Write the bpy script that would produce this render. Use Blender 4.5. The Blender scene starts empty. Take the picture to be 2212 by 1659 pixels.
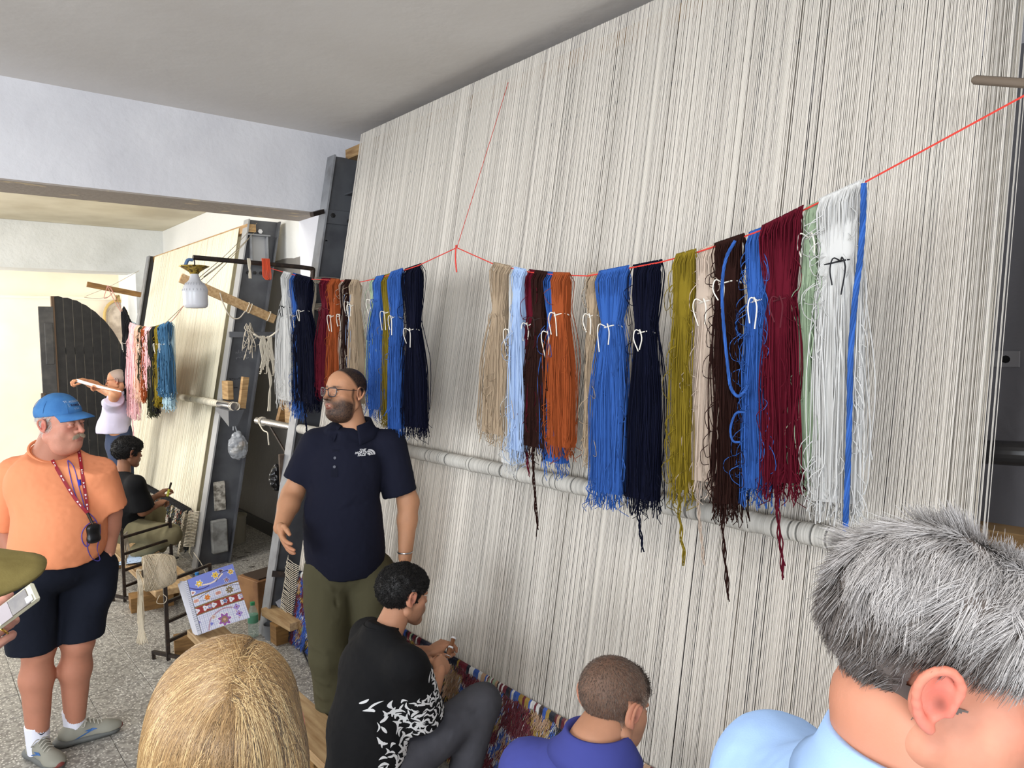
import bpy, bmesh, math, random
import numpy as np
from mathutils import Vector, Matrix
from mathutils.bvhtree import BVHTree
random.seed(7); RNG = np.random.default_rng(7)
C = bpy.context.scene.collection
PI = math.pi
# ------------------------------------------------------------------ camera
CAM = np.array([0., 0., 2.0]); FPX = 1556.5
_vz = np.array([-220 - 1106., 747 - 829.5, FPX]); _vx = np.array([2941 - 1106., 703 - 829.5, FPX])
Yd = _vz / np.linalg.norm(_vz); Xd = _vx - Yd * (_vx @ Yd); Xd /= np.linalg.norm(Xd); Zd = np.cross(Xd, Yd)
RW = np.array([Xd, Yd, Zd])            # world = RW @ cam(x right, y down, z forward)
def ray(x, y): return RW @ np.array([x - 1106., y - 829.5, FPX])
def onx(x, y, X): d = ray(x, y); return CAM + d * (X / d[0])
def ony(x, y, Y): d = ray(x, y); return CAM + d * (Y / d[1])
def onz(x, y, Z=0.): d = ray(x, y); return CAM + d * ((Z - CAM[2]) / d[2])
def dd(x, y, dep): return CAM + ray(x, y) * (dep / FPX)
WA, WB = 1.88, .188                    # the leaning warp plane: X = WA + WB * z
def onw(x, y, off=0.): d = ray(x, y); return CAM + d * ((WA + off + WB * CAM[2]) / (d[0] - WB * d[2]))
cam = bpy.data.cameras.new('camera'); camo = bpy.data.objects.new('camera', cam); C.objects.link(camo)
_m = Matrix(((RW[0][0], -RW[0][1], -RW[0][2], 0), (RW[1][0], -RW[1][1], -RW[1][2], 0), (RW[2][0], -RW[2][1], -RW[2][2], 2.0), (0, 0, 0, 1)))
camo.matrix_world = _m; cam.sensor_width = 36; cam.lens = 36 * FPX / 2212; cam.clip_start = .02
S = bpy.context.scene; S.camera = camo
S.view_settings.view_transform = 'Standard'; S.view_settings.look = 'None'; S.view_settings.gamma = 1
S.view_settings.exposure = -0.10; S.view_settings.use_curve_mapping = False
S.cycles.max_bounces = 7; S.cycles.diffuse_bounces = 4; S.cycles.glossy_bounces = 2; S.cycles.transmission_bounces = 4
S.cycles.sample_clamp_indirect = 6; S.cycles.caustics_reflective = False; S.cycles.caustics_refractive = False
w = bpy.data.worlds.new('world'); S.world = w; w.use_nodes = True
w.node_tree.nodes['Background'].inputs[0].default_value = (.72, .83, 1, 1); w.node_tree.nodes['Background'].inputs[1].default_value = 1.2
def area(name, loc, to, sx, sy, power, col):
    l = bpy.data.lights.new(name, 'AREA'); l.shape = 'RECTANGLE'; l.size = sx; l.size_y = sy; l.energy = power; l.color = col
    o = bpy.data.objects.new(name, l); C.objects.link(o); o.location = loc
    o.rotation_euler = (Vector(to) - Vector(loc)).to_track_quat('-Z', 'Y').to_euler(); return o
area('window_daylight', (-3.0, -3.6, 2.1), (1.6, 2.6, 1.3), 3.0, 2.0, 330, (.90, .95, 1))
area('side_window_daylight', (-3.9, 2.2, 2.1), (1, 2.6, 1.2), 2.4, 1.8, 145, (.88, .94, 1))
area('ceiling_tube_light', (-.6, .4, 3.38), (-.6, .4, 0), 1.2, .25, 42, (1, .98, .95))
area('back_room_tube_light', (.2, 5.9, 3.3), (1.4, 8.0, 1.2), 1.3, .2, 55, (1, .985, .96))
area('second_room_window', (-3.2, 8.6, 2.1), (2, 8.4, 1.5), 2.2, 1.8, 175, (1, .99, .97))
area('entrance_daylight', (-1.5, 12.8, 1.9), (2.5, 12.2, 1.6), 1.6, 2.2, 195, (1, .975, .94))
# ------------------------------------------------------------------ materials
def srgb(r, g, b):
    f = lambda c: (c / 255 / 12.92) if c / 255 <= .04045 else ((c / 255 + .055) / 1.055) ** 2.4
    return (f(r), f(g), f(b))
MATS = {}
def mat(name, rgb=None, rough=.7, metal=0., noise=None, bump=None, vcol=False, island=0., sheen=0., sss=0., spec=.5, trans=0., emit=None, coat=0.):
    """rgb in sRGB 0-255; noise=(rgb2, scale, [detail],[lo,hi],[stretch xyz]); bump=(scale, strength, dist)"""
    if name in MATS: return MATS[name]
    m = bpy.data.materials.new(name); m.use_nodes = True; nt = m.node_tree; n = nt.nodes; b = n['Principled BSDF']
    b.inputs['Roughness'].default_value = rough; b.inputs['Metallic'].default_value = metal
    b.inputs['Specular IOR Level'].default_value = spec
    if sheen: b.inputs['Sheen Weight'].default_value = sheen
    if coat: b.inputs['Coat Weight'].default_value = coat
    if trans: b.inputs['Transmission Weight'].default_value = trans
    if sss:
        b.inputs['Subsurface Weight'].default_value = sss; b.inputs['Subsurface Radius'].default_value = (1, .35, .2); b.inputs['Subsurface Scale'].default_value = .01
    out = None
    co = n.new('ShaderNodeTexCoord')
    if vcol:
        a = n.new('ShaderNodeAttribute'); a.attribute_name = 'Col'; out = a.outputs['Color']
    else:
        r = n.new('ShaderNodeRGB'); r.outputs[0].default_value = (*srgb(*rgb), 1); out = r.outputs[0]
    def mapped(stretch):
        mp = n.new('ShaderNodeMapping'); mp.inputs['Scale'].default_value = stretch; nt.links.new(co.outputs['Object'], mp.inputs[0]); return mp.outputs[0]
    if noise:
        no = n.new('ShaderNodeTexNoise'); no.inputs['Scale'].default_value = noise[1]; no.inputs['Detail'].default_value = noise[2] if len(noise) > 2 else 4
        nt.links.new(mapped(noise[4] if len(noise) > 4 else (1, 1, 1)), no.inputs['Vector'])
        cr = n.new('ShaderNodeMapRange'); lo, hi = noise[3] if len(noise) > 3 else (.4, .65)
        cr.inputs[1].default_value = lo; cr.inputs[2].default_value = hi; nt.links.new(no.outputs[0], cr.inputs[0])
        mx = n.new('ShaderNodeMix'); mx.data_type = 'RGBA'; nt.links.new(cr.outputs[0], mx.inputs[0]); nt.links.new(out, mx.inputs[6])
        mx.inputs[7].default_value = (*srgb(*noise[0]), 1); out = mx.outputs[2]
    if island:
        g = n.new('ShaderNodeNewGeometry'); mr = n.new('ShaderNodeMapRange'); mr.inputs[3].default_value = 1 - island; mr.inputs[4].default_value = 1 + island * .6
        nt.links.new(g.outputs['Random Per Island'], mr.inputs[0])
        mx = n.new('ShaderNodeMix'); mx.data_type = 'RGBA'; mx.blend_type = 'MULTIPLY'; mx.inputs[0].default_value = 1
        nt.links.new(out, mx.inputs[6]); nt.links.new(mr.outputs[0], mx.inputs[7]); out = mx.outputs[2]
    nt.links.new(out, b.inputs['Base Color'])
    if emit: nt.links.new(out, b.inputs['Emission Color']); b.inputs['Emission Strength'].default_value = emit
    if bump:
        no = n.new('ShaderNodeTexNoise'); no.inputs['Scale'].default_value = bump[0]; no.inputs['Detail'].default_value = 5
        nt.links.new(mapped(bump[3] if len(bump) > 3 else (1, 1, 1)), no.inputs['Vector'])
        bp = n.new('ShaderNodeBump'); bp.inputs['Strength'].default_value = bump[1]; bp.inputs['Distance'].default_value = bump[2]
        nt.links.new(no.outputs[0], bp.inputs['Height']); nt.links.new(bp.outputs[0], b.inputs['Normal'])
    MATS[name] = m; return m
# ------------------------------------------------------------------ mesh helpers
def mesh_obj(name, V, F, m=None, parent=None, smooth=False, col=None, kind=None):
    me = bpy.data.meshes.new(name)
    V = np.asarray(V, dtype=np.float32).reshape(-1, 3)
    if isinstance(F, np.ndarray):
        k = F.shape[1]; nf = F.shape[0]
        me.vertices.add(len(V)); me.vertices.foreach_set('co', V.ravel())
        me.loops.add(nf * k); me.loops.foreach_set('vertex_index', F.astype(np.int32).ravel())
        me.polygons.add(nf); me.polygons.foreach_set('loop_start', np.arange(0, nf * k, k, dtype=np.int32))
        me.update(calc_edges=True)
    else:
        me.from_pydata(V.tolist(), [], F)
    me.validate()
    if smooth: me.polygons.foreach_set('use_smooth', np.ones(len(me.polygons), dtype=bool))
    if col is not None:
        a = me.color_attributes.new('Col', 'FLOAT_COLOR', 'POINT')
        cc = np.ones((len(V), 4), dtype=np.float32); cc[:, :3] = col; a.data.foreach_set('color', cc.ravel())
    if m is not None: me.materials.append(m)
    o = bpy.data.objects.new(name, me); C.objects.link(o)
    if parent is not None: o.parent = parent
    if kind: o['kind'] = kind
    return o
class MB:
    """collects verts and faces of boxes, tubes, lathes into one mesh"""
    def __init__(s): s.V = []; s.F = []; s.n = 0
    def add(s, V, F):
        V = np.asarray(V, float); s.V.append(V); s.F += [tuple(int(i) + s.n for i in f) for f in F]; s.n += len(V); return s
    def hexa(s, P):  # 8 points, bottom 4 then top 4 (ccw)
        return s.add(P, [(3, 2, 1, 0), (4, 5, 6, 7), (0, 1, 5, 4), (1, 2, 6, 5), (2, 3, 7, 6), (3, 0, 4, 7)])
    def box(s, c, d, rz=0., bevel=0.):
        hx, hy, hz = d[0] / 2, d[1] / 2, d[2] / 2
        if bevel <= 0:
            P = np.array([(-hx, -hy, -hz), (hx, -hy, -hz), (hx, hy, -hz), (-hx, hy, -hz), (-hx, -hy, hz), (hx, -hy, hz), (hx, hy, hz), (-hx, hy, hz)])
            F = [(3, 2, 1, 0), (4, 5, 6, 7), (0, 1, 5, 4), (1, 2, 6, 5), (2, 3, 7, 6), (3, 0, 4, 7)]
        else:
            bm = bmesh.new(); bmesh.ops.create_cube(bm, size=1); bmesh.ops.scale(bm, vec=d, verts=bm.verts)
            bmesh.ops.bevel(bm, geom=bm.edges[:], offset=bevel, segments=1, affect='EDGES')
            bm.verts.index_update(); P = np.array([v.co[:] for v in bm.verts]); F = [tuple(v.index for v in f.verts) for f in bm.faces]; bm.free()
        c_, s_ = math.cos(rz), math.sin(rz); R = np.array([[c_, -s_, 0], [s_, c_, 0], [0, 0, 1]])
        return s.add(P @ R.T + np.array(c), F)
    def beam(s, a, b, wx, wz, up=(0, 0, 1)):
        """rectangular bar from a to b; wx along the sideways axis, wz along up"""
        a = np.array(a, float); b = np.array(b, float); t = (b - a) / np.linalg.norm(b - a); u = np.array(up, float)
        sd = np.cross(t, u); sd /= np.linalg.norm(sd); u = np.cross(sd, t)
        P = [p + i * sd * wx / 2 + j * u * wz / 2 for p in (a, b) for i, j in ((-1, -1), (1, -1), (1, 1), (-1, 1))]
        return s.hexa(P)
    def tube(s, pts, r, n=8, caps=True):
        V, F = tube(pts, r, n, caps); return s.add(V, F)
    def lathe(s, prof, n=24, M=None):
        V = []; F = []
        for r, z in prof:
            for i in range(n): a = 2 * PI * i / n; V.append((r * math.cos(a), r * math.sin(a), z))
        for k in range(len(prof) - 1):
            for i in range(n): j = (i + 1) % n; F.append((k * n + i, k * n + j, (k + 1) * n + j, (k + 1) * n + i))
        F.append(tuple(range(n - 1, -1, -1))); F.append(tuple((len(prof) - 1) * n + i for i in range(n)))
        V = np.array(V)
        if M is not None: V = V @ np.array(M)[:3, :3].T + np.array(M)[:3, 3]
        return s.add(V, F)
    def build(s, name, m, parent=None, smooth=False, kind=None):
        o = mesh_obj(name, np.concatenate(s.V), s.F, m, parent, smooth, kind=kind)
        if smooth:
            try: o.data.set_sharp_from_angle(angle=math.radians(42))
            except Exception: pass
        return o
def tube(pts, r, n=8, caps=True):
    pts = np.asarray(pts, float); k = len(pts); r = np.broadcast_to(np.asarray(r, float), (k,))
    T = np.gradient(pts, axis=0); T /= np.linalg.norm(T, axis=1)[:, None] + 1e-9
    ref = np.array([0, 0, 1.]) if abs(T[0][2]) < .9 else np.array([1., 0, 0]); V = []
    u = np.cross(T[0], ref); u /= np.linalg.norm(u)
    for i in range(k):
        u = u - T[i] * (u @ T[i]); u /= np.linalg.norm(u) + 1e-9; v = np.cross(T[i], u)
        for j in range(n): a = 2 * PI * j / n; V.append(pts[i] + r[i] * (math.cos(a) * u + math.sin(a) * v))
    F = [(i * n + j, i * n + (j + 1) % n, (i + 1) * n + (j + 1) % n, (i + 1) * n + j) for i in range(k - 1) for j in range(n)]
    if caps: F += [tuple(range(n - 1, -1, -1)), tuple((k - 1) * n + j for j in range(n))]
    return np.array(V), F
def strands(P, r, n=3):
    """P (S,K,3) polylines -> triangular tubes, quads; r scalar or (S,K)"""
    S_, K = P.shape[:2]; r = np.broadcast_to(np.asarray(r, float), (S_, K))
    T = np.gradient(P, axis=1); T /= np.linalg.norm(T, axis=2, keepdims=True) + 1e-9
    ref = np.zeros_like(T); m = np.abs(T[..., 2]) < .8; ref[m] = (0, 0, 1); ref[~m] = (1, 0, 0)
    ref[:] = ref[:, :1]
    u = np.cross(T, ref); u /= np.linalg.norm(u, axis=2, keepdims=True) + 1e-9; v = np.cross(T, u)
    a = np.arange(n) * 2 * PI / n
    V = P[:, :, None, :] + r[:, :, None, None] * (np.cos(a)[None, None, :, None] * u[:, :, None, :] + np.sin(a)[None, None, :, None] * v[:, :, None, :])
    V = V.reshape(-1, 3)
    s, k, j = np.meshgrid(np.arange(S_), np.arange(K - 1), np.arange(n), indexing='ij'); j2 = (j + 1) % n
    b = (s * K + k) * n; F = np.stack([b + j, b + j2, b + n + j2, b + n + j], -1).reshape(-1, 4)
    return V, F
def smoothcurve(pts, n):
    """Catmull-Rom resample"""
    p = np.asarray(pts, float)
    if len(p) < 3: return p[0] + (p[-1] - p[0]) * np.linspace(0, 1, n)[:, None]
    p = np.vstack([2 * p[0] - p[1], p, 2 * p[-1] - p[-2]]); m = len(p) - 3; t = np.linspace(0, m - 1e-6, n); i = t.astype(int); t = (t - i)[:, None]
    a, b, c, d = p[i], p[i + 1], p[i + 2], p[i + 3]
    return .5 * ((2 * b) + (-a + c) * t + (2 * a - 5 * b + 4 * c - d) * t * t + (-a + 3 * b - 3 * c + d) * t ** 3)
def thing(name, label, cat, loc=(0, 0, 0), rz=0., group=None):
    o = bpy.data.objects.new(name, None); C.objects.link(o); o.location = loc; o.rotation_euler = (0, 0, rz)
    o.empty_display_size = .1; o['label'] = label; o['category'] = cat
    if group: o['group'] = group
    return o
def tag(o, label, cat, group=None, kind=None):
    o['label'] = label; o['category'] = cat
    if group: o['group'] = group
    if kind: o['kind'] = kind
    return o
def struct(o, label=None):
    o['kind'] = 'structure'
    if label: o['label'] = label
    return o
def vnoise(P, scale=1., seed=0):
    """value noise in [-1,1] on points (N,3)"""
    P = np.asarray(P, float) * scale + seed * 17.31; i = np.floor(P).astype(np.int64); f = P - i; f = f * f * (3 - 2 * f)
    def h(a, b, c):
        x = (a * 73856093) ^ (b * 19349663) ^ (c * 83492791) ^ (seed * 2654435); x = (x ^ (x >> 13)) * 1274126177; x = x ^ (x >> 16)
        return (x & 0xffff) / 32767.5 - 1
    o = 0
    for dx in (0, 1):
        for dy in (0, 1):
            for dz in (0, 1):
                o = o + h(i[:, 0] + dx, i[:, 1] + dy, i[:, 2] + dz) * (f[:, 0] if dx else 1 - f[:, 0]) * (f[:, 1] if dy else 1 - f[:, 1]) * (f[:, 2] if dz else 1 - f[:, 2])
    return o
def lin(c): return np.array(srgb(*c))
WOOD = mat('bare_wood', (186, 152, 105), .65, noise=((140, 104, 62), 6, 6, (.35, .7), (1, 1, 9)), bump=(40, .25, .003, (1, 1, 6)))
WOODX = mat('bare_plank', (190, 160, 118), .65, noise=((150, 116, 76), 5, 6, (.35, .7), (9, 1, 9)), bump=(40, .25, .003))
WOODD = mat('brown_old_wood', (150, 112, 62), .7, noise=((105, 74, 38), 7, 6, (.35, .7), (1, 1, 6)), bump=(40, .3, .003))
STEEL = mat('grey_painted_steel', (92, 94, 98), .5, noise=((78, 79, 84), 7, 5), bump=(60, .1, .002))
STEELL = mat('light_grey_painted_steel', (140, 142, 146), .45, noise=((112, 112, 114), 9, 5, (.45, .75)))
IRON = mat('dark_iron', (52, 44, 40), .5, .5, noise=((78, 62, 50), 30, 4, (.5, .7)))
CHROME = mat('brushed_steel', (190, 190, 192), .25, .95)
BLACK = mat('black_paint', (24, 23, 23), .45, noise=((38, 36, 35), 12, 5))
COTTON = mat('cotton_cord', (222, 212, 192), .9, island=.12)
WHITE = mat('white_plastic', (232, 232, 234), .4)
# ------------------------------------------------------------------ the room
XW = 2.82; HC = 3.504
def painted_wall(name, z0, lo, hi):
    """white limewash above a hand-painted edge at z0, grey gloss paint below"""
    m = mat(name, hi, .85, bump=(25, .35, .012)); nt = m.node_tree; n = nt.nodes; b = n['Principled BSDF']
    g = n.new('ShaderNodeNewGeometry'); sx = n.new('ShaderNodeSeparateXYZ'); nt.links.new(g.outputs['Position'], sx.inputs[0])
    no = n.new('ShaderNodeTexNoise'); no.inputs['Scale'].default_value = 3; nt.links.new(g.outputs['Position'], no.inputs['Vector'])
    ma = n.new('ShaderNodeMath'); ma.operation = 'MULTIPLY_ADD'; ma.inputs[1].default_value = .06; ma.inputs[2].default_value = z0 - .03
    nt.links.new(no.outputs[0], ma.inputs[0]); lt = n.new('ShaderNodeMath'); lt.operation = 'LESS_THAN'
    nt.links.new(sx.outputs[2], lt.inputs[0]); nt.links.new(ma.outputs[0], lt.inputs[1])
    no2 = n.new('ShaderNodeTexNoise'); no2.inputs['Scale'].default_value = 2.2; no2.inputs['Detail'].default_value = 6
    mr = n.new('ShaderNodeMix'); mr.data_type = 'RGBA'; mr.inputs[6].default_value = (*srgb(*lo), 1); mr.inputs[7].default_value = (*srgb(lo[0] - 16, lo[1] - 16, lo[2] - 14), 1); nt.links.new(no2.outputs[0], mr.inputs[0])
    mx = n.new('ShaderNodeMix'); mx.data_type = 'RGBA'; nt.links.new(lt.outputs[0], mx.inputs[0]); mx.inputs[6].default_value = (*srgb(*hi), 1); nt.links.new(mr.outputs[2], mx.inputs[7])
    nt.links.new(mx.outputs[2], b.inputs['Base Color'])
    r = n.new('ShaderNodeMath'); r.operation = 'MULTIPLY_ADD'; r.inputs[1].default_value = -.4; r.inputs[2].default_value = .85; nt.links.new(lt.outputs[0], r.inputs[0]); nt.links.new(r.outputs[0], b.inputs['Roughness'])
    return m
PLASTER = mat('lilac_white_limewash', (230, 229, 232), .9, noise=((216, 215, 219), 2.5, 7, (.35, .7)), bump=(20, .35, .012))
PLASTER2 = mat('warm_white_limewash', (230, 232, 231), .9, noise=((214, 216, 214), 2.2, 7, (.4, .7)), bump=(22, .5, .015))
CREAM = mat('cream_paint', (248, 240, 226), .8, noise=((240, 231, 214), 1.2, 4))
CEIL = mat('grey_ceiling_plaster', (222, 218, 214), .95, noise=((213, 208, 203), 1.1, 8, (.4, .68)), bump=(12, .18, .012))
CEIL2 = mat('warm_ceiling_plaster', (226, 218, 196), .95, noise=((206, 196, 172), 1.6, 7, (.4, .65)))
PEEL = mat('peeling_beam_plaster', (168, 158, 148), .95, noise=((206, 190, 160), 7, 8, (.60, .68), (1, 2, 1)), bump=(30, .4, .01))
def slab(name, x0, x1, y0, y1, z0, z1, m, parent=None):
    return MB().box(((x0 + x1) / 2, (y0 + y1) / 2, (z0 + z1) / 2), (x1 - x0, y1 - y0, z1 - z0)).build(name, m, parent)
TZ = mat('terrazzo', (172, 168, 160), .42, noise=((128, 124, 118), 55, 3, (.42, .6)), spec=.4)
def terrazzo():
    nt = TZ.node_tree; n = nt.nodes; b = n['Principled BSDF']; src = b.inputs['Base Color'].links[0].from_socket
    g = n.new('ShaderNodeNewGeometry'); vo = n.new('ShaderNodeTexVoronoi'); vo.inputs['Scale'].default_value = 75; nt.links.new(g.outputs['Position'], vo.inputs['Vector'])
    lt = n.new('ShaderNodeMath'); lt.operation = 'LESS_THAN'; lt.inputs[1].default_value = .36; nt.links.new(vo.outputs['Distance'], lt.inputs[0])
    sp = n.new('ShaderNodeSeparateColor'); nt.links.new(vo.outputs['Color'], sp.inputs[0])
    gt = n.new('ShaderNodeMath'); gt.operation = 'GREATER_THAN'; gt.inputs[1].default_value = .45; nt.links.new(sp.outputs[0], gt.inputs[0])
    mu = n.new('ShaderNodeMath'); mu.operation = 'MULTIPLY'; nt.links.new(lt.outputs[0], mu.inputs[0]); nt.links.new(gt.outputs[0], mu.inputs[1])
    mx = n.new('ShaderNodeMix'); mx.data_type = 'RGBA'; nt.links.new(mu.outputs[0], mx.inputs[0]); nt.links.new(src, mx.inputs[6]); mx.inputs[7].default_value = (*srgb(222, 219, 210), 1)
    oi = n.new('ShaderNodeObjectInfo'); mr = n.new('ShaderNodeMapRange'); mr.inputs[3].default_value = .9; mr.inputs[4].default_value = 1.05; nt.links.new(oi.outputs['Random'], mr.inputs[0])
    m2 = n.new('ShaderNodeMix'); m2.data_type = 'RGBA'; m2.blend_type = 'MULTIPLY'; m2.inputs[0].default_value = 1; nt.links.new(mx.outputs[2], m2.inputs[6]); nt.links.new(mr.outputs[0], m2.inputs[7])
    nt.links.new(m2.outputs[2], b.inputs['Base Color'])
terrazzo()
GROUT = mat('grout', (120, 114, 104), .9)
floor = struct(slab('floor', -4.6, 3.0, -4.6, 14, -.12, -.004, GROUT))
def tile_mesh():
    bm = bmesh.new(); bmesh.ops.create_cube(bm, size=1); bmesh.ops.scale(bm, vec=(.2975, .2975, .012), verts=bm.verts)
    top = [e for e in bm.edges if all(v.co.z > 0 for v in e.verts)]; bmesh.ops.bevel(bm, geom=top, offset=.0015, segments=1, affect='EDGES')
    me = bpy.data.meshes.new('tile'); bm.to_mesh(me); bm.free(); me.materials.append(TZ); return me
TM = tile_mesh(); near = []; far = MB()
for i in range(-17, 9):
    for j in range(-31, 30):
        x, y = .57 + .3 * i, 4.75 + .3 * j
        if x > 2.86 or x < -4.5 or y > 13.8: continue
        c = RW.T @ (np.array([x, y, 0]) - CAM); vis = c[2] > .5 and -40 < 1106 + FPX * c[0] / c[2] < 2250 and 829 + FPX * c[1] / c[2] < 1700
        near.append((0 if vis else 50, c[2], x, y))
near.sort()
for k, (v_, d_, x, y) in enumerate(near):
    if k < 295:
        o = bpy.data.objects.new('tile', TM); C.objects.link(o); o.parent = floor; o.location = (x, y, -.006 + .0006 * math.sin(k * 2.3))
    else:
        a = .14875; far.add([(x - a, y - a, -.004), (x + a, y - a, -.004), (x + a, y + a, -.004), (x - a, y + a, -.004), (x - a, y - a, 0), (x + a, y - a, 0), (x + a, y + a, 0), (x - a, y + a, 0)], [(4, 5, 6, 7), (0, 1, 5, 4), (1, 2, 6, 5), (2, 3, 7, 6), (3, 0, 4, 7)])
far.build('tile_field', TZ, floor, kind='stuff')
struct(slab('ceiling', -4.6, 3.0, -4.6, 5.4, HC, HC + .15, CEIL))
struct(slab('ceiling_back_room', -4.6, 3.0, 5.0, 10.9, HC + .002, HC + .15, CEIL2))
struct(slab('ceiling_entrance', -4.6, 3.0, 10.9, 14, 3.3, 3.5, CREAM))
GW = painted_wall('grey_and_white_wall_paint', 2.92, (138, 136, 140), (214, 212, 218))
GW2 = painted_wall('grey_and_white_wall_paint_back', 2.76, (140, 136, 130), (232, 232, 228))
wr = struct(slab('wall_right', XW, XW + .2, -4.6, 5.2, 0, HC, GW))
struct(slab('wall_right_back_room', XW, XW + .2, 5.2, 10.9, 0, HC, GW2))
struct(slab('wall_right_entrance', XW + .001, XW + .2, 10.9, 14, 0, HC, CREAM))
struct(slab('wall_back', -4.6, 3.0, 13.3, 13.5, 0, HC, CREAM))
t = struct(slab('trim_1', -4.6, 2.82, 13.24, 13.3, 2.70, 2.74, CREAM))
# left side and rear: walls with window openings
def wall_open(name, axis, pos, a0, a1, op, m):
    o0, o1, z0, z1 = op; b = MB()
    for (u0, u1, w0, w1) in ((a0, o0, 0, HC), (o1, a1, 0, HC), (o0, o1, 0, z0), (o0, o1, z1, HC)):
        if axis == 'x': b.box((pos, (u0 + u1) / 2, (w0 + w1) / 2), (.2, u1 - u0, w1 - w0))
        else: b.box(((u0 + u1) / 2, pos, (w0 + w1) / 2), (u1 - u0, .2, w1 - w0))
    return struct(b.build(name, m))
wall_open('wall_left', 'x', -4.5, -4.6, 5.2, (1.0, 3.4, 1.1, 3.0), PLASTER)
wall_open('wall_left_back_room', 'x', -4.5, 5.2, 14, (7.4, 9.8, 1.1, 3.0), PLASTER2)
wall_open('wall_front', 'y', -4.5, -4.6, 3.0, (-4.2, -1.2, 1.0, 3.0), PLASTER)
# beams across the room and their piers
bm1 = struct(slab('trim_2', -4.6, XW, 5.0, 5.4, 2.935, HC, PLASTER), 'deep plastered beam across the ceiling')
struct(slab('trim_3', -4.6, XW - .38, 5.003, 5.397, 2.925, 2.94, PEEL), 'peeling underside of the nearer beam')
struct(slab('trim_4', -4.6, XW, 10.62, 11.1, 2.93, HC, PLASTER2), 'plastered beam before the entrance')
PIER = painted_wall('pier_paint', 2.38, (132, 130, 130), (224, 224, 230))
struct(slab('wall_pier', 2.43, XW, 5.0, 5.4, 0, 2.936, PIER), 'white pier under the nearer beam')
struct(slab('wall_pier_entrance', 2.46, XW, 10.62, 11.1, 0, 2.931, PLASTER2), 'pale pier beside the entrance')
SK = mat('dark_skirting', (52, 48, 46), .4)
struct(slab('baseboard_right', XW - .02, XW, 5.4, 10.6, 0, .13, SK))
struct(slab('baseboard_near', XW - .02, XW, -4.4, 5.0, 0, .13, SK))
# patched bolt holes on the grey wall at the right
ph = thing('wall_patch', 'filled patch with two bolt holes on the grey wall', 'wall patch', tuple(onx(2140, 775, XW)))
p0 = onx(2140, 775, XW)
P_ = mat('filler', (158, 156, 158), .8); HOLE = mat('hole_black', (14, 12, 12), .9)
MB().box((-.004, 0, 0), (.006, .17, .055), bevel=.002).build('filler_strip', P_, ph)
for px in (2109, 2174):
    q = onx(px, 776, XW) - p0
    M = Matrix.Translation((-.009, q[1], q[2])) @ Matrix.Rotation(PI / 2, 4, 'Y')
    MB().lathe([(.006, 0), (.013, 0), (.013, .003), (.006, .003)], 10, M).build('hole_ring', HOLE, ph)
sm = onx(2135, 440, XW)
b = MB()
for k in range(26):
    a = RNG.uniform(0, 2 * PI); r = RNG.uniform(0, .055); c_ = sm + np.array([-.002, r * math.cos(a), r * math.sin(a) * .8]); b.box(c_, (.006, RNG.uniform(.01, .03), RNG.uniform(.008, .02)), 0)
tag(b.build('plaster_repair', mat('fresh_plaster', (176, 174, 178), .9)), 'rough dab of pale plaster high on the grey wall', 'plaster repair')
# black arched door leaves
YD = 11.3
dl = struct(thing('door_1', 'black planked door leaf with a quarter-round top', 'door', tuple(ony(115, 1010, YD) * np.array([1, 1, 0]))))
base = np.array(dl.location)
arc = [(115, 640), (150, 645), (175, 655), (200, 670), (225, 692), (245, 716), (260, 742), (274, 778)]
AX = [ony(x, y, YD)[0] for x, y in arc]; AZ = [ony(x, y, YD)[2] for x, y in arc]
npk = 9; xs = np.linspace(AX[0], AX[-1] + .12, npk + 1)
for k in range(npk):
    xa, xb = xs[k] + .003, xs[k + 1] - .003; za, zb = np.interp(xa, AX, AZ), np.interp(xb, AX, AZ)
    zm = (za + zb) / 2 + .012
    P = [(xa, -.02, .02), (xb, -.02, .02), (xb, .02, .02), (xa, .02, .02)]; xm = (xa + xb) / 2
    V = [(xa, -.02, .02), (xm, -.02, .02), (xb, -.02, .02), (xb, -.02, zb), (xm, -.02, zm), (xa, -.02, za)]
    V = V + [(x, .02, z) for x, y, z in V]
    V = np.array(V) - np.array([base[0], 0, 0]); F = [(0, 1, 2, 3, 4, 5)[::1], (11, 10, 9, 8, 7, 6)] + [(i, i + 6, (i + 1) % 6 + 6, (i + 1) % 6) for i in range(6)]
    mesh_obj('plank', V, F, BLACK, dl)
MB().box((AX[0] - base[0] - .015, -.01, AZ[0] / 2), (.035, .07, AZ[0])).build('door_edge', mat('brown_edge', (92, 70, 50), .6), dl)
MB().tube([(.1, -.03, 1.3), (.1, -.06, 1.3), (.1, -.06, 1.15), (.1, -.03, 1.15)], .008, 6).build('door_handle', IRON, dl)
for q_, zz in ((225, .9), (225, 1.9)): MB().box((AX[0] + .25 - base[0], .035, zz), (.5, .03, .09)).build('cross_batten', BLACK, dl)
d2 = struct(thing('door_2', 'narrow black door leaf with bolt and lock', 'door', tuple(ony(82, 1010, YD) * np.array([1, 1, 0]))))
b2 = np.array(d2.location); xa, xb = ony(81, 662, YD)[0] - b2[0], ony(113, 662, YD)[0] - b2[0]
BG = mat('worn_black_paint', (62, 61, 62), .4, noise=((84, 82, 80), 8, 6, (.45, .7)))
MB().box(((xa + xb) / 2, -.03, 1.25), (xb - xa, .04, 2.48), bevel=.004).build('leaf', BG, d2)
MB().box(((xa + xb) / 2 + .02, -.055, 2.0), (.1, .02, .55), bevel=.008).build('raised_panel', BG, d2)
MB().tube([(.05, -.07, 1.16), (.16, -.07, 1.16)], .008, 6).tube([(.16, -.07, 1.16), (.17, -.1, 1.11)], .006, 6).build('bolt', CHROME, d2)
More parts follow.
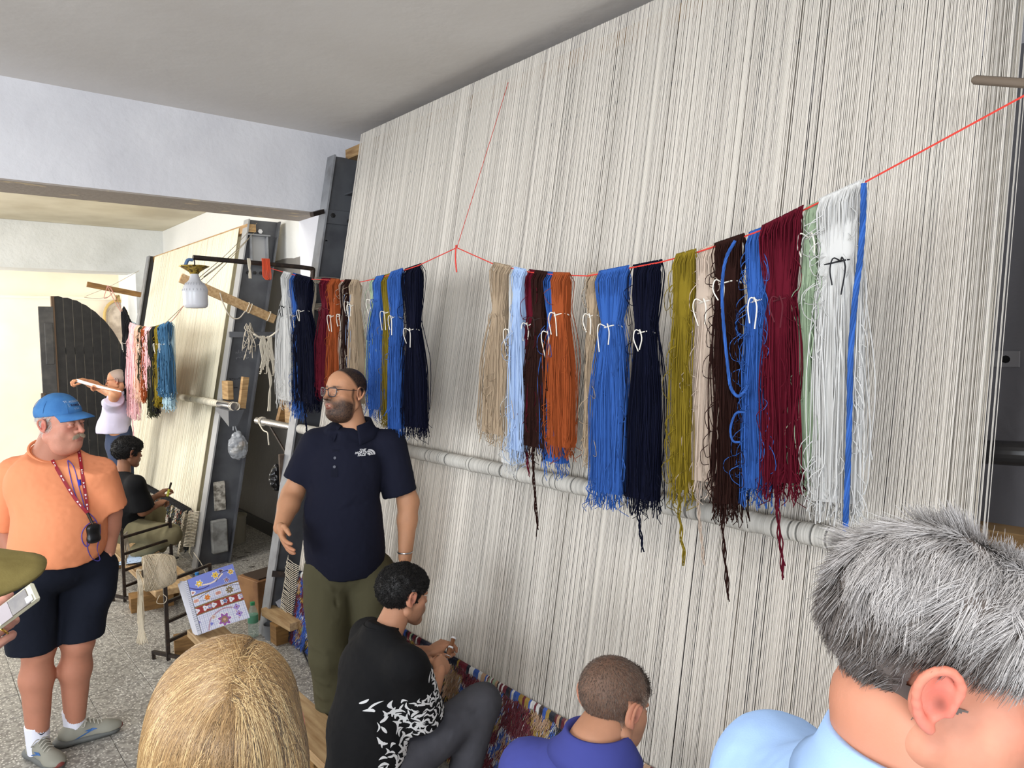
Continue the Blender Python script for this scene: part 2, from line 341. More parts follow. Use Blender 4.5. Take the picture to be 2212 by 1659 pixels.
MB().box((.1, -.06, 1.30), (.06, .02, .1), bevel=.006).build('lock_plate', mat('rusty_plate', (120, 110, 100), .5, .6, noise=((70, 50, 36), 30)), d2)
# arched mirror frame beyond the entrance pier
c0 = ony(256, 700, 13.2); wn = struct(thing('window_1', 'arched pale window with a thin gilt surround', 'window', tuple(c0)))
arcp = [(-.2, 0, -.45)] + [(-.2 * math.cos(a), 0, .12 + .26 * math.sin(a)) for a in np.linspace(0, PI, 13)] + [(.2, 0, -.45)]
MB().tube(arcp, .022, 8).build('window_frame', mat('gilt_cream', (196, 172, 112), .45, .3), wn)
arcq = [(x * .72, y - .005, z * .8) for x, y, z in arcp]; MB().tube(arcq, .01, 6).build('inner_moulding', mat('stone_grey', (176, 170, 158), .7), wn)
V = [(x, .03, z) for x, y, z in arcp]; mesh_obj('pane', V, [tuple(range(len(V) - 1, -1, -1))], mat('frosted_pane', (214, 206, 198), .35, noise=((170, 160, 152), 9, 6)), wn)
V, F = strands(np.array([[(.03 * math.cos(a + j), -.03, .42 + .05 * math.sin(2 * a + j)) for a in np.linspace(0, 5, 12)] for j in range(5)]), .005); mesh_obj('gilt_ornament', V, F, MATS['gilt_cream'], wn)
# ------------------------------------------------------------------ looms
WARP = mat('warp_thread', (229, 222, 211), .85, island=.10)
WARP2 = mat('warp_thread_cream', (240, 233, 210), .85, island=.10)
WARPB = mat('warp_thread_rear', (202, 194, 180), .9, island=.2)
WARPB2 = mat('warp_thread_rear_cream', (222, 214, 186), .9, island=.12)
def wx(z, off=0.): return WA + WB * z + off
def warp(name, y0, y1, z0, z1, off, pitch, wid, m, parent, seed, gap=.05, z0s=None, jit=.0012, offtop=None):
    r = np.random.default_rng(seed); n = int((y1 - y0) / pitch)
    yt = np.linspace(y0, y1, n); yb = yt.copy()
    clump = np.interp(yt, np.linspace(y0, y1, 60), np.cumsum(r.normal(0, .0012, 60)))
    clump -= np.linspace(clump[0], clump[-1], n)
    keep = r.random(n) > gap
    yt = yt + r.normal(0, jit, n); yb = yb + r.normal(0, jit * .8, n); ym = (yt + yb) / 2 + clump * .5
    zs = np.linspace(z1, z0, 4); P = np.zeros((n, 4, 3))
    lay = r.choice([-.0012, .0012], n)
    for k, z in enumerate(zs):
        t = k / 3; o_ = off if offtop is None else offtop + (off - offtop) * t
        P[:, k, 0] = wx(z, o_) + lay; P[:, k, 1] = yt * (1 - t) + yb * t + clump * .6 * math.sin(PI * min(1, t + .2)); P[:, k, 2] = z
    P = P[keep]; V, F = strands(P, wid / 2, 3); o = mesh_obj(name, V, F, m, parent, kind='stuff'); return o
def post(parent, y, z1, x_off, wid, web_m, fl_m, yd=.1, z0=0):
    """leaning I-beam: a bright front flange, a dark recessed web, a rear flange"""
    b = MB(); tx = lambda z, e: WA - .095 + WB * z + e + x_off
    def col(e0, e1, ya, yb): return [(tx(z0, e0), ya, z0), (tx(z0, e1), ya, z0), (tx(z0, e1), yb, z0), (tx(z0, e0), yb, z0), (tx(z1, e0), ya, z1), (tx(z1, e1), ya, z1), (tx(z1, e1), yb, z1), (tx(z1, e0), yb, z1)]
    p = bpy.data.objects.new('post', None)
    o = MB().hexa(col(.012, wid - .012, y - .008, y + .008)).build('post', web_m, parent)
    MB().hexa(col(0, .014, y - yd / 2, y + yd / 2)).build('front_flange', fl_m, o)
    MB().hexa(col(wid - .014, wid, y - yd / 2, y + yd / 2)).build('rear_flange', web_m, o)
    return o, tx
def bolts(parent, pts, r=.014, ax='Y', m=BLACK):
    for p in pts:
        M = Matrix.Translation(p) @ Matrix.Rotation(PI / 2, 4, 'X')
        MB().lathe([(r, 0), (r, .012), (r * .6, .014)], 6, M).build('bolt', m, parent)
# --- loom in the nearer room
L1 = thing('tall_loom', 'huge leaning carpet loom strung with off-white warp, nearest the camera', 'loom', (2.2, 4.78, 0), 0)
def rel(o, root): o.location = tuple(-np.array(root.location)); return o
R1 = bpy.data.objects.new('frame', None); C.objects.link(R1); R1.parent = L1; R1.location = tuple(-np.array(L1.location))
# parts are parented straight to the loom; geometry is in world metres, so shift each by the loom's own place
class Shift:
    def __init__(s, root): s.root = root
    def __call__(s, o): o.location = tuple(Vector(o.location) - s.root.location); return o
C.objects.unlink(R1); bpy.data.objects.remove(R1)
s1 = Shift(L1)
p1, tx = post(L1, 4.78, 3.30, 0, .29, STEEL, STEELL, .11); s1(p1)
STW = mat('grey_web', (84, 86, 92), .5, noise=((74, 75, 80), 5, 5))
bolts(p1, [(tx(2.88, .07), 4.765, 2.88), (tx(2.86, .20), 4.765, 2.85)], .018)
MB().box((tx(2.87, .135), 4.765, 2.87), (.24, .012, .1), bevel=.003).build('fish_plate', STEEL, p1)
for z, e in ((2.35, .12), (2.28, .13), (1.9, .15), (1.6, .12), (2.7, .05)): bolts(p1, [(tx(z, e), 4.768, z)], .005)
s1(MB().beam((tx(2.9, -.01), 4.76, 2.9), (tx(2.9, -.12), 4.70, 2.86), .03, .03).build('welded_stub', IRON, L1))
pf, _ = post(L1, .35, 3.30, 0.02, .29, STEEL, STEELL, .11); s1(pf)
s1(MB().beam((wx(3.33, .075), .3, 3.33), (wx(3.33, .075), 4.80, 3.33), .10, .07).build('top_board', WOOD, L1))
s1(MB().beam((wx(3.2, .16), .35, 3.16), (wx(3.2, .16), 4.79, 3.16), .014, .22).beam((wx(3.1, .10), .35, 3.04), (wx(3.1, .1), 4.79, 3.04), .13, .012).build('top_channel', STEEL, L1))
s1(warp('warp', .72, 4.55, .1, 3.42, 0, .0030, .0031, WARP, L1, 3, .02, jit=.0009))
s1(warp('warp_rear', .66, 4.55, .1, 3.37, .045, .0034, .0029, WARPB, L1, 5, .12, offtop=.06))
# extra loose outer warps at the near end
r = np.random.default_rng(9); n = 150; yy = .735 - np.abs(r.normal(0, .032, n)); zz = np.linspace(3.37, 1.3, 4)
P = np.stack([np.stack([wx(zz, .02) + r.uniform(0, .1), np.full(4, y) + (3.37 - zz) * -.004, zz], 1) for y in yy]); V, F = strands(P, .0012, 3)
s1(mesh_obj('outer_warp', V, F, WARP, L1, kind='stuff'))
# thread-wound roller
def roller(root, sh, y0, y1, x, z, r, m, seed, name='warp_roller'):
    rr = np.random.default_rng(seed); n = int((y1 - y0) / .0022); ys = np.linspace(y0, y1, n)
    th = np.interp(ys, np.linspace(y0, y1, 90), rr.normal(0, .0016, 90)) ; rad = r + th + .0016 * (np.arange(n) % 2) + rr.normal(0, .0004, n)
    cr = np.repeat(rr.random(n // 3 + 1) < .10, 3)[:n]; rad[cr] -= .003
    K = 16; a = np.arange(K) * 2 * PI / K
    V = np.stack([x + rad[:, None] * np.cos(a), np.repeat(ys[:, None], K, 1), z + rad[:, None] * np.sin(a)], -1).reshape(-1, 3)
    i, j = np.meshgrid(np.arange(n - 1), np.arange(K), indexing='ij'); j2 = (j + 1) % K
    F = np.stack([i * K + j, (i + 1) * K + j, (i + 1) * K + j2, i * K + j2], -1).reshape(-1, 4)
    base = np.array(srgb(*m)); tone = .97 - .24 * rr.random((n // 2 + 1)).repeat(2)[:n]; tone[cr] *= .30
    dark = np.interp(ys, np.linspace(y0, y1, 40), np.clip(rr.normal(.92, .08, 40), .7, 1)); tone = tone * dark
    col = np.repeat(base[None] * tone[:, None], K, 0)
    return sh(mesh_obj(name, V, F, mat('wound_thread', vcol=True, rough=.85), root, True, col=col))
roller(L1, s1, .45, 4.72, 2.085, 1.39, .033, (226, 221, 211), 4)
s1(MB().tube([(2.085, 4.70, 1.39), (2.085, 5.50, 1.385)], .027, 20).build('steel_tube', CHROME, L1))
ty = MB().tube([(2.085 + .031 * math.cos(a), 5.42 - .012 * a / 3, 1.387 + .031 * math.sin(a)) for a in np.linspace(0, 12, 40)], .004, 5)
ty.tube(smoothcurve([(2.06, 5.4, 1.37), (2.05, 5.3, 1.33), (2.05, 5.22, 1.32), (2.05, 5.21, 1.27), (2.05, 5.20, 1.23)], 16), .005, 5); s1(ty.build('tie_cord', COTTON, L1))
s1(MB().tube([(2.085, 5.25, 1.36), (2.06, 4.9, 1.19), (2.04, 4.84, 1.17)], .009, 6).build('roller_bracket', IRON, L1))
s1(MB().box((2.0, 4.84, 1.10), (.05, .02, .22), bevel=.003).build('bracket_plate', mat('rust_plate', (110, 96, 84), .6, .5, noise=((70, 56, 46), 20)), L1))
ya = onw(600, 880, 0)
s1(MB().box((2.16, 4.95, 1.46), (.05, .30, .14), 0, .004).build('wood_chock', WOOD, L1))
s1(MB().beam((2.13, 5.18, 1.36), (2.22, 5.18, 1.66), .07, .05, (0, 1, 0)).build('wood_chock', WOODD, L1))
# rungs, hooks on the nearest post
s1(MB().beam((tx(.42, -.01), 4.73, .42), (tx(.40, .30), 4.60, .36), .012, .04).build('rung', IRON, L1))
s1(MB().box((tx(1.62, .02), 4.72, .98), (.03, .02, .04)).build('hook', IRON, L1))
s1(MB().box((tx(1.1, .2), 4.76, 1.08), (.24, .02, .1), bevel=.003).build('rung', STEELL, L1))
# cord lashings round the post
for z0 in (2.38, 2.20):
    V, F = strands(np.array([smoothcurve([(tx(z0, -.02), 4.71, z0 + .004 * k + .02), (tx(z0, .12), 4.70, z0 - .01 + .008 * k), (tx(z0, .30), 4.71, z0 + .006 * k - .02)], 8) + RNG.normal(0, .002, 3) for k in range(9)]), .0028)
    s1(mesh_obj('lashing', V, F, mat('dirty_cord', (190, 180, 164), .9, island=.2), L1))
# red cord hanging from the loom's top
RED = mat('red_cord', (214, 62, 50), .7)
# rear black roller bar at the right and the wooden lower beam
rb0 = onx(2054, 972, 2.44); rb1 = onx(2300, 985, 2.44)
s1(MB().tube([rb0, rb1], .036, 20).build('rear_bar', mat('black_bar', (52, 50, 50), .3, .2), L1))
lb0 = onx(1860, 1108, 2.52); lb1 = onx(2330, 1185, 2.52)
s1(MB().beam(lb0, lb1, .1, .05).build('lower_beam', WOOD, L1))
# --- loom in the back room
L2 = thing('loom', 'leaning loom with cream warp in the room beyond the beam', 'loom', (2.05, 6.69, 0)); s2 = Shift(L2)
p2, tx2 = post(L2, 6.60, 3.10, .10, .30, STEEL, mat('pale_steel', (158, 158, 158), .5), .12); s2(p2)
p3, _ = post(L2, 9.72, 3.06, .04, .22, mat('dark_steel', (66, 66, 68), .5), STEELL, .12); s2(p3)
# slot box and holes near the post's head
zc = 2.83; xc = tx2(zc, .14)
fr = MB().box((xc - .075, 6.57, zc), (.012, .07, .26)).box((xc + .075, 6.57, zc), (.012, .07, .26)).box((xc, 6.565, zc + .13), (.2, .08, .012)).box((xc, 6.565, zc - .13), (.2, .08, .012)).build('slot_box', STEELL, p2)
MB().box((xc + .0, 6.588, zc), (.14, .006, .25)).build('slot_back', mat('pale_slot', (176, 176, 176), .5), p2)
bolts(p2, [(tx2(2.62, e), 6.585, 2.62 + .01 * e) for e in (.08, .14, .2)], .016); bolts(p2, [(tx2(3.02, .13), 6.585, 3.0)], .022, m=WHITE)
# chalk and pen marks written on the web
INK = mat('pen_ink', (24, 24, 28), .7); INKG = mat('chalk', (140, 140, 144), .8)
def scrib(z, e, wd, m, seed, rows=1):
    rr = np.random.default_rng(seed); b = MB()
    for row in range(rows):
        x = 0.
        while x < wd:
            l = rr.uniform(.008, .02); pts = [(tx2(z, e) + x + l * t_, 6.588, z - row * .05 + rr.normal(0, .006)) for t_ in np.linspace(0, 1, 4)]; b.tube(smoothcurve(pts, 7), .0018, 3); x += l + .006
    o_ = b.build('pen_marks', m, p2); o_['kind'] = 'stuff'
scrib(1.66, .06, .12, INK, 1); scrib(1.58, .07, .08, INK, 2); scrib(1.90, .08, .12, INKG, 3, 2); scrib(1.3, .06, .05, INKG, 4)
s2(MB().beam((wx(3.0, .05), 6.55, 3.02), (wx(3.0, .05), 9.75, 3.02), .08, .07).build('top_board', WOOD, L2))
s2(MB().beam((wx(2.8, .16), 6.6, 2.80), (wx(2.8, .16), 9.72, 2.80), .014, .22).build('top_channel', STEEL, L2))
s2(MB().beam((tx2(2.05, -.02), 6.53, 2.06), (tx2(2.05, .75), 6.48, 2.05), .03, .05).build('cross_arm', STEEL, L2))
s2(warp('warp', 6.74, 9.6, .1, 3.04, 0, .0042, .0044, WARP2, L2, 13, .02))
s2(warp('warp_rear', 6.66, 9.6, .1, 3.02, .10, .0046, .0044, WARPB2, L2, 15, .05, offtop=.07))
roller(L2, s2, 6.35, 9.5, 2.09, 1.46, .030, (236, 228, 206), 14)
s2(MB().tube([(2.09, 6.36, 1.46), (2.09, 6.02, 1.46)], .034, 18).build('steel_tube', CHROME, L2))
s2(MB().tube([(2.09 + .035 * math.cos(a), 6.06 - .006 * a, 1.46 + .035 * math.sin(a)) for a in np.linspace(0, 14, 50)], .004, 5).build('tie_cord', COTTON, L2))
s2(MB().box((2.14, 6.30, 1.58), (.05, .14, .16), 0, .004).build('wood_chock', WOOD, L2))
s2(MB().beam((2.16, 6.04, 1.44), (2.20, 6.04, 1.70), .05, .05, (0, 1, 0)).build('wood_chock', WOOD, L2))
s2(MB().hexa([(2.03, 5.98, 1.30), (2.10, 5.98, 1.30), (2.10, 6.3, 1.42), (2.03, 6.3, 1.42), (2.03, 5.98, 1.43), (2.16, 5.98, 1.43), (2.16, 6.3, 1.44), (2.03, 6.3, 1.44)]).build('roller_bracket', STEEL, L2))
# patterned finished cloth behind the warp, seen past its edge
a0 = onw(480, 905, .16); a1 = onw(452, 1120, .16)
OLDR = mat('olive_relief_cloth', (128, 122, 104), .9, noise=((84, 80, 68), 45, 3, (.42, .55)), bump=(60, .8, .01))
ob = MB().hexa([(wx(.45, .13), 6.62, .45), (wx(.45, .15), 6.62, .45), (wx(.45, .15), 6.95, .45), (wx(.45, .13), 6.95, .45), (wx(1.3, .13), 6.62, 1.42), (wx(1.3, .15), 6.62, 1.42), (wx(1.3, .15), 6.95, 1.42), (wx(1.3, .13), 6.95, 1.42)])
oc = s2(ob.build('finished_cloth', OLDR, L2))
rr = np.random.default_rng(77); sc = MB()
for k in range(12):
    z = .5 + k * .075; 
    for y in (6.68, 6.75): sc.tube([(wx(z, .125) + .004, y + .02 * math.cos(a), z + .02 * math.sin(a)) for a in np.linspace(0, 6.1, 9)], .004, 4)
for z in (1.38, 1.34, 1.30, 1.26): sc.tube([(wx(z, .125), 6.63, z), (wx(z, .125), 6.94, z + .02)], .006, 4)
s2(sc.build('relief_pattern', mat('relief_thread', (170, 160, 130), .9), L2, kind='stuff'))
s2(MB().beam((1.96, 9.75, .02), (wx(1.6, -.02), 9.75, 1.62), .05, .05, (0, 1, 0)).build('wood_batten', WOOD, L2))
s2(MB().box((2.10, 6.55, .26), (.14, .05, .3), 0, .01).build('foot_bracket', mat('cast_grey', (150, 150, 146), .7, noise=((100, 98, 94), 12)), L2))
s2(MB().box((2.12, 6.56, .62), (.10, .02, .26), 0, .004).build('cut_out', mat('rag_white', (200, 194, 182), .9, noise=((110, 104, 94), 20, 4, (.4, .6))), L2))
# ---- carpets being knotted
def tufts(n, y0, y1, z0, z1, off, colf, seed, ln=(.014, .03), r=.0019, sag=.7):
    rr = np.random.default_rng(seed); y = rr.uniform(y0, y1, n); z = rr.uniform(z0, z1, n)
    L = rr.uniform(*ln, n); K = 3; P = np.zeros((n, K, 3)); t = np.linspace(0, 1, K)
    dy = rr.normal(0, .5, n)
    for k in range(K):
        P[:, k, 0] = wx(z, off) - L * (t[k] ** .8) * (1 - sag * .5); P[:, k, 1] = y + dy * L * t[k] * .5; P[:, k, 2] = z - L * sag * t[k] ** 1.6 - 0
    P[:, :, 2] = np.maximum(P[:, :, 2], .004)
    R_ = np.repeat((r * rr.uniform(.7, 1.3, n))[:, None], K, 1); R_[:, -1] *= .6
    V, F = strands(P, R_, 3); cc = colf(y, z, rr); return V, F, np.repeat(cc, K * 3, 0)
PAL = {k: lin(v) for k, v in dict(navy=(18, 22, 44), blue=(54, 96, 184), lblue=(170, 196, 232), maroon=(112, 18, 40), tan=(196, 160, 128), gold=(178, 146, 60), white=(226, 224, 220), sage=(160, 176, 146), dkbrown=(60, 34, 26)).items()}
def rugcol(y, z, rr):
    """floral field: rosettes and stems on maroon and navy grounds"""
    n = len(y); yj = y + rr.normal(0, .003, n); zj = z + rr.normal(0, .004, n)
    c = np.tile(PAL['maroon'], (n, 1)); P3 = np.stack([yj * 5, zj * 5, np.zeros(n)], 1)
    f = vnoise(P3, 1.5, 3); g = vnoise(P3, 2.6, 9)
    c[f > .15] = PAL['navy']; e = np.abs(f - .15) < .09; c[e] = PAL['blue']; c[np.abs(f - .24) < .03] = PAL['white']
    c[(g > .5)] = PAL['tan']; c[np.abs(g - .5) < .06] = PAL['gold']
    for (cy, cz, R) in [(2.62, .30, .085), (2.30, .20, .10), (2.42, .38, .05), (2.02, .34, .07), (1.85, .2, .09), (2.86, .25, .07), (3.05, .35, .06), (2.15, .08, .08), (1.65, .36, .07), (2.52, .08, .08), (3.5, .3, .08), (4.1, .3, .09), (4.35, .15, .08), (3.9, .1, .07)]:
        dy, dz = yj - cy, zj - cz; r_ = np.hypot(dy, dz); an = np.arctan2(dz, dy); rad = R * (1 + .18 * np.cos(6 * an)); q = r_ / rad
        c[(q < 1.12)] = PAL['white']; c[(q < 1.0)] = PAL['blue']; c[(q < .78)] = PAL['tan']; k = (q < .6) & (np.cos(6 * an) > 0); c[k] = PAL['maroon']; c[(q < .35)] = PAL['gold']; c[(q < .16)] = PAL['sage']
    b = (yj > 2.72) & (yj < 3.02) & (f > -.5); c[b & (g < .45)] = PAL['navy']
    b = yj > 4.49; c[b] = PAL['navy']; b = (yj > 4.05) & (yj < 4.49); q = np.sin(yj * 70 + 2 * f); c[b & (q > .1) & (g < .4)] = PAL['blue']
    b = yj < 1.24; c[b] = PAL['navy']; c[(np.abs(yj - 1.16) < .012) & (z > .3)] = PAL['lblue']; c[(np.abs(yj - 1.255) < .012)] = PAL['gold']
    k = rr.random(n) < .05; c[k] = np.array(list(PAL.values()))[rr.integers(0, len(PAL), k.sum())]
    return c * rr.uniform(.9, 1.3, n)[:, None]
VC = mat('dyed_wool', vcol=True, rough=.95, sheen=.3)
def carpet(name, label, y0, y1, z0, z1, n, colf, seed, ln, r, edge_rows=True):
    root = thing(name, label, 'carpet', (wx(z0), y0, z0)); sh = Shift(root)
    # flat woven body with its knot colours row by row
    ny, nz = int((y1 - y0) / .008), 26; Y, Z = np.meshgrid(np.linspace(y0, y1, ny), np.linspace(z0, z1, nz), indexing='ij')
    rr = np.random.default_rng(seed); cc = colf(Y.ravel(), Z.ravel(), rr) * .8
    Vf = np.stack([wx(Z, -.008).ravel(), Y.ravel(), Z.ravel()], 1); i, j = np.meshgrid(np.arange(ny - 1), np.arange(nz - 1), indexing='ij')
    F = np.stack([i * nz + j, i * nz + j + 1, (i + 1) * nz + j + 1, (i + 1) * nz + j], -1).reshape(-1, 4)
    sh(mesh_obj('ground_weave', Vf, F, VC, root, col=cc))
    V, F, cc = tufts(n, y0, y1, z0, z1 - .012, -.006, colf, seed + 1, ln, r); sh(mesh_obj('pile', V, F, VC, root, kind='stuff', col=cc))
    if edge_rows:  # the last rows: broad neat loops standing along the fell line
        rr = np.random.default_rng(seed + 2); ys = []; y = y0
        pal = [PAL[k] for k in ('maroon', 'blue', 'tan', 'white', 'maroon', 'navy', 'sage', 'blue', 'gold', 'white', 'navy', 'maroon', 'dkbrown')]
        V = []; F = []; cl = []; k = 0
        while y < y1 - .01:
            w_ = rr.uniform(.006, .028); c = pal[rr.integers(len(pal))] if not (2.72 < y < 3.02 or y > 4.49 or y < 1.24) else PAL['navy']
            for yy in np.arange(y, min(y + w_, y1), .0026):
                L = .045 + .012 * math.sin(yy * 60) + rr.uniform(-.004, .004)
                P = np.array([[(wx(z1, -.012), yy, z1 + .003), (wx(z1, -.022), yy, z1 - .004), (wx(z1, -.026), yy + .002, z1 - L * .6), (wx(z1, -.024), yy + rr.normal(0, .002), z1 - L)]]); V_, F_ = strands(P, .0017, 3)
                V.append(V_); F.append(F_ + k); k += len(V_); cl.append(np.tile(c * rr.uniform(.85, 1.1), (len(V_), 1)))
            y += w_
        sh(mesh_obj('fell_rows', np.concatenate(V), np.concatenate(F), VC, root, kind='stuff', col=np.concatenate(cl)))
    return root, sh
cr1, sc1 = carpet('knotted_carpet', 'half-woven carpet with floral pile in blue, maroon and gold on the nearer loom', .78, 4.52, .03, .47, 46000, rugcol, 31, (.018, .04), .0019)
# selvedge bindings: fans of white cord at the carpet's far end
b = []
for k in range(34):
    z = .12 + k * .0115; b.append([(wx(z, -.02), 4.50, z), (wx(z, -.03), 4.58, z + .006), (wx(z, -.035) + RNG.normal(0, .004), 4.66, z + .02 + RNG.normal(0, .004)), (wx(z, -.01), 4.71, z + .03)])
V, F = strands(np.array(b), .0028, 4); sc1(mesh_obj('selvedge_cords', V, F, COTTON, cr1, kind='stuff'))
def rugcol2(y, z, rr):
    n = len(y); c = np.tile(lin((214, 206, 190)), (n, 1)); u = rr.random(n); P3 = np.stack([y * 30, z * 12, 0 * y], 1); f = vnoise(P3, 1, 5)
    c[(f > .0)] = lin((30, 32, 28)); c[(f > .25) & (u < .6)] = lin((86, 92, 66)); c[(f < -.5)] = lin((206, 200, 186)); c[u < .06] = lin((180, 84, 52)); c[(u > .06) & (u < .1)] = lin((88, 104, 128)); c[(u > .1) & (u < .14)] = lin((160, 150, 80)); c[(u > .14) & (u < .3)] = lin((34, 34, 32))
    return c * rr.uniform(.8, 1.1, n)[:, None]
cr2, sc2 = carpet('pale_carpet', 'half-woven carpet in ivory, black and green flecks on the back-room loom', 6.78, 9.4, .12, .47, 16000, rugcol2, 51, (.02, .045), .0036, False)
b = [[(wx(z, -.02), 6.86, z), (wx(z, -.045), 6.80, z + .004), (wx(z, -.03), 6.72, z + .012), (wx(z, 0), 6.64, z + .03)] for z in np.linspace(.16, .46, 24)]
V, F = strands(np.array(b), .0045, 4); sc2(mesh_obj('selvedge_cords', V, F, COTTON, cr2, kind='stuff'))
V, F = strands(np.array([[(wx(z, -.03), 6.87 + RNG.normal(0, .008), z), (wx(z, -.07), 6.86, z - .01), (wx(z, -.07), 6.86 + RNG.normal(0, .02), z - .03)] for z in np.linspace(.10, .47, 260)]), .003); sc2(mesh_obj('selvedge_fringe', V, F, COTTON, cr2, kind='stuff'))
V, F = strands(np.array([[(wx(z, -.01), y, .46), (wx(z, -.02), y, .482), (wx(z, -.05), y - .02, .47), (wx(z, -.05), y - .01, .44)] for y in np.arange(6.86, 9.4, .034)]), .006, 4); sc2(mesh_obj('fell_rows', V, F, mat('black_wool', (28, 28, 30), .95), cr2, kind='stuff'))
# finished end of a navy carpet behind the warp at the right
c0 = onx(2035, 1090, 2.56); nv = thing('navy_carpet_end', 'navy carpet end with a cut white fringe behind the warp threads', 'carpet', tuple(c0 - np.array([0, 0, .06])))
nvs = Shift(nv); y_ = onx(2046, 1090, 2.56)[1]; z_ = c0[2]
nvs(MB().box((2.56, y_ + .26, z_ + .005), (.012, .52, .13), 0, .003).build('woven_body', mat('navy_wool', (20, 24, 44), .95, bump=(200, .8, .004)), nv))
nvs(MB().box((2.555, y_ + .26, z_ + .095), (.014, .54, .05), 0, .003).build('kilim_band', COTTON, nv))
nvs(MB().box((2.55, y_ + .27, z_ + .03), (.004, .13, .004)).box((2.55, y_ + .207, z_ - .02), (.004, .004, .1)).build('woven_line', WHITE, nv))
nvs(MB().box((2.55, y_ + .245, z_ - .025), (.006, .06, .07)).build('maroon_motif', mat('maroon_wool', (70, 26, 28), .95), nv))
V, F = strands(np.array([[(2.56, y_ + .01, z), (2.555, y_ - .012, z + RNG.normal(0, .004)), (2.55 + RNG.normal(0, .004), y_ - .035 + RNG.normal(0, .006), z + RNG.normal(0, .01))] for z in np.linspace(z_ - .07, z_ + .12, 90)]), .0016); nvs(mesh_obj('fringe', V, F, COTTON, nv, kind='stuff'))
# ------------------------------------------------------------------ dyed wool hanging on a red line
DYE = dict(white=(202, 201, 198), blue=(52, 92, 164), navy=(10, 13, 32), maroon=(88, 16, 32), rust=(150, 74, 38), beige=(192, 174, 158), tan=(168, 148, 124), brown=(42, 22, 18), olive=(126, 108, 32), sage=(152, 170, 142),
           lblue=(160, 182, 216), pink=(240, 190, 194), peach=(232, 188, 164), dgreen=(52, 54, 38), black=(26, 26, 30), slate=(62, 100, 132), pale=(178, 206, 218))
for k, v in DYE.items(): mat('wool_' + k, v, .95, island=.30 if k not in ('white',) else .10, spec=.12)
TIE = mat('tie_thread', (232, 226, 214), .9)
def wig(S_, K, amp, r, f=3):
    """smooth random sideways wander, zero at the top"""
    t = np.linspace(0, 1, K); o = np.zeros((S_, K))
    for k in range(1, f + 1):
        o += r.normal(0, 1, (S_, 1)) / k * np.sin(PI * k * t[None] * r.uniform(.8, 1.5, (S_, 1)) + r.uniform(0, 6.28, (S_, 1)))
    return o * amp * np.clip(t * 3, 0, 1)[None]
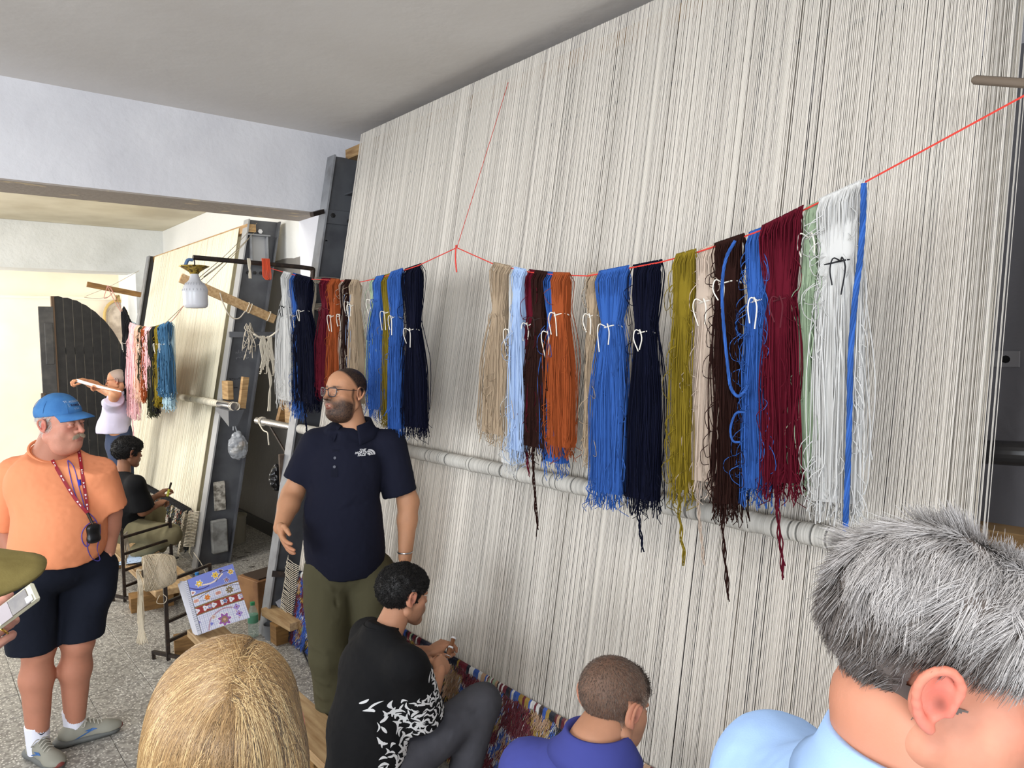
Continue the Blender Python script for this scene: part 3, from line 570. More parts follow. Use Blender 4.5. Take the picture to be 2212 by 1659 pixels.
def skein(label, colour, X, ya, yb, ztop, L, tie=None, seed=0, flare=1.1, pinch=.50, tail=None, density=1., ragged=.2, group='dyed wool skeins on the red line', loops=10, tiecol=None, rad=.00155, shift=0., thick=.03, zb=None):
    """ya,yb: span along the line (Y), zb: heights of the line at those ends"""
    r = np.random.default_rng(seed + 100); yc = (ya + yb) / 2; hw = abs(yb - ya) / 2
    root = thing('yarn_skein', label, 'yarn skein', (X, yc, ztop), 0, group); m = MATS['wool_' + colour]
    def width(t):
        if tie is None: return 1 + (flare - 1) * t
        a = np.clip(t / tie, 0, 1); up = 1 - (1 - pinch) * a ** 2.2; b_ = np.clip((t - tie) / (1 - tie), 0, 1); dn = pinch + (flare - pinch) * np.minimum(1, b_ * 2.2) ** .7
        return np.where(t < tie, up, dn)
    K = 22; N = int(np.clip(hw * 2 / (rad * 2) * 3.4 * density, 34, 230)); t = np.linspace(0, 1, K)
    u = r.uniform(-1, 1, N); side = r.choice([-1, 1], N, p=[.62, .38]); dep = r.uniform(.25, 1, N)
    Ls = L * (1 - ragged * r.random(N) ** 1.5) * (1 - .05 * u * 0)
    wt = width(t[None] * np.ones((N, 1)))
    dpt = thick * np.where(tie is None, 1, .55 + .45 * np.minimum(1, np.abs(t - (tie or 0)) * 4))[None]
    P = np.zeros((N, K, 3)); tt = (np.clip(t / .05, 0, 1))[None]
    P[..., 0] = side[:, None] * (-1) * -1 * (dep[:, None] * dpt * tt) + wig(N, K, .004, r)
    P[..., 1] = u[:, None] * hw * wt + wig(N, K, .0075, r) + shift * t[None]
    zslope = 0 if zb is None else (zb[1] - zb[0]) * .5
    P[..., 2] = -t[None] * Ls[:, None] + u[:, None] * zslope * (1 - t[None] * .7) + np.where(t < .03, .004, 0)[None]
    P[:, -1, 1] += r.normal(0, .008, N); P[:, -1, 0] += r.normal(0, .006, N)
    V, F = strands(P, rad * (.8 + .5 * r.random(N))[:, None] * np.ones((1, K)), 3)
    # curled strays
    nl = loops; Q = []
    for k in range(nl):
        t0 = r.uniform(.05, .9); s_ = r.choice([-1, 1]); l_ = r.uniform(.04, .12); a = r.uniform(.008, .03); w0 = float(width(np.array([t0]))[0]) * hw
        yy = s_ * w0 * r.uniform(.3, 1); xo = -thick * r.uniform(.6, 1.2)
        Q.append(smoothcurve([(xo, yy, -t0 * L), (xo - a * .6, yy + s_ * a, -t0 * L - l_ * .3), (xo - a * .4, yy + s_ * a * r.uniform(.3, 1.3), -t0 * L - l_ * .8), (xo, yy - s_ * a * .2, -t0 * L - l_ * r.uniform(.5, 1.1))], 10))
    # fuzz at the cut end
    for k in range(int(N * .25)):
        yy = r.uniform(-1, 1) * hw * flare + shift; xo = r.uniform(-1, 1) * thick; z0 = -L * r.uniform(.86, .98)
        Q.append(smoothcurve([(xo, yy, z0), (xo + r.normal(0, .01), yy + r.normal(0, .012), z0 - .02), (xo + r.normal(0, .01), yy + r.normal(0, .012), z0 - .04)], 10))
    V2, F2 = strands(np.array(Q), rad * .8, 3); F2 = F2 + len(V)
    V = np.vstack([V, V2]); F = np.vstack([F, F2])
    mesh_obj('strands', V, F, m, root, kind='stuff')
    # inner mass so the bundle reads as solid wool
    cb = MB(); pr = []; 
    for k in range(9):
        tk = k / 8 * .93; wk = float(width(np.array([tk]))[0]) * hw * .82; dk = thick * (.62 if tk > .02 else .15); z = -tk * L
        pr += [(-dk, -wk + shift * tk, z - zslope * .8 * (1 - tk * .7)), (-dk, wk + shift * tk, z + zslope * .8 * (1 - tk * .7)), (dk, wk + shift * tk, z + zslope * .8 * (1 - tk * .7)), (dk, -wk + shift * tk, z - zslope * .8 * (1 - tk * .7))]
    F = [(k * 4 + j, k * 4 + (j + 1) % 4, k * 4 + 4 + (j + 1) % 4, k * 4 + 4 + j) for k in range(8) for j in range(4)] + [(3, 2, 1, 0), (32, 33, 34, 35)]
    mesh_obj('core', pr, F, m, root)
    if tie is not None and tiecol != 'none':
        tm = TIE if tiecol is None else mat('tie_' + tiecol, DYE.get(tiecol, (40, 40, 40)), .9)
        w_ = hw * pinch * 1.04 + .002; z = -tie * L; a = np.linspace(0, 2 * PI, 20); ys = shift * tie
        tb = MB().tube(np.stack([thick * .72 * np.cos(a), ys + w_ * np.sin(a), z + .004 * np.sin(a * 2)], 1), .0022, 5, False)
        for s_ in (-1, 1):
            y0 = ys + r.uniform(-.3, .3) * w_; q = r.uniform(.05, .09)
            tb.tube(smoothcurve([(-thick * .8, y0, z), (-thick - .012, y0 + s_ * .012, z + .008), (-thick - .012, y0 + s_ * .02, z - .02), (-thick - .006, y0 + s_ * r.uniform(.004, .02), z - q)], 12), .002, 5)
        tb.build('tie', tm, root)
    if tail:
        tb = []; tl = tail - L * .9
        for k in range(5 if hw > .02 else 3):
            ph_ = r.uniform(0, 6); tt_ = np.linspace(0, 1, 22); tb.append(np.stack([-.01 + .004 * np.sin(tt_ * 22 + ph_), shift + .003 * np.cos(tt_ * 22 + ph_) + .012 * np.sin(tt_ * 3 + 1) + (k - 2) * .0012, -L * .9 - tt_ * tl * r.uniform(.86, 1)], 1))
        V, F = strands(np.array(tb), .0022, 4); mesh_obj('tail', V, F, m, root)
    return root
XS = 1.85
# the line itself: one red cord tied along its length
LPX = [(545, 568), (620, 590), (672, 603), (780, 609), (830, 598), (903, 574), (987, 535), (1070, 572), (1145, 588), (1200, 594), (1270, 596), (1350, 581), (1425, 567), (1500, 547), (1600, 514), (1660, 492), (1760, 442), (1870, 393), (2212, 207), (2420, 92)]
LP = np.array([onx(x, y, XS) for x, y in LPX]); o_ = np.argsort(LP[:, 1])
LP[0] = ony(545, 568, 5.2)
root = thing('yarn_line', 'thin red cord strung in front of the nearer loom', 'cord', tuple(LP[10])); s_ = Shift(root)
mainl = np.vstack([LP[:1], LP[1:]]); s_(MB().tube(np.vstack([np.linspace(mainl[i], mainl[i + 1], 4, endpoint=False) for i in range(len(mainl) - 1)] + [mainl[-1:]]), .0024, 5).build('line', RED, root))
top = onw(1098, 178, -.02); s_(MB().tube([top, LP[6]], .0016, 4).tube(smoothcurve([LP[6] + (-.003, 0, .012), LP[6] + (-.006, .004, -.04), LP[6] + (-.004, 0, -.105)], 8), .0035, 5).build('hanging_cord', RED, root))
def zline(y): return float(np.interp(y, LP[:, 1][::-1], LP[:, 2][::-1]))
# px span at the line, px span of the lower end, y of the lower end, y of the tie, colour, label, options
SK = [
 (617, 632, 884, 664, 'white', 'white wool skein at the far end of the near red line', dict(tiecol='black', flare=1.5, px=(606, 640), ragged=.3)),
 (630, 648, 905, 683, 'blue', 'blue wool skein between the far white and the big navy skein', dict(px=(634, 652), loops=34)),
 (641, 674, 888, 673, 'navy', 'broad near-black navy skein beside the pipe bracket, trailing a thin tail', dict(px=(642, 688), tail=1.25, flare=1.35)),
 (693, 721, 862, 668, 'maroon', 'dark red wool skein above the bald speaker’s face', dict(px=(686, 724), flare=1.2, tiecol='maroon')),
 (719, 738, 880, 684, 'rust', 'rust orange skein behind the speaker’s head', dict(px=(719, 738))),
 (735, 751, 880, 682, 'beige', 'pale beige skein between rust and dark brown above the speaker', dict(px=(735, 749))),
 (747, 760, 880, None, 'brown', 'narrow dark brown skein hanging above the speaker’s ear', dict(px=(746, 759))),
 (755, 765, 870, 655, 'lblue', 'thin twist of pale blue and white yarn over the brown skein', dict(px=(756, 763), loops=20, density=.8)),
 (763, 779, 890, 661, 'tan', 'tan skein to the right of the thin pale blue twist', dict(px=(766, 788), flare=1.3)),
 (801, 816, 868, 650, 'sage', 'sage green skein, thin below its tie, beside the blue one', dict(px=(799, 806), flare=.6)),
 (813, 831, 905, 651, 'blue', 'blue skein between the sage and the olive skeins', dict(px=(800, 834), flare=1.2, tiecol='blue')),
 (825, 854, 925, 676, 'olive', 'olive skein in the group of five right of the speaker’s head', dict(px=(829, 853), pinch=.5, flare=.8)),
 (849, 875, 950, 686, 'blue', 'bright blue skein between olive and black-navy', dict(px=(851, 873), flare=1.0)),
 (872, 906, 948, 713, 'navy', 'long navy skein right of the bright blue one, over the white roller', dict(px=(873, 917), flare=1.3)),
 (1069, 1106, 962, 683, 'tan', 'tan skein flaring below its tie, first after the bare stretch of cord', dict(px=(1042, 1100), flare=1.35, tiecol='tan', ragged=.2)),
 (1103, 1121, 1032, 715, 'white', 'white skein slanting down to touch the roller', dict(px=(1084, 1118), flare=1.3)),
 (1116, 1141, 1000, 645, 'lblue', 'pale blue skein beside the slanting white one', dict(px=(1112, 1142), tiecol='none', flare=1.15)),
 (1139, 1168, 925, 702, 'maroon', 'dark red skein behind the brown, with a long thin tail', dict(px=(1124, 1150), tail=1.33, flare=.9)),
 (1158, 1184, 992, 690, 'brown', 'dark brown skein with a very long thin tail crossing the roller', dict(px=(1134, 1188), tail=1.42, flare=1.7, tiecol='brown', pinch=.8)),
 (1181, 1200, 1028, 720, 'blue', 'narrow blue skein with a brushy foot behind the rust one', dict(px=(1175, 1221), flare=1.6)),
 (1199, 1236, 990, 680, 'rust', 'rust orange skein tied in white near the middle of the line', dict(px=(1189, 1245), flare=1.35, pinch=.7)),
 (1266, 1299, 1012, 683, 'tan', 'thin tan skein just left of the broad blue one', dict(px=(1264, 1284), flare=.7)),
 (1295, 1362, 1098, 705, 'blue', 'broad bright blue skein hanging past the roller', dict(px=(1279, 1352), flare=1.12)),
 (1363, 1427, 1114, 718, 'navy', 'navy skein with a white bow and a knotted tail below the roller', dict(px=(1350, 1420), tail=1.16, flare=1.12)),
 (1466, 1508, 1092, 660, 'olive', 'olive skein at the start of the high rising group, tail knotted', dict(px=(1464, 1500), tail=1.24, flare=.75, tiecol='none', loops=26, pinch=.85)),
 (1504, 1549, 1075, 652, 'beige', 'pinkish beige skein with loose looping ends beside the olive one', dict(px=(1478, 1550), tail=1.28, flare=1.1, loops=30, pinch=.8)),
 (1544, 1608, 1128, 611, 'brown', 'dark chocolate skein with a blue cord draped over it', dict(px=(1543, 1604), tail=1.32, loops=34, flare=1.0, pinch=.7)),
 (1613, 1668, 1096, 650, 'blue', 'fuzzy blue skein between chocolate and dark red', dict(px=(1602, 1672), loops=60, flare=1.2, pinch=.75)),
 (1650, 1738, 1082, 648, 'maroon', 'widest dark red skein, pinched to a waist, near the white one', dict(px=(1655, 1736), tail=1.28, tiecol='maroon', pinch=.52, flare=1.0)),
 (1735, 1771, 1056, 512, 'sage', 'sage green skein tucked beside the big white one', dict(px=(1714, 1760), flare=1.2, loops=24, pinch=.8)),
 (1767, 1866, 1132, 567, 'white', 'big white skein at the high near end of the red line', dict(px=(1752, 1862), loops=40, tiecol='black', pinch=.86, flare=1.12, ragged=.2)),
]
for k, (xl, xr, yb_, yt, colr, lab, op) in enumerate(SK):
    op = dict(op); px = op.pop('px'); a = onx(xl, 600, XS)[1]; b = onx(xr, 600, XS)[1]; za, zb_ = zline(a), zline(b); zt = (za + zb_) / 2 + .006
    cb_ = onx((px[0] + px[1]) / 2, yb_, XS); L = zt - cb_[2]; sh_ = cb_[1] - (a + b) / 2
    ti = None if yt is None else (zt - onx((xl + xr) / 2, yt, XS)[2]) / L
    jx = (-.018, .018, -.004, .012)[k % 4]
    if 'tail' in op: op['tail'] *= L
    wpx = abs(onx(px[0], yb_, XS)[1] - onx(px[1], yb_, XS)[1]) / abs(a - b); op['flare'] = max(.5, wpx)
    skein(lab, colr, XS + jx * .6, b, a, zt, L, ti, k, shift=sh_, zb=(zb_, za), rad=.0016, **op)
# blue cords: one draped in a loop over the chocolate skein, one hanging beside the big white skein
def rope(label, pts, r, m, name='blue_cord', n=80):
    pts = np.array(pts); c = smoothcurve(pts, n); root = thing(name, label, 'cord', tuple(c[0])); t = np.arange(n) * .55; st = []
    T = np.gradient(c, axis=0); T /= np.linalg.norm(T, axis=1)[:, None]; u = np.cross(T, np.array([1, 0, .1])); u /= np.linalg.norm(u, axis=1)[:, None]; v = np.cross(T, u)
    for k in range(4): a = t + k * PI / 2; st.append(c + r * .6 * (np.cos(a)[:, None] * u + np.sin(a)[:, None] * v))
    V, F = strands(np.array(st), r * .62, 5); o = mesh_obj('cord_strands', V - c[0], F, m, root, True); return root
rope('blue twisted cord looped over the chocolate skein', [onx(x, y, XS - .05) for x, y in [(1588, 520), (1568, 560), (1560, 620), (1563, 700), (1572, 790), (1578, 835), (1592, 855), (1606, 848), (1616, 832)]], .0042, MATS['wool_blue'])
rope('long blue twisted cord hanging beside the big white skein to the roller', [onx(x, y, XS - .045) for x, y in [(1866, 396), (1864, 480), (1858, 560), (1848, 640), (1838, 760), (1835, 900), (1832, 1000), (1828, 1100), (1826, 1150), (1824, 1204)]], .0062, MATS['wool_blue'])
rope('small blue cord tail curling off the fuzzy blue skein', [onx(x, y, XS - .05) for x, y in [(1612, 890), (1590, 893), (1578, 925), (1583, 952), (1600, 955)]], .003, MATS['wool_blue'], n=30)
# the back-room skeins
X2 = 1.80
L2P = np.array([ony(238, 618, 8.4)] + [onx(x, y, X2) for x, y in [(277, 694), (300, 704), (330, 708), (350, 702), (370, 694), (400, 655), (418, 620)]])
L2P[-1] = ony(545, 566, 5.2) * .0 + onx(430, 600, X2)
root = thing('yarn_line', 'thin reddish cord carrying the pink and slate skeins in the back room', 'cord', tuple(L2P[2])); s_ = Shift(root)
s_(MB().tube(smoothcurve(L2P, 40), .003, 5).build('line', mat('faded_red_cord', (176, 112, 96), .8), root))
def z2(y): return float(np.interp(y, L2P[:, 1][::-1], L2P[:, 2][::-1]))
SK2 = [(272, 284, 862, 742, 'black', 'black skein at the far end of the back-room line', {}), (281, 288, 850, None, 'pale', 'pale blue skein just inside the black one', {}), (284, 301, 905, 722, 'pink', 'pale pink skein with straggling ends in the back room', dict(ragged=.4, loops=30, tail=1.2)),
 (299, 313, 868, None, 'peach', 'peach skein streaked between pink and rust', dict(loops=20, tail=1.15)), (306, 314, 820, 745, 'dgreen', 'small ragged dark green tuft over the peach skein', dict(loops=30)), (312, 320, 868, None, 'rust', 'rust skein in the middle of the back-room group', {}), (317, 331, 840, 742, 'pink', 'second pink skein, short bundle right of the rust', dict(loops=24)),
 (327, 338, 902, None, 'dgreen', 'dark green skein with a frayed black foot', dict(loops=20, ragged=.2)), (334, 341, 895, None, 'black', 'narrow black skein beside the olive one', {}), (339, 348, 880, 744, 'olive', 'olive skein next to the slate blue one', dict(loops=14)),
 (350, 366, 886, None, 'pale', 'pale blue skein showing beneath the slate one', dict(rad_=0)), (348, 368, 858, 744, 'slate', 'slate blue skein, last and nearest of the back-room group', {})]
for k, (xl, xr, yb_, yt, colr, lab, op) in enumerate(SK2):
    op = dict(op); op.pop('rad_', 0); a = onx(xl, 700, X2)[1]; b = onx(xr, 700, X2)[1]; za, zb_ = z2(a), z2(b); zt = (za + zb_) / 2; pxb = (xl + xr) / 2 + (k - 4) * .7
    cb_ = onx(pxb, yb_, X2); L = zt - cb_[2]; ti = None if yt is None else min(.6, (zt - onx((xl + xr) / 2, yt, X2)[2]) / L)
    if 'tail' in op: op['tail'] *= L
    skein(lab, colr, X2 + (.02 if colr == 'pale' else -.01), b, a, zt, L, ti, 60 + k, shift=cb_[1] - (a + b) / 2, zb=(zb_, za), rad=.0034, flare=1.2, pinch=.75, group='coloured skeins on the back-room line', **op)
# undyed skein of warp cord looped over the arm beyond the speaker
def bundle(label, name, pts_list, r, m, cat='cord'):
    root = thing(name, label, cat, tuple(pts_list[0][0])); V, F = strands(np.array([smoothcurve(p, 16) for p in pts_list]), r, 4); o = mesh_obj('strands', V - np.array(root.location), F, m, root, kind='stuff'); return root
q = []
for k in range(26):
    j = RNG.normal(0, 1, 3); a = ony(568 + 16 * (k % 2) + j[0] * 3, 725 + abs(j[1]) * 2, 5.6); f_ = ony(560 + 34 * RNG.random(), 775 + 35 * RNG.random(), 5.6); q.append([a, (a * .5 + f_ * .5) + (j[2] * .01, 0, .02), f_, f_ + (.01 * j[0], .01 * j[1], -.01)])
for k in range(6): q.append([ony(576, 780, 5.6), ony(582 + k, 820, 5.6), ony(582 + RNG.normal(0, 2), 850, 5.6), ony(581 + RNG.normal(0, 2), 888, 5.6)])
bundle('small undyed skein with a knotted tail on a slack cord left of the white skein', 'cord_skein', q, .004, COTTON)
root = thing('slack_cord', 'thick undyed cord slung from the back post to the white skein', 'cord', tuple(ony(548, 722, 5.6)))
c_ = smoothcurve([ony(548, 722, 5.6), ony(566, 730, 5.6), ony(583, 727, 5.6), ony(600, 714, 5.5), ony(618, 695, 5.3)], 20); mesh_obj('cord_body', tube(c_, .007, 6)[0] - c_[0], tube(c_, .007, 6)[1], COTTON, root, True)
q = []
for k in range(16):
    a = ony(538 + RNG.normal(0, 3), 700 + RNG.normal(0, 3), 6.35); f_ = ony(540 + RNG.normal(0, 9), 745 + RNG.normal(0, 14), 6.35); q.append([a, a * .6 + f_ * .4 + RNG.normal(0, .015, 3), f_ + RNG.normal(0, .02, 3), f_])
bundle('frayed knot of grey cord tied at the back post', 'frayed_knot', q, .004, MATS['dirty_cord'], 'cord')
# ------------------------------------------------------------------ implicit modelling (smooth unions, surface nets)
A = lambda *v: np.array(v, float)
def cap(a, b, r1, r2=None, k=.02, op='+', cut=None, sq=None):
    return dict(t='cap', a=A(*a), b=A(*b), r=(r1, r1 if r2 is None else r2), k=k, op=op, cut=cut, sq=sq)
def ell(c, r, k=.02, op='+', rot=None, cut=None): return dict(t='ell', c=A(*c), rr=A(*r), k=k, op=op, rot=rot, cut=cut)
def chain(pts, rs, k=.02, **kw): return [cap(pts[i], pts[i + 1], rs[i], rs[i + 1], k, **kw) for i in range(len(pts) - 1)]
def rotm(rx=0, ry=0, rz=0):
    from mathutils import Euler
    return np.array(Euler((rx, ry, rz)).to_matrix())
def _dist(p, P):
    if p['t'] == 'cap':
        a, b = p['a'], p['b']; ab = b - a; L = ab @ ab + 1e-12; q = P - a; t = np.clip(q @ ab / L, 0, 1); d = q - t[..., None] * ab
        if p['sq'] is not None:
            ax, s = p['sq']; ax = A(*ax); ax /= np.linalg.norm(ax); d = d + (d @ ax)[..., None] * ax * (1 / s - 1); f = np.linalg.norm(d, axis=-1) - (p['r'][0] + (p['r'][1] - p['r'][0]) * t); f = f * (s if s < 1 else 1)
        else: f = np.linalg.norm(d, axis=-1) - (p['r'][0] + (p['r'][1] - p['r'][0]) * t)
    else:
        q = P - p['c']
        if p['rot'] is not None: q = q @ p['rot']
        k0 = np.linalg.norm(q / p['rr'], axis=-1); k1 = np.linalg.norm(q / p['rr'] ** 2, axis=-1) + 1e-9; f = k0 * (k0 - 1) / k1
    if p['cut'] is not None:
        for (pt, n) in (p['cut'] if isinstance(p['cut'], list) else [p['cut']]):
            n = A(*n); n /= np.linalg.norm(n); f = np.maximum(f, (P - A(*pt)) @ n)
    return f
def _bb(p):
    if p['t'] == 'cap':
        m = max(p['r']) * (1 if p['sq'] is None else max(1, p['sq'][1])); return np.minimum(p['a'], p['b']) - m, np.maximum(p['a'], p['b']) + m
    m = p['rr'].max() if p['rot'] is not None else p['rr']; return p['c'] - m, p['c'] + m
def sdf(prims, h, cuts=()):
    """returns V (N,3), F quads"""
    add = [p for p in prims if p['op'] == '+']
    lo = np.min([_bb(p)[0] for p in add], 0) - 3 * h; hi = np.max([_bb(p)[1] for p in add], 0) + 3 * h
    n = np.ceil((hi - lo) / h).astype(int) + 1; f = np.full(n, .2, np.float32)
    for p in prims:
        a, b = _bb(p); k = p['k']; i0 = np.clip(((a - k - 2 * h - lo) / h).astype(int), 0, n - 1); i1 = np.clip(((b + k + 2 * h - lo) / h).astype(int) + 2, 1, n)
        if (i1 <= i0).any(): continue
        g = np.stack(np.meshgrid(*[lo[d] + h * np.arange(i0[d], i1[d]) for d in range(3)], indexing='ij'), -1)
        d = _dist(p, g).astype(np.float32); s = tuple(slice(i0[q], i1[q]) for q in range(3)); c = f[s]
        if p['op'] == '+':
            hh = np.maximum(k - np.abs(c - d), 0) / max(k, 1e-6); f[s] = np.minimum(c, d) - hh * hh * k * .25
        else:
            hh = np.maximum(k - np.abs(c + d), 0) / max(k, 1e-6); f[s] = np.maximum(c, -d) + hh * hh * k * .25
    if len(cuts):
        g = np.stack(np.meshgrid(*[lo[d] + h * np.arange(n[d]) for d in range(3)], indexing='ij'), -1)
        for (pt, nn) in cuts: nn = A(*nn); nn /= np.linalg.norm(nn); f = np.maximum(f, ((g - A(*pt)) @ nn).astype(np.float32))
    return nets(f, lo, h)
def nets(f, lo, h):
    ins = f < 0; s = np.zeros(tuple(np.array(f.shape) - 1), np.int8)
    cs = [(i, j, k) for i in (0, 1) for j in (0, 1) for k in (0, 1)]
    sl = lambda c: tuple(slice(c[d], f.shape[d] - 1 + c[d]) for d in range(3))
    for c in cs: s += ins[sl(c)]
    act = (s > 0) & (s < 8); idx = np.argwhere(act); N = len(idx); vid = np.full(act.shape, -1, np.int64); vid[act] = np.arange(N)
    acc = np.zeros((N, 3)); cnt = np.zeros(N)
    for a in cs:
        for d in range(3):
            if a[d] == 0:
                b = list(a); b[d] = 1; fa = f[tuple((idx + a).T)]; fb = f[tuple((idx + b).T)]; m = (fa < 0) != (fb < 0)
                t = fa / np.where(m, fa - fb, 1); p = np.array(a, float)[None] * np.ones((N, 1)); p[:, d] = t; acc[m] += p[m]; cnt[m] += 1
    V = lo + h * (idx + acc / cnt[:, None]); F = []
    for d in range(3):
        e = [0, 0, 0]; e[d] = 1; a = [slice(None)] * 3; b = [slice(None)] * 3; a[d] = slice(0, -1); b[d] = slice(1, None)
        x = ins[tuple(a)] != ins[tuple(b)]; q = np.argwhere(x); u, v = (d + 1) % 3, (d + 2) % 3
        q = q[(q[:, u] > 0) & (q[:, v] > 0) & (q[:, u] < f.shape[u] - 1) & (q[:, v] < f.shape[v] - 1)]
        eu = np.zeros(3, int); ev = np.zeros(3, int); eu[u] = 1; ev[v] = 1
        g = [vid[tuple((q - w_).T)] for w_ in (0 * eu, eu, eu + ev, ev)]; G = np.stack(g, 1); fl = ins[tuple(q.T)]
        G[~fl] = G[~fl][:, ::-1]; F.append(G)
    F = np.concatenate(F); F = F[(F >= 0).all(1)]
    return V, F
def normals(V, F):
    n = np.cross(V[F[:, 2]] - V[F[:, 0]], V[F[:, 3]] - V[F[:, 1]]); o = np.zeros_like(V)
    for k in range(4): np.add.at(o, F[:, k], n)
    return o / (np.linalg.norm(o, axis=1)[:, None] + 1e-12)
def relax(V, F, it=1, lam=.5):
    e = np.concatenate([F[:, [0, 1]], F[:, [1, 2]], F[:, [2, 3]], F[:, [3, 0]]]); 
    for _ in range(it):
        s = np.zeros_like(V); c = np.zeros(len(V)); np.add.at(s, e[:, 0], V[e[:, 1]]); np.add.at(c, e[:, 0], 1); np.add.at(s, e[:, 1], V[e[:, 0]]); np.add.at(c, e[:, 1], 1)
        V = V + lam * (s / np.maximum(c, 1)[:, None] - V)
    return V
def join(parts):
    V = np.concatenate([p[0] for p in parts]); k = 0; F = []
    for p in parts: F.append(p[1] + k); k += len(p[0])
    return V, np.concatenate(F)
def xf(V, M): M = np.array(M); return V @ M[:3, :3].T + M[:3, 3]
# ------------------------------------------------------------------ figure kit. Local frame: x = the person's right, y = forward, z = up
VSKIN = mat('skin', vcol=True, rough=.55, sss=.12, bump=(220, .12, .002), spec=.35)
def cloth_mat(name, rgb, rough=.9, **k): return mat(name, rgb, rough, bump=(420, .2, .0015), spec=.22, **k)
class Frame:
    """world <-> person's local frame"""
    def __init__(s, loc, heading): s.loc = A(*loc); s.th = math.radians(heading) - PI / 2; c, n = math.cos(s.th), math.sin(s.th); s.R = np.array([[c, -n, 0], [n, c, 0], [0, 0, 1]])
    def L(s, p): return (np.asarray(p, float) - s.loc) @ s.R
def hm(loc, yaw=0, pitch=0, roll=0):
    """head matrix: yaw + = turn to the person's left, pitch + = look up, roll"""
    return np.array(Matrix.Translation(loc) @ Matrix.Rotation(math.radians(yaw), 4, 'Z') @ Matrix.Rotation(math.radians(pitch), 4, 'X') @ Matrix.Rotation(math.radians(roll), 4, 'Y'))
def head_geo(h=.0028, wide=1., jaw=1., nose=1., fat=0., mouth=0., brow=1., ears=1., sy=1., sz=1., full=True):
    P = [ell((0, -.012, .036), (.073 * wide, .094 * sy, .082 * sz), .01), ell((0, .034, -.03), (.055 * wide * jaw, .056, .074), .03), ell((0, .044, .045), (.060 * wide, .044, .048), .03)]
    for s in (-1, 1):
        P += [cap((s * .052 * wide * jaw, -.004, -.058), (s * .016, .074, -.096), .018 + fat * .012, .017, .035), ell((s * .041 * wide, .060, -.018), (.022, .020, .02), .022),
              ell((s * .043 * wide, .045, -.052), (.02 + fat * .02, .026, .03), .03)]
    P += [ell((0, .078, -.098), (.02 * jaw, .016, .016), .02), cap((-.033, .078, .027), (.033, .078, .027), .0105 * brow, k=.018), cap((-.024, .082, -.052), (.024, .082, -.052), .017, k=.025)]
    if fat: P += [ell((0, .03, -.108), (.052 + .03 * fat, .05, .03 + .02 * fat), .04)]
    if full:
        for s in (-1, 1): P += [ell((s * .031, .101, .006), (.018, .016, .013), .014, '-')]
        P += [cap((0, .088, .016), (0, .110 + .006 * nose, -.027), .0065, .0105 * nose, .012)]
        for s in (-1, 1): P += [ell((s * .0125, .1, -.032), (.0085 * nose, .010, .0075), .008), ell((s * .031, .086, .0125), (.0175, .0130, .0090), .006), ell((s * .031, .085, -.0045), (.016, .012, .0068), .006), ell((s * .007, .107, -.0395), (.0035, .005, .004), .003, '-')]
        if mouth > 0:
            P += [cap((-.020, .088, -.060 + .001), (.020, .088, -.059), .0075, k=.008), cap((-.013, .099, -.0595), (.013, .099, -.0595), .0052, k=.006), cap((-.014, .096, -.060 - .012 - mouth * .012), (.014, .096, -.060 - .012 - mouth * .012), .0062, k=.008),
                  ell((0, .104, -.065 - mouth * .006), (.017, .018, .0035 + mouth * .006), .004, '-')]
        else:
            P += [cap((-.012, .0985, -.0585), (.012, .0985, -.0585), .0055, k=.008), cap((-.012, .0975, -.069), (.012, .0975, -.069), .006, k=.008), cap((-.02, .106, -.0638), (.02, .106, -.0638), .0028, k=.003, op='-')]
    for s in (-1, 1):
        x = s * .075 * wide; R_ = rotm(math.radians(-12), 0, math.radians(-s * 22))
        P += [ell((x + s * .005, -.014, -.002), (.0065, .0185 * ears, .031 * ears), .006, rot=R_)]
        q = [(x + s * .011, .000, -.006), (x + s * .015, .003, .016), (x + s * .019, -.010, .0295), (x + s * .022, -.026, .022), (x + s * .020, -.030, .004), (x + s * .014, -.022, -.018), (x + s * .008, -.010, -.030)]
        q = smoothcurve(q, 17); P += chain(list(q), list(np.interp(np.arange(17), [0, 11, 16], [.0034, .0034, .0052])), .004)
        P += [ell((x + s * .013, -.010, -.004), (.006, .0095, .013), .005, '-', rot=R_), cap((x + s * .010, .002, -.004), (x + s * .010, .001, -.011), .0035, k=.004)]
    V, F = sdf(P, h); return relax(V, F, 1, .35), F
def gauss(P, c, s): return np.exp(-(((P - A(*c)) / A(*s)) ** 2).sum(1))
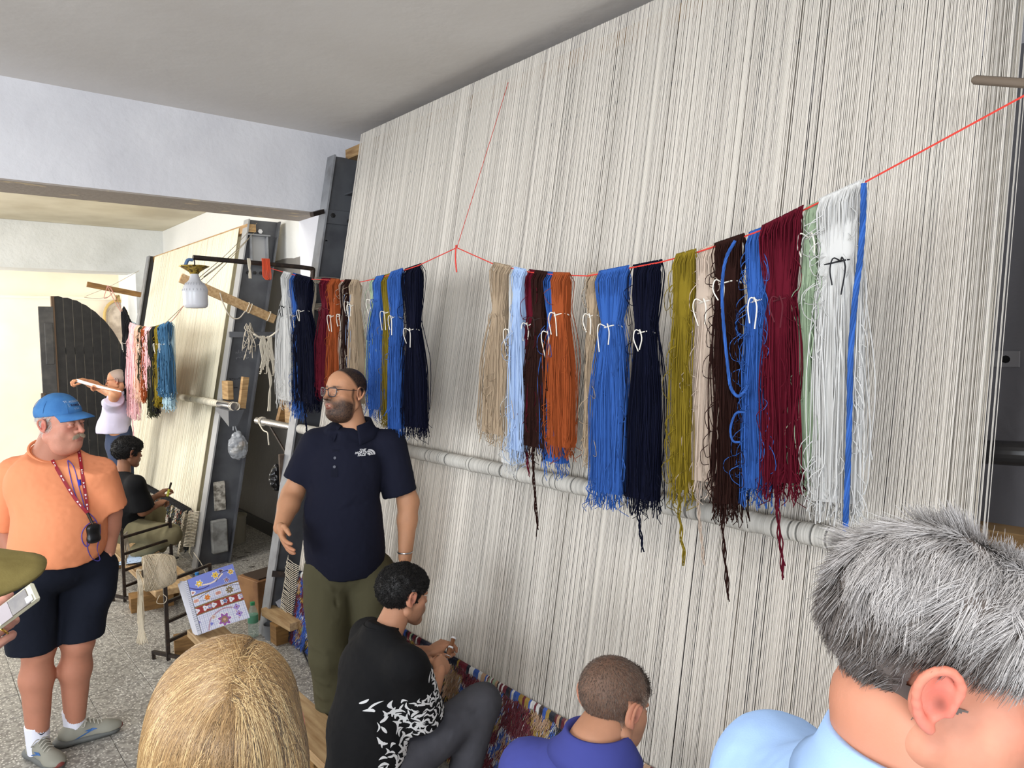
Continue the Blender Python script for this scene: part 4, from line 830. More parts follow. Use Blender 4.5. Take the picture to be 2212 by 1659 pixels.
def face_col(V, skin, lip=(176, 104, 96), red=(206, 120, 104), beard=None, buzz=None, brows=None, redk=.5, stub=None):
    """colour of the skin by place on the head: lips, ears and cheeks, painted ear-canal shade, shaved hair, beard"""
    c = np.tile(lin(skin), (len(V), 1)); n = vnoise(V, 60, 2)[:, None]; c = c * (1 + .05 * n + .04 * vnoise(V, 220, 4)[:, None])
    def mix(w, col): nonlocal c; w = np.clip(w, 0, 1)[:, None]; c = c * (1 - w) + lin(col) * w
    for s in (-1, 1): mix(gauss(V, (s * .045, .07, -.02), (.022, .03, .02)) * redk * .6, red); mix(gauss(V, (s * .092, -.012, 0), (.016, .03, .04)) * redk, red)
    for s in (-1, 1): mix(gauss(V, (s * .083, -.006, -.006), (.010, .0065, .008)) * .75, (110, 58, 46))  # shade inside the ear canal, painted into the skin colour
    mix(gauss(V, (0, .115, -.028), (.014, .014, .014)) * redk * .7, red)
    x, y, z = V.T
    if beard:
        col, a = beard; d = (z < -.028 - .35 * np.clip(y - .05, 0, .1)) & (y > -.01) & (z > -.13); w = np.clip((-.020 - .5 * np.maximum(.06 - y, -.03) * .6 - z) / .022, 0, 1) * np.clip((y - .0) / .02, 0, 1)
        side = np.clip((.012 - np.abs(y - .012)) / .012, 0, 1) * (z < .02) * (np.abs(x) > .05); w = np.maximum(w, side)
        w *= 1 - gauss(V, (0, .1, -.063), (.024, .03, .010)) * 1.1; w *= 1 - .85 * gauss(V, (.036, .07, -.032), (.02, .03, .014)) - .85 * gauss(V, (-.036, .07, -.032), (.02, .03, .014))
        w = np.maximum(w, gauss(V, (0, .1, -.0485), (.026, .03, .0052)) * 1.1); mix(w * a * (.93 + .12 * vnoise(V, 300, 7)), col)
    if buzz:
        col, a, zl, yl = buzz; e = y * .75 - z * .55 - yl; w = np.clip(-e / .012, 0, 1) * np.clip((z - zl + .35 * np.clip(-y, 0, .1)) / .014, 0, 1); mix(w * a * (.95 + .08 * vnoise(V, 260, 8)), col)
    mix(gauss(V, (0, .102, -.059), (.019, .02, .0062)) + gauss(V, (0, .102, -.072), (.018, .02, .0075)), lip)
    if brows:
        for s in (-1, 1): mix(gauss(V, (s * .033, .09, .0265), (.019, .03, .0048)) * 1.3 * (.8 + .3 * vnoise(V, 400, 3)), brows)
    return c
def eyes(root, M, iris=(70, 45, 30), look=0., open_=1.):
    for s in (-1, 1):
        c = A(s * .031, .0795, .0045); b = MB(); 
        bm = bmesh.new(); bmesh.ops.create_uvsphere(bm, u_segments=20, v_segments=14, radius=.0128); bmesh.ops.rotate(bm, verts=bm.verts, matrix=Matrix.Rotation(PI / 2, 3, 'X')); bm.verts.index_update()
        V = np.array([v.co[:] for v in bm.verts]); F = [tuple(v.index for v in f.verts) for f in bm.faces]; bm.free()
        d = A(look, 1, -.02); d /= np.linalg.norm(d); ang = np.arccos(np.clip((V / .0128) @ d, -1, 1)); col = np.tile(lin((214, 204, 196)), (len(V), 1)); col[ang < .50] = lin(iris); col[ang < .24] = lin((10, 10, 10))
        o = mesh_obj('eye', xf(V + c, M), F, mat('eyeball', vcol=True, rough=.12), root, True, col=col)
def hairs(root, name, V, N_, mask, dirf, n, length, rad, m, seed=1, K=6, grav=0., curl=0., lift=.0, col=None, clump=0., kind='stuff', jit=.10):
    """strands rooted on vertices V where mask; dirf(P)->comb direction"""
    r = np.random.default_rng(seed); ids = np.flatnonzero(mask); k = r.choice(ids, n); P0 = V[k] + r.normal(0, .0012, (n, 3)); N0 = N_[k]; D = dirf(P0, N0)
    D = D - N0 * (D * N0).sum(1)[:, None] * 1.; D /= np.linalg.norm(D, axis=1)[:, None] + 1e-9; L = (length(P0) if callable(length) else length) * r.uniform(.65, 1.15, n)
    if clump:
        cc = r.normal(0, 1, (400, 3)); g = P0 / clump; ci = (np.floor(g[:, 0]) * 31 + np.floor(g[:, 1]) * 57 + np.floor(g[:, 2]) * 13).astype(int) % 400; D = D + cc[ci] * .22
    D = D + r.normal(0, jit + curl, (n, 3)); D /= np.linalg.norm(D, axis=1)[:, None]
    t = np.linspace(0, 1, K); Q = np.zeros((n, K, 3)); p = P0 - N0 * .001; d = N0 * lift + D * (1 - lift * .5); d /= np.linalg.norm(d, axis=1)[:, None]; ph = r.uniform(0, 6.28, n)
    for q in range(K):
        Q[:, q] = p; st = L[:, None] / (K - 1); d = d + A(0, 0, -1) * grav / K + (D - d) * .25
        if curl: d = d + curl * 1.6 * np.stack([np.sin(ph + q * 1.9), np.cos(ph * 1.3 + q * 2.1), np.sin(ph * .7 + q * 1.7)], 1)
        d /= np.linalg.norm(d, axis=1)[:, None]; p = p + d * st
    R_ = rad * (1 - .75 * t[None] ** 2) * r.uniform(.7, 1.25, n)[:, None]; Vh, Fh = strands(Q, R_, 3)
    o = mesh_obj(name, Vh, Fh, m, root, True, col=None if col is None else np.repeat(col(P0, r), K * 3, 0), kind=kind); return o
def pushout(Q, C0, R_):
    """keep strand points outside an ellipsoid"""
    q = (Q - C0) / R_; d = np.linalg.norm(q, axis=-1, keepdims=True); return np.where(d < 1, C0 + q / d * R_, Q)
def hand_geo(side, curl=.35, spread=.12, thumb=.5, h=.003, sc=1., curls=None, pts_only=False):
    """local hand: wrist at origin, fingers along +y, palm faces -z; side=+1 right hand (thumb towards -x)"""
    s = -side; P = [ell((0, .045, 0), (.042, .052, .0155), .01), ell((s * .022, .03, -.004), (.022, .034, .016), .012), cap((0, -.03, 0), (0, .01, 0), .026, .026, .02, sq=((0, 0, 1), .78))]
    fx = [.029, .0095, -.0105, -.0295]; fl = [.072, .080, .074, .058]; fr = [.0092, .0095, .009, .0078]; tips = []
    for i in range(4):
        x = s * fx[i]; a = s * fx[i] / .03 * spread; c = (curls[i] if curls else curl); p = A(x, .085 - abs(i - 1.2) * .0035, 0); ang = -.08; pts = [A(x * .8, .05, 0), p]; 
        for j, fr_ in enumerate((.45, .31, .24)): ang -= c * (.8, 1.1, .8)[j]; p = p + fl[i] * fr_ * A(math.sin(a) * math.cos(ang), math.cos(a) * math.cos(ang), math.sin(ang)); pts.append(p)
        P += chain(pts, [fr[i] * 1.05, fr[i] * 1.05, fr[i], fr[i] * .93, fr[i] * .78], .003); tips.append(p)
    p0 = A(s * .024, .014, -.006); p1 = p0 + A(s * .024, .026, -.010 - .012 * thumb); p2 = p1 + A(s * .010 * (1 - thumb), .030, -.004 - .016 * thumb); p3 = p2 + A(-s * .010 * thumb, .024, -.004 - .010 * thumb)
    P += chain([p0, p1, p2, p3], [.014, .0115, .0105, .0085], .006)
    if pts_only: return tips, p3
    for p in P:
        for kk in ('a', 'b', 'c'):
            if kk in p: p[kk] = p[kk] * sc
        if 'rr' in p: p['rr'] = p['rr'] * sc
        if 'r' in p: p['r'] = (p['r'][0] * sc, p['r'][1] * sc)
    return sdf(P, h)
def basis(o, y, z):
    """matrix with +y along y and +z near z"""
    y = A(*y); y /= np.linalg.norm(y); z = A(*z); z = z - y * (z @ y); z /= np.linalg.norm(z); x = np.cross(y, z); M = np.eye(4); M[:3, 0] = x; M[:3, 1] = y; M[:3, 2] = z; M[:3, 3] = o; return M
def cloth(root, name, prims, h, m, cuts=(), fold=.006, fs=9., seed=1, fine=.0012, col=None, folds=None, rl=1, vmask=None):
    V, F = sdf(prims, h, cuts); V = relax(V, F, rl, .4); N_ = normals(V, F); st = A(1, 1, .45)
    d = fold * vnoise(V * st, fs, seed) + fold * .45 * vnoise(V * st, fs * 2.6, seed + 3) + fine * vnoise(V, 70, seed + 5)
    if folds is not None: d = d + folds(V)
    V = V + N_ * d[:, None]; o = mesh_obj(name, V, F, m, root, True, col=None if col is None else col(V)); return o, V, F
def crease(V, a, b, w=.012, amp=.006, ends=.3):
    """a fold ridge with a valley beside it, along segment a-b"""
    a, b = A(*a), A(*b); ab = b - a; t = np.clip(((V - a) @ ab) / (ab @ ab), 0, 1); q = V - (a + t[:, None] * ab); d = np.linalg.norm(q, axis=1); e = np.clip(np.minimum(t, 1 - t) / ends, 0, 1)
    return amp * e * np.exp(-(d / w) ** 2)
def stick(name, kind, data, target, M, m, root, thick=.0012, res=12):
    """flat artwork (text or polygons) laid on the target mesh: M places it, it is then dropped along -z of M onto the surface"""
    if kind == 'text':
        cu = bpy.data.curves.new(name, 'FONT'); cu.body = data[0]; cu.size = data[1]; cu.align_x = 'CENTER'; cu.align_y = 'CENTER'; cu.resolution_u = 3; cu.offset = data[2] if len(data) > 2 else 0; cu.shear = data[3] if len(data) > 3 else 0
        to = bpy.data.objects.new('t', cu); C.objects.link(to); bpy.context.view_layer.update(); me = to.to_mesh(); V = np.array([v.co[:] for v in me.vertices]); F = [tuple(p.vertices) for p in me.polygons]; to.to_mesh_clear(); C.objects.unlink(to); bpy.data.objects.remove(to); bpy.data.curves.remove(cu)
    else: V, F = data; V = np.array(V, float)
    if V.shape[1] == 2: V = np.hstack([V, np.zeros((len(V), 1))])
    if kind == 'text' and len(V) == 0: return None
    W_ = xf(V, M); tr = BVHTree.FromPolygons([Vector(v) for v in target[0]], [tuple(int(i) for i in f) for f in target[1]]); dr = -np.array(M)[:3, 2]; out = []
    for p in W_:
        hit = tr.ray_cast(Vector(p - dr * .12), Vector(dr)); q = np.array(hit[0]) if hit[0] is not None else p; out.append(q - dr * thick)
    return mesh_obj(name, out, F, m, root)
def band(root, name, pts, w_, m, target=None, off=.003, n=60, flat=None):
    """a ribbon along pts"""
    c = smoothcurve(pts, n)
    if target is not None:
        tr = BVHTree.FromPolygons([Vector(v) for v in target[0]], [tuple(int(i) for i in f) for f in target[1]]); cc = []; nn = []
        for p in c: h_ = tr.find_nearest(Vector(p)); cc.append(np.array(h_[0]) + np.array(h_[1]) * off); nn.append(np.array(h_[1]))
        c = np.array(cc); nn = np.array(nn)
    else: nn = np.tile(A(*flat), (n, 1))
    T = np.gradient(c, axis=0); s = np.cross(T, nn); s /= np.linalg.norm(s, axis=1)[:, None]; V = np.concatenate([c - s * w_ / 2, c + s * w_ / 2, c - s * w_ / 2 + nn * .0012, c + s * w_ / 2 + nn * .0012]); F = []
    for i in range(n - 1): F += [(i, i + 1, n + i + 1, n + i), (2 * n + i, 3 * n + i, 3 * n + i + 1, 2 * n + i + 1), (i, 2 * n + i, 2 * n + i + 1, i + 1), (n + i, n + i + 1, 3 * n + i + 1, 3 * n + i)]
    return mesh_obj(name, V, F, m, root, True), c, nn
def glasses(root, M, m, lens=True):
    b = MB(); loops = []
    for s in (-1, 1):
        pts = [(s * .010, .112, .008), (s * .014, .114, .018), (s * .034, .110, .021), (s * .056, .102, .019), (s * .059, .101, .008), (s * .054, .103, -.014), (s * .036, .109, -.020), (s * .016, .113, -.014), (s * .010, .112, .006)]
        c = smoothcurve(pts, 34); loops.append(c); b.tube(xf(c, M), .0024, 6, False)
        b.tube(xf(np.array(smoothcurve([(s * .059, .101, .014), (s * .070, .088, .015), (s * .081, .03, .013), (s * .084, -.004, .012), (s * .081, -.022, -.002)], 16)), M), .0017, 6)
    b.tube(xf(np.array(smoothcurve([(-.012, .113, .010), (0, .116, .013), (.012, .113, .010)], 8)), M), .0018, 6)
    b.build('spectacles', m, root, True)
    if lens:
        for c in loops: V = xf(c[:-1], M); mesh_obj('lens', V, [tuple(range(len(V)))], GLASS, root)
GLASS = mat('lens_glass', (255, 255, 255), .03, spec=.25); GLASS.node_tree.nodes['Principled BSDF'].inputs['Alpha'].default_value = .03

def collar(root, c, rx, ry, m, target, back=.055, front=.065, open_=.40, rise=.040, drop=.035):
    """a folded shirt collar: stand, roll and leaf, the leaf laid on the shirt beneath"""
    tr = BVHTree.FromPolygons([Vector(v) for v in target[0]], [tuple(int(i) for i in f) for f in target[1]])
    ang = np.linspace(-PI + open_, PI - open_, 48); rows = []
    for a in ang:
        x, y = math.sin(a), -math.cos(a); fz = abs(a) / PI; dz = -drop * fz ** 2; wd = (back + (front - back) * fz) * 1.2; pt = max(0, fz - .75) * .05
        prof = [(-.004, -.012), (0, rise * .6), (.004, rise), (.011, rise + .001), (.020, rise - wd * .30), (.032, rise - wd * .65), (.044 + pt, rise - wd - pt * .5)]
        row = []
        for k, (o_, z_) in enumerate(prof):
            p = A(x * (rx + o_), y * (ry + o_), dz + z_) + A(*c)
            if k >= 3:
                for _ in range(2):
                    h_ = tr.find_nearest(Vector(p)); l_, n_ = np.array(h_[0]), np.array(h_[1])
                    if (p - l_) @ n_ < .0045: p = l_ + n_ * .0045
            row.append(p)
        rows.append(row)
    V = np.array(rows); n = len(ang); K = V.shape[1]; V = V.reshape(-1, 3); nn = len(V); F = [(i * K + j, i * K + j + 1, (i + 1) * K + j + 1, (i + 1) * K + j) for i in range(n - 1) for j in range(K - 1)]
    b = MB(); o = mesh_obj('collar', V, F, m, root, True); sm = o.modifiers.new('thick', 'SOLIDIFY'); sm.thickness = .0028; sm.offset = 0; return o
# ------------------------------------------------------------------ people
def arm(sh, el, wr, r=(.05, .042, .041, .028)):
    sh, el, wr = A(*sh), A(*el), A(*wr); m = el * .68 + wr * .32
    sh = sh + (el - sh) * .12 + A(0, 0, -.012)
    return [cap(sh, el, r[0] * .84, r[1], .03), cap(el, m, r[1] * .98, r[2], .02), cap(m, wr, r[2], r[3], .02), ell(el, (r[1] * .96,) * 3, .01)]
def leg(hp, kn, an, r=(.085, .062, .058, .04)):
    hp, kn, an = A(*hp), A(*kn), A(*an); c = kn * .66 + an * .34; back = A(0, -.018, 0)
    return [cap(hp, kn, r[0], r[1], .03), cap(kn, c + back, r[1] * .93, r[2], .03), cap(c + back, an, r[2], r[3], .03), ell(kn + A(0, .012, 0), (r[1] * .8,) * 3, .03)]
def put_hand(parts, wr, y, z, side, Vc, skin, **k):
    V, F = hand_geo(side, **k); M = basis(wr, y, z); parts.append((xf(V, M), F)); Vc.append(hand_col(V, skin)); return M
def hand_col(V, skin):
    c = np.tile(lin(skin), (len(V), 1)) * (1 + .05 * vnoise(V, 90, 6)[:, None]); w = np.clip((V[:, 1] - .09) / .06, 0, 1)[:, None] * .25; return c * (1 - w) + lin((skin[0] + 8, skin[1] - 14, skin[2] - 8)) * w
def body(root, prims, skin, h=.0085, extra=(), cols=(), neck=None, name='body'):
    V, F = sdf(prims, h); V = relax(V, F, 1, .4); c = np.tile(lin(skin), (len(V), 1)) * (1 + .06 * vnoise(V, 25, 2)[:, None] + .03 * vnoise(V, 90, 3)[:, None])
    P = [(V, F)] + list(extra); V2, F2 = join(P); return mesh_obj(name, V2, F2, VSKIN, root, True, col=np.concatenate([c] + list(cols)))
def ribs(root, name, c, r, n, m): pass
# ---- the speaker in the navy polo
def speaker():
    Fr = Frame((1.60, 3.15, 0), -136); L = lambda x, y, d: Fr.L(dd(x, y, d))
    root = thing('person', 'bald bearded man in glasses, navy polo shirt and olive trousers, speaking', 'person', tuple(Fr.loc), Fr.th)
    skin = (190, 138, 104); parts = []; cols = []
    hc = L(748, 848, 3.46); M = hm(hc, yaw=-34, pitch=5, roll=0)
    Vh, Fh = head_geo(wide=1.02, jaw=1.12, nose=1.12, fat=.45, mouth=.9, h=.0027)
    ch = face_col(Vh, skin, lip=(150, 92, 84), red=(176, 108, 80), beard=((34, 25, 22), .97), buzz=((22, 19, 18), 1.0, .012, -.012), brows=(34, 24, 20), redk=.35)
    parts.append((xf(Vh, M), Fh)); cols.append(ch)
    nk = L(765, 925, 3.50)
    shR, elR, wrR = L(678, 955, 3.48), L(632, 1068, 3.46), L(606, 1140, 3.30)
    shL, elL, wrL = L(846, 955, 3.52), L(882, 1085, 3.54), L(875, 1205, 3.50)
    prims = [cap(hc + A(0, -.02, -.06), nk + A(0, 0, -.03), .062, .066, .03), cap(nk + A(0, .015, -.03), (.012, .045, 1.45), .062, .055, .03), ell((0, 0, 1.30), (.16, .10, .24), .03)] + arm(shR, elR, wrR, (.055, .052, .05, .033)) + arm(shL, elL, wrL, (.055, .052, .048, .033))
    put_hand(parts, wrR, L(617, 1185, 3.22) - wrR, Fr.L(Fr.loc + A(.35, .2, .3)) * -1, 1, cols, skin, curl=.22, spread=.3, thumb=.2, sc=1.0)
    put_hand(parts, wrL, A(.02, .03, -1), A(-1, 0, 0) * 1., -1, cols, skin, curl=.4)
    body(root, prims, skin, .008, parts, cols); eyes(root, M, look=.25)
    glasses(root, M, mat('dark_frames', (34, 34, 44), .35))
    # teeth inside the open mouth
    MB().tube(xf(smoothcurve([(-.013, .090, -.0635), (0, .095, -.0632), (.013, .090, -.0635)], 8), M), .0034, 6).build('teeth', mat('teeth', (220, 212, 196), .3), root)
    NAVY = cloth_mat('navy_pique', (20, 22, 38)); cuR = (elR - shR) / np.linalg.norm(elR - shR); cuL = (elL - shL) / np.linalg.norm(elL - shL); hR = L(648, 1040, 3.47); hL = L(862, 1066, 3.53)
    pr = [ell((0, .0, 1.37), (.185, .125, .19), .03), ell((-.005, .035, 1.13), (.190, .142, .25), .06), ell((0, .0, .95), (.198, .14, .20), .08), cap(shR + A(-.03, 0, -.015), shL + A(.03, 0, -.015), .064, k=.05),
          cap((0, -.02, 1.555), shR + A(-.03, 0, -.015), .064, .058, .04), cap((0, -.02, 1.555), shL + A(.03, 0, -.015), .064, .058, .04),
          cap(shR + A(0, 0, -.012), hR + cuR * .05, .070, .086, .04, cut=(hR, cuR)), cap(shL + A(0, 0, -.012), hL + cuL * .05, .070, .084, .04, cut=(hL, cuL)), ell((.012, .13, 1.552), (.034, .085, .046), .012, '-')]
    fo = lambda V: crease(V, (-.17, .12, 1.32), (-.02, .17, 1.22), .012, .009) + crease(V, (-.19, .05, 1.20), (-.02, .17, 1.17), .014, .008) + crease(V, (-.16, .1, 1.12), (.05, .17, 1.08), .02, .006) - crease(V, (-.18, .09, 1.26), (0, .17, 1.195), .014, .007) + crease(V, (.17, .06, 1.28), (.12, .14, 1.1), .015, .006) + crease(V, (.18, .03, 1.15), (.08, .16, .98), .02, .006)
    so, Vs, Fs = cloth(root, 'polo_shirt', pr, .0075, NAVY, [((0, 0, .885), (0, -.12, -1)), ((0, 0, 1.592), (0, .45, 1))], fold=.0065, fs=6, folds=fo)
    # collar, placket, buttons, chest emblem
    ncx = nk + A(0, .0, -.0)
    collar(so, A(nk[0], nk[1] - .004, 1.572), .070, .078, NAVY, (Vs, Fs), back=.055, front=.075, open_=.50, rise=.045, drop=.040)
    T = (Vs, Fs); Mt = lambda x, z: np.array([[-1, 0, 0, x], [0, 0, 1, .2], [0, 1, 0, z], [0, 0, 0, 1.]])
    px0 = L(722, 985, 3.34)[0]
    stick('placket', 'poly', ([(-.016, -.075), (.016, -.075), (.016, .05), (-.016, .05)] , [(0, 1, 2, 3)]), T, Mt(px0, 1.44), cloth_mat('navy_placket', (17, 19, 33)), so, .003)
    for z in (1.452, 1.412):
        p = stick('button', 'poly', ([(math.cos(a) * .0065, math.sin(a) * .0065) for a in np.linspace(0, 2 * PI, 12, endpoint=False)], [tuple(range(12))]), T, Mt(px0, z), mat('grey_button', (74, 76, 88), .4), so, .005)
    lg = L(778, 981, 3.34); WH = mat('white_embroidery', (228, 228, 230), .7); x0, z0 = lg[0], lg[2]
    for i, (t_, dx) in enumerate((('THE', .004), ('NORTH', 0), ('FACE', .004))): stick('lettering', 'text', (t_, .0135, .0004, .2), T, Mt(x0 + .008 - dx, z0 + .0115 - i * .0105), WH, so, .0022)
    arcs = []
    V = []; F = []
    for ri, ro in ((.006, .0125), (.0145, .019), (.021, .027)):
        k = len(V); aa = np.linspace(0, PI / 2, 9); V += [(math.cos(a) * ri, math.sin(a) * ri) for a in aa] + [(math.cos(a) * ro, math.sin(a) * ro) for a in aa]; F += [(k + i, k + 9 + i, k + 10 + i, k + 1 + i) for i in range(8)]
    stick('half_dome_emblem', 'poly', (V, F), T, Mt(x0 - .018, z0 - .015), WH, so, .0022)
    # trousers
    OL = cloth_mat('olive_cotton', (78, 74, 54)); hpR, hpL = L(706, 1245, 3.5), L(806, 1245, 3.52); knR, knL = L(712, 1420, 3.44), L(812, 1420, 3.50); anR, anL = L(722, 1600, 3.48), L(822, 1600, 3.55)
    for q in (anR, anL): q[2] = .1
    tp = [ell((0, 0, .93), (.18, .128, .13), .05), cap(hpR, knR, .112, .092, .05), cap(hpL, knL, .112, .092, .05), cap(knR, anR, .09, .072, .03, cut=(anR + A(0, 0, -.04), (0, 0, -1))), cap(knL, anL, .09, .072, .03, cut=(anL + A(0, 0, -.04), (0, 0, -1)))]
    ft = lambda V: sum(crease(V, knR + A(.09, .05, dz), knR + A(-.04, .09, dz - .05), .012, .008) for dz in (.10, .03, -.05, -.13, -.2)) + crease(V, (.10, .1, .90), (0, .13, .80), .012, .008) + crease(V, (-.10, .1, .88), (-.01, .13, .80), .012, .008) + crease(V, (.14, .09, .93), (.17, .05, .80), .008, .006) - crease(V, (0, .14, .88), (.02, .1, .70), .008, .01)
    cloth(root, 'trousers', tp, .009, OL, [((0, 0, .985), (0, 0, 1))], fold=.010, fs=8, seed=4, folds=ft)
    for q, nm in ((anR, 'shoe'), (anL, 'shoe')): shoe(root, (q[0], q[1] + .02, 0), 0, mat('brown_shoe', (70, 52, 40), .5), mat('dark_sole', (30, 28, 26), .6), plain=True)
    wb = M_basis_ring(wrL + A(0, 0, .03), (0, .02, -1), .036, .0035); wb.build('watch', CHROME, root, True)
def M_basis_ring(c, ax, r, t, n=24):
    Mx = basis(c, (1, 0, .01), ax); return MB().tube(xf(np.stack([r * np.cos(np.linspace(0, 2 * PI, n)), r * np.sin(np.linspace(0, 2 * PI, n)), np.zeros(n)], 1), Mx), t, 6, False)
def shoe(root, at_, yaw, um, sm_, plain=False, stripe=None, tip=None):
    """local shoe: ankle above origin, toe along +y"""
    M = np.array(Matrix.Translation(at_) @ Matrix.Rotation(math.radians(yaw), 4, 'Z'))
    P = [ell((0, -.035, .045), (.038, .045, .045), .02), cap((0, -.03, .035), (0, .13, .030), .036, .036, .03), ell((.0, .15, .034), (.044, .055, .030), .03), cap((0, -.01, .085), (0, .02, .075), .036, .032, .03), cap((0, .03, .07), (0, .12, .045), .028, .024, .03), ell((0, -.005, .125), (.030, .040, .035), .012, '-')]
    V, F = sdf(P, .0045, [((0, 0, .026), (0, 0, -1))]); o = mesh_obj('shoe', xf(V, M), F, um, root, True)
    P = [cap((0, -.045, .018), (0, .15, .018), .045, .046, .04, sq=((0, 0, 1), .42)), ell((0, .06, .016), (.036, .09, .016), .02), cap((0, -.055, .022), (0, -.04, .022), .042, k=.02, sq=((0, 0, 1), .5))]
    V2, F2 = sdf(P, .005, [((0, 0, .001), (0, 0, -1))]); mesh_obj('sole', xf(V2, M), F2, sm_, o, True)
    if plain: return o, M
    b = MB()
    for k in range(6): y = .035 + k * .017; z = .112 - k * .0085; b.tube(xf(smoothcurve([(-.026, y, z - .012), (0, y + .006, z + .004), (.026, y + .012, z - .012)], 9), M), .0028, 5)
    for s in (-1, 1): b.tube(xf(smoothcurve([(0, .03, .104), (s * .03, .04, .115), (s * .05, .035, .09), (s * .03, .02, .085)], 12), M), .0022, 5)
    b.build('laces', mat('lace_grey', (176, 172, 160), .8), o, True)
    if stripe:
        for s in (-1, 1):
            tgt = (xf(V, M), F); Mb = M @ np.array([[0, 0, s, s * .03], [s * 1., 0, 0, .04], [0, 1, 0, .048], [0, 0, 0, 1.]])
            pts = [(-.035, -.016), (.02, .004), (.052, .010), (.03, .018), (-.006, .014), (.012, .008), (-.05, -.016)] if s > 0 else [(.035, -.016), (-.02, .004), (-.052, .010), (-.03, .018), (.006, .014), (-.012, .008), (.05, -.016)]
            stick('side_stripe', 'poly', (pts, [tuple(range(7)) if s > 0 else tuple(range(6, -1, -1))]), tgt, Mb, stripe, o, .0018)
    if tip is not None: V3, F3 = sdf([ell((0, .175, .032), (.030, .032, .022), .01)], .005, [((0, .168, 0), (0, -1, 0)), ((0, 0, .02), (0, 0, -1))]); mesh_obj('toe_cap', xf(V3, M), F3, tip, o, True)
    return o, M
# ---- the visitor in the orange shirt
def visitor():
    Fr = Frame((.53, 4.06, 0), -76); L = lambda x, y, d: Fr.L(dd(x, y, d)); D = 3.5
    root = thing('person', 'older man in orange T-shirt, blue cap and navy shorts, hands in pockets', 'person', tuple(Fr.loc), Fr.th)
    skin = (206, 146, 124); parts = []; cols = []
    hc = L(130, 914, 3.46); M = hm(hc, yaw=27, pitch=-4, roll=1)
    Vh, Fh = head_geo(wide=1.08, jaw=1.16, nose=1.15, fat=.9, ears=1.1, h=.0027)
    ch = face_col(Vh, skin, lip=(176, 112, 104), red=(206, 110, 96), brows=(200, 186, 170), redk=.8); parts.append((xf(Vh, M), Fh)); cols.append(ch)
    shR, elR, wrR = L(30, 1015, 3.5), L(-2, 1120, 3.56), L(32, 1205, 3.50); shL, elL, wrL = L(212, 1010, 3.52), L(238, 1110, 3.60), L(233, 1192, 3.60)
    prims = [cap(hc + A(0, -.015, -.05), (0, 0, 1.46), .075, .082, .04), ell((0, .0, 1.22), (.17, .13, .25), .03)] + arm(shR, elR, wrR, (.06, .052, .05, .034)) + arm(shL, elL, wrL, (.06, .052, .05, .034))
    hipR, hipL = A(.10, 0, .86), A(-.10, 0, .86); aR, aL = L(80, 1560, 3.48), L(160, 1525, 3.62); aR[2] = .10; aL[2] = .10
    kR, kL = L(83, 1400, 3.45), L(169, 1385, 3.55)
    prims += leg(hipR, kR, aR, (.095, .069, .070, .046)) + leg(hipL, kL, aL, (.095, .069, .070, .046))
    put_hand(parts, wrR, A(-.35, .1, -1), A(-1, 0, 0), 1, cols, skin, curl=.3); put_hand(parts, wrL, A(.35, .1, -1), A(1, 0, 0), -1, cols, skin, curl=.3)
    o = body(root, prims, (180, 122, 98), .0085, parts, cols); eyes(root, M, look=.1, iris=(80, 100, 120))
    # small scabs on the shin
    GH = mat('white_hair', (226, 222, 216), .7)
    Vw = xf(Vh, M); Nw = normals(Vw, Fh); mk = lambda f: f(Vh)
    side = (np.abs(Vh[:, 0]) > .05) & (Vh[:, 1] < .02) & (Vh[:, 2] < .05) & (Vh[:, 2] > -.045) & ~((np.abs(Vh[:, 0]) > .078))
    side |= (Vh[:, 1] < -.06) & (Vh[:, 2] < .05) & (Vh[:, 2] > -.06)
    R3 = M[:3, :3]; hairs(root, 'white_hair', Vw, Nw, side, lambda P, N_: np.tile(R3 @ A(0, -.6, -.9), (len(P), 1)), 2600, .028, .0007, GH, 3, curl=.12, lift=.25)
    mu = (np.abs(Vh[:, 0]) < .028) & (np.abs(Vh[:, 2] + .0475 + .25 * np.abs(Vh[:, 0])) < .006) & (Vh[:, 1] > .07)
    hairs(root, 'moustache', Vw, Nw, mu, lambda P, N_: np.array([R3 @ A(1.2 * math.copysign(1, x), 0, -.8) for x in ((P - M[:3, 3]) @ R3)[:, 0]]), 1500, .015, .0006, mat('pale_moustache', (214, 200, 176), .8), 4, lift=.45)
    # cap
    CB = cloth_mat('faded_blue_cotton', (76, 130, 186), noise=((62, 112, 170), 14, 4)); 
    Vc, Fc = sdf([ell((0, -.012, .052), (.090, .106, .078), .01), ell((0, -.008, .085), (.06, .07, .055), .04)], .004, [((0, -.03, .036), (0, .16, -1))]); Vc = Vc + normals(Vc, Fc) * (.002 * vnoise(Vc, 22, 3))[:, None]
    cp = tag(mesh_obj('cap_crown', xf(Vc, M), Fc, CB, root, True), '', '') if False else mesh_obj('cap', xf(Vc, M), Fc, CB, root, True)
    br = []; n = 17
    for i in range(n):
        a = -1.15 + 2.3 * i / (n - 1); ix, iy = .088 * math.sin(a), .090 * math.cos(a) - .002
        for j in range(7):
            t_ = j / 6; oy = .082 * math.cos(a * .92) ** 1.1 * t_; drop = -.016 * t_ - .030 * (abs(math.sin(a)) ** 2) * (.4 + .6 * t_); z0 = .042 + .16 * (iy + .03) + .030 * .4 * math.sin(a) ** 2; br.append((ix * (1 + .03 * t_), iy + oy, z0 + drop + .004 * math.sin(t_ * 3)))
    br = np.array(br); V = np.concatenate([br, br + A(0, 0, -.004)]); F = []; k = n * 7
    for i in range(n - 1):
        for j in range(6): q = (i * 7 + j, (i + 1) * 7 + j, (i + 1) * 7 + j + 1, i * 7 + j + 1); F += [q, tuple(v + k for v in q[::-1])]
        F.append((i * 7 + 6, (i + 1) * 7 + 6, (i + 1) * 7 + 6 + k, i * 7 + 6 + k))
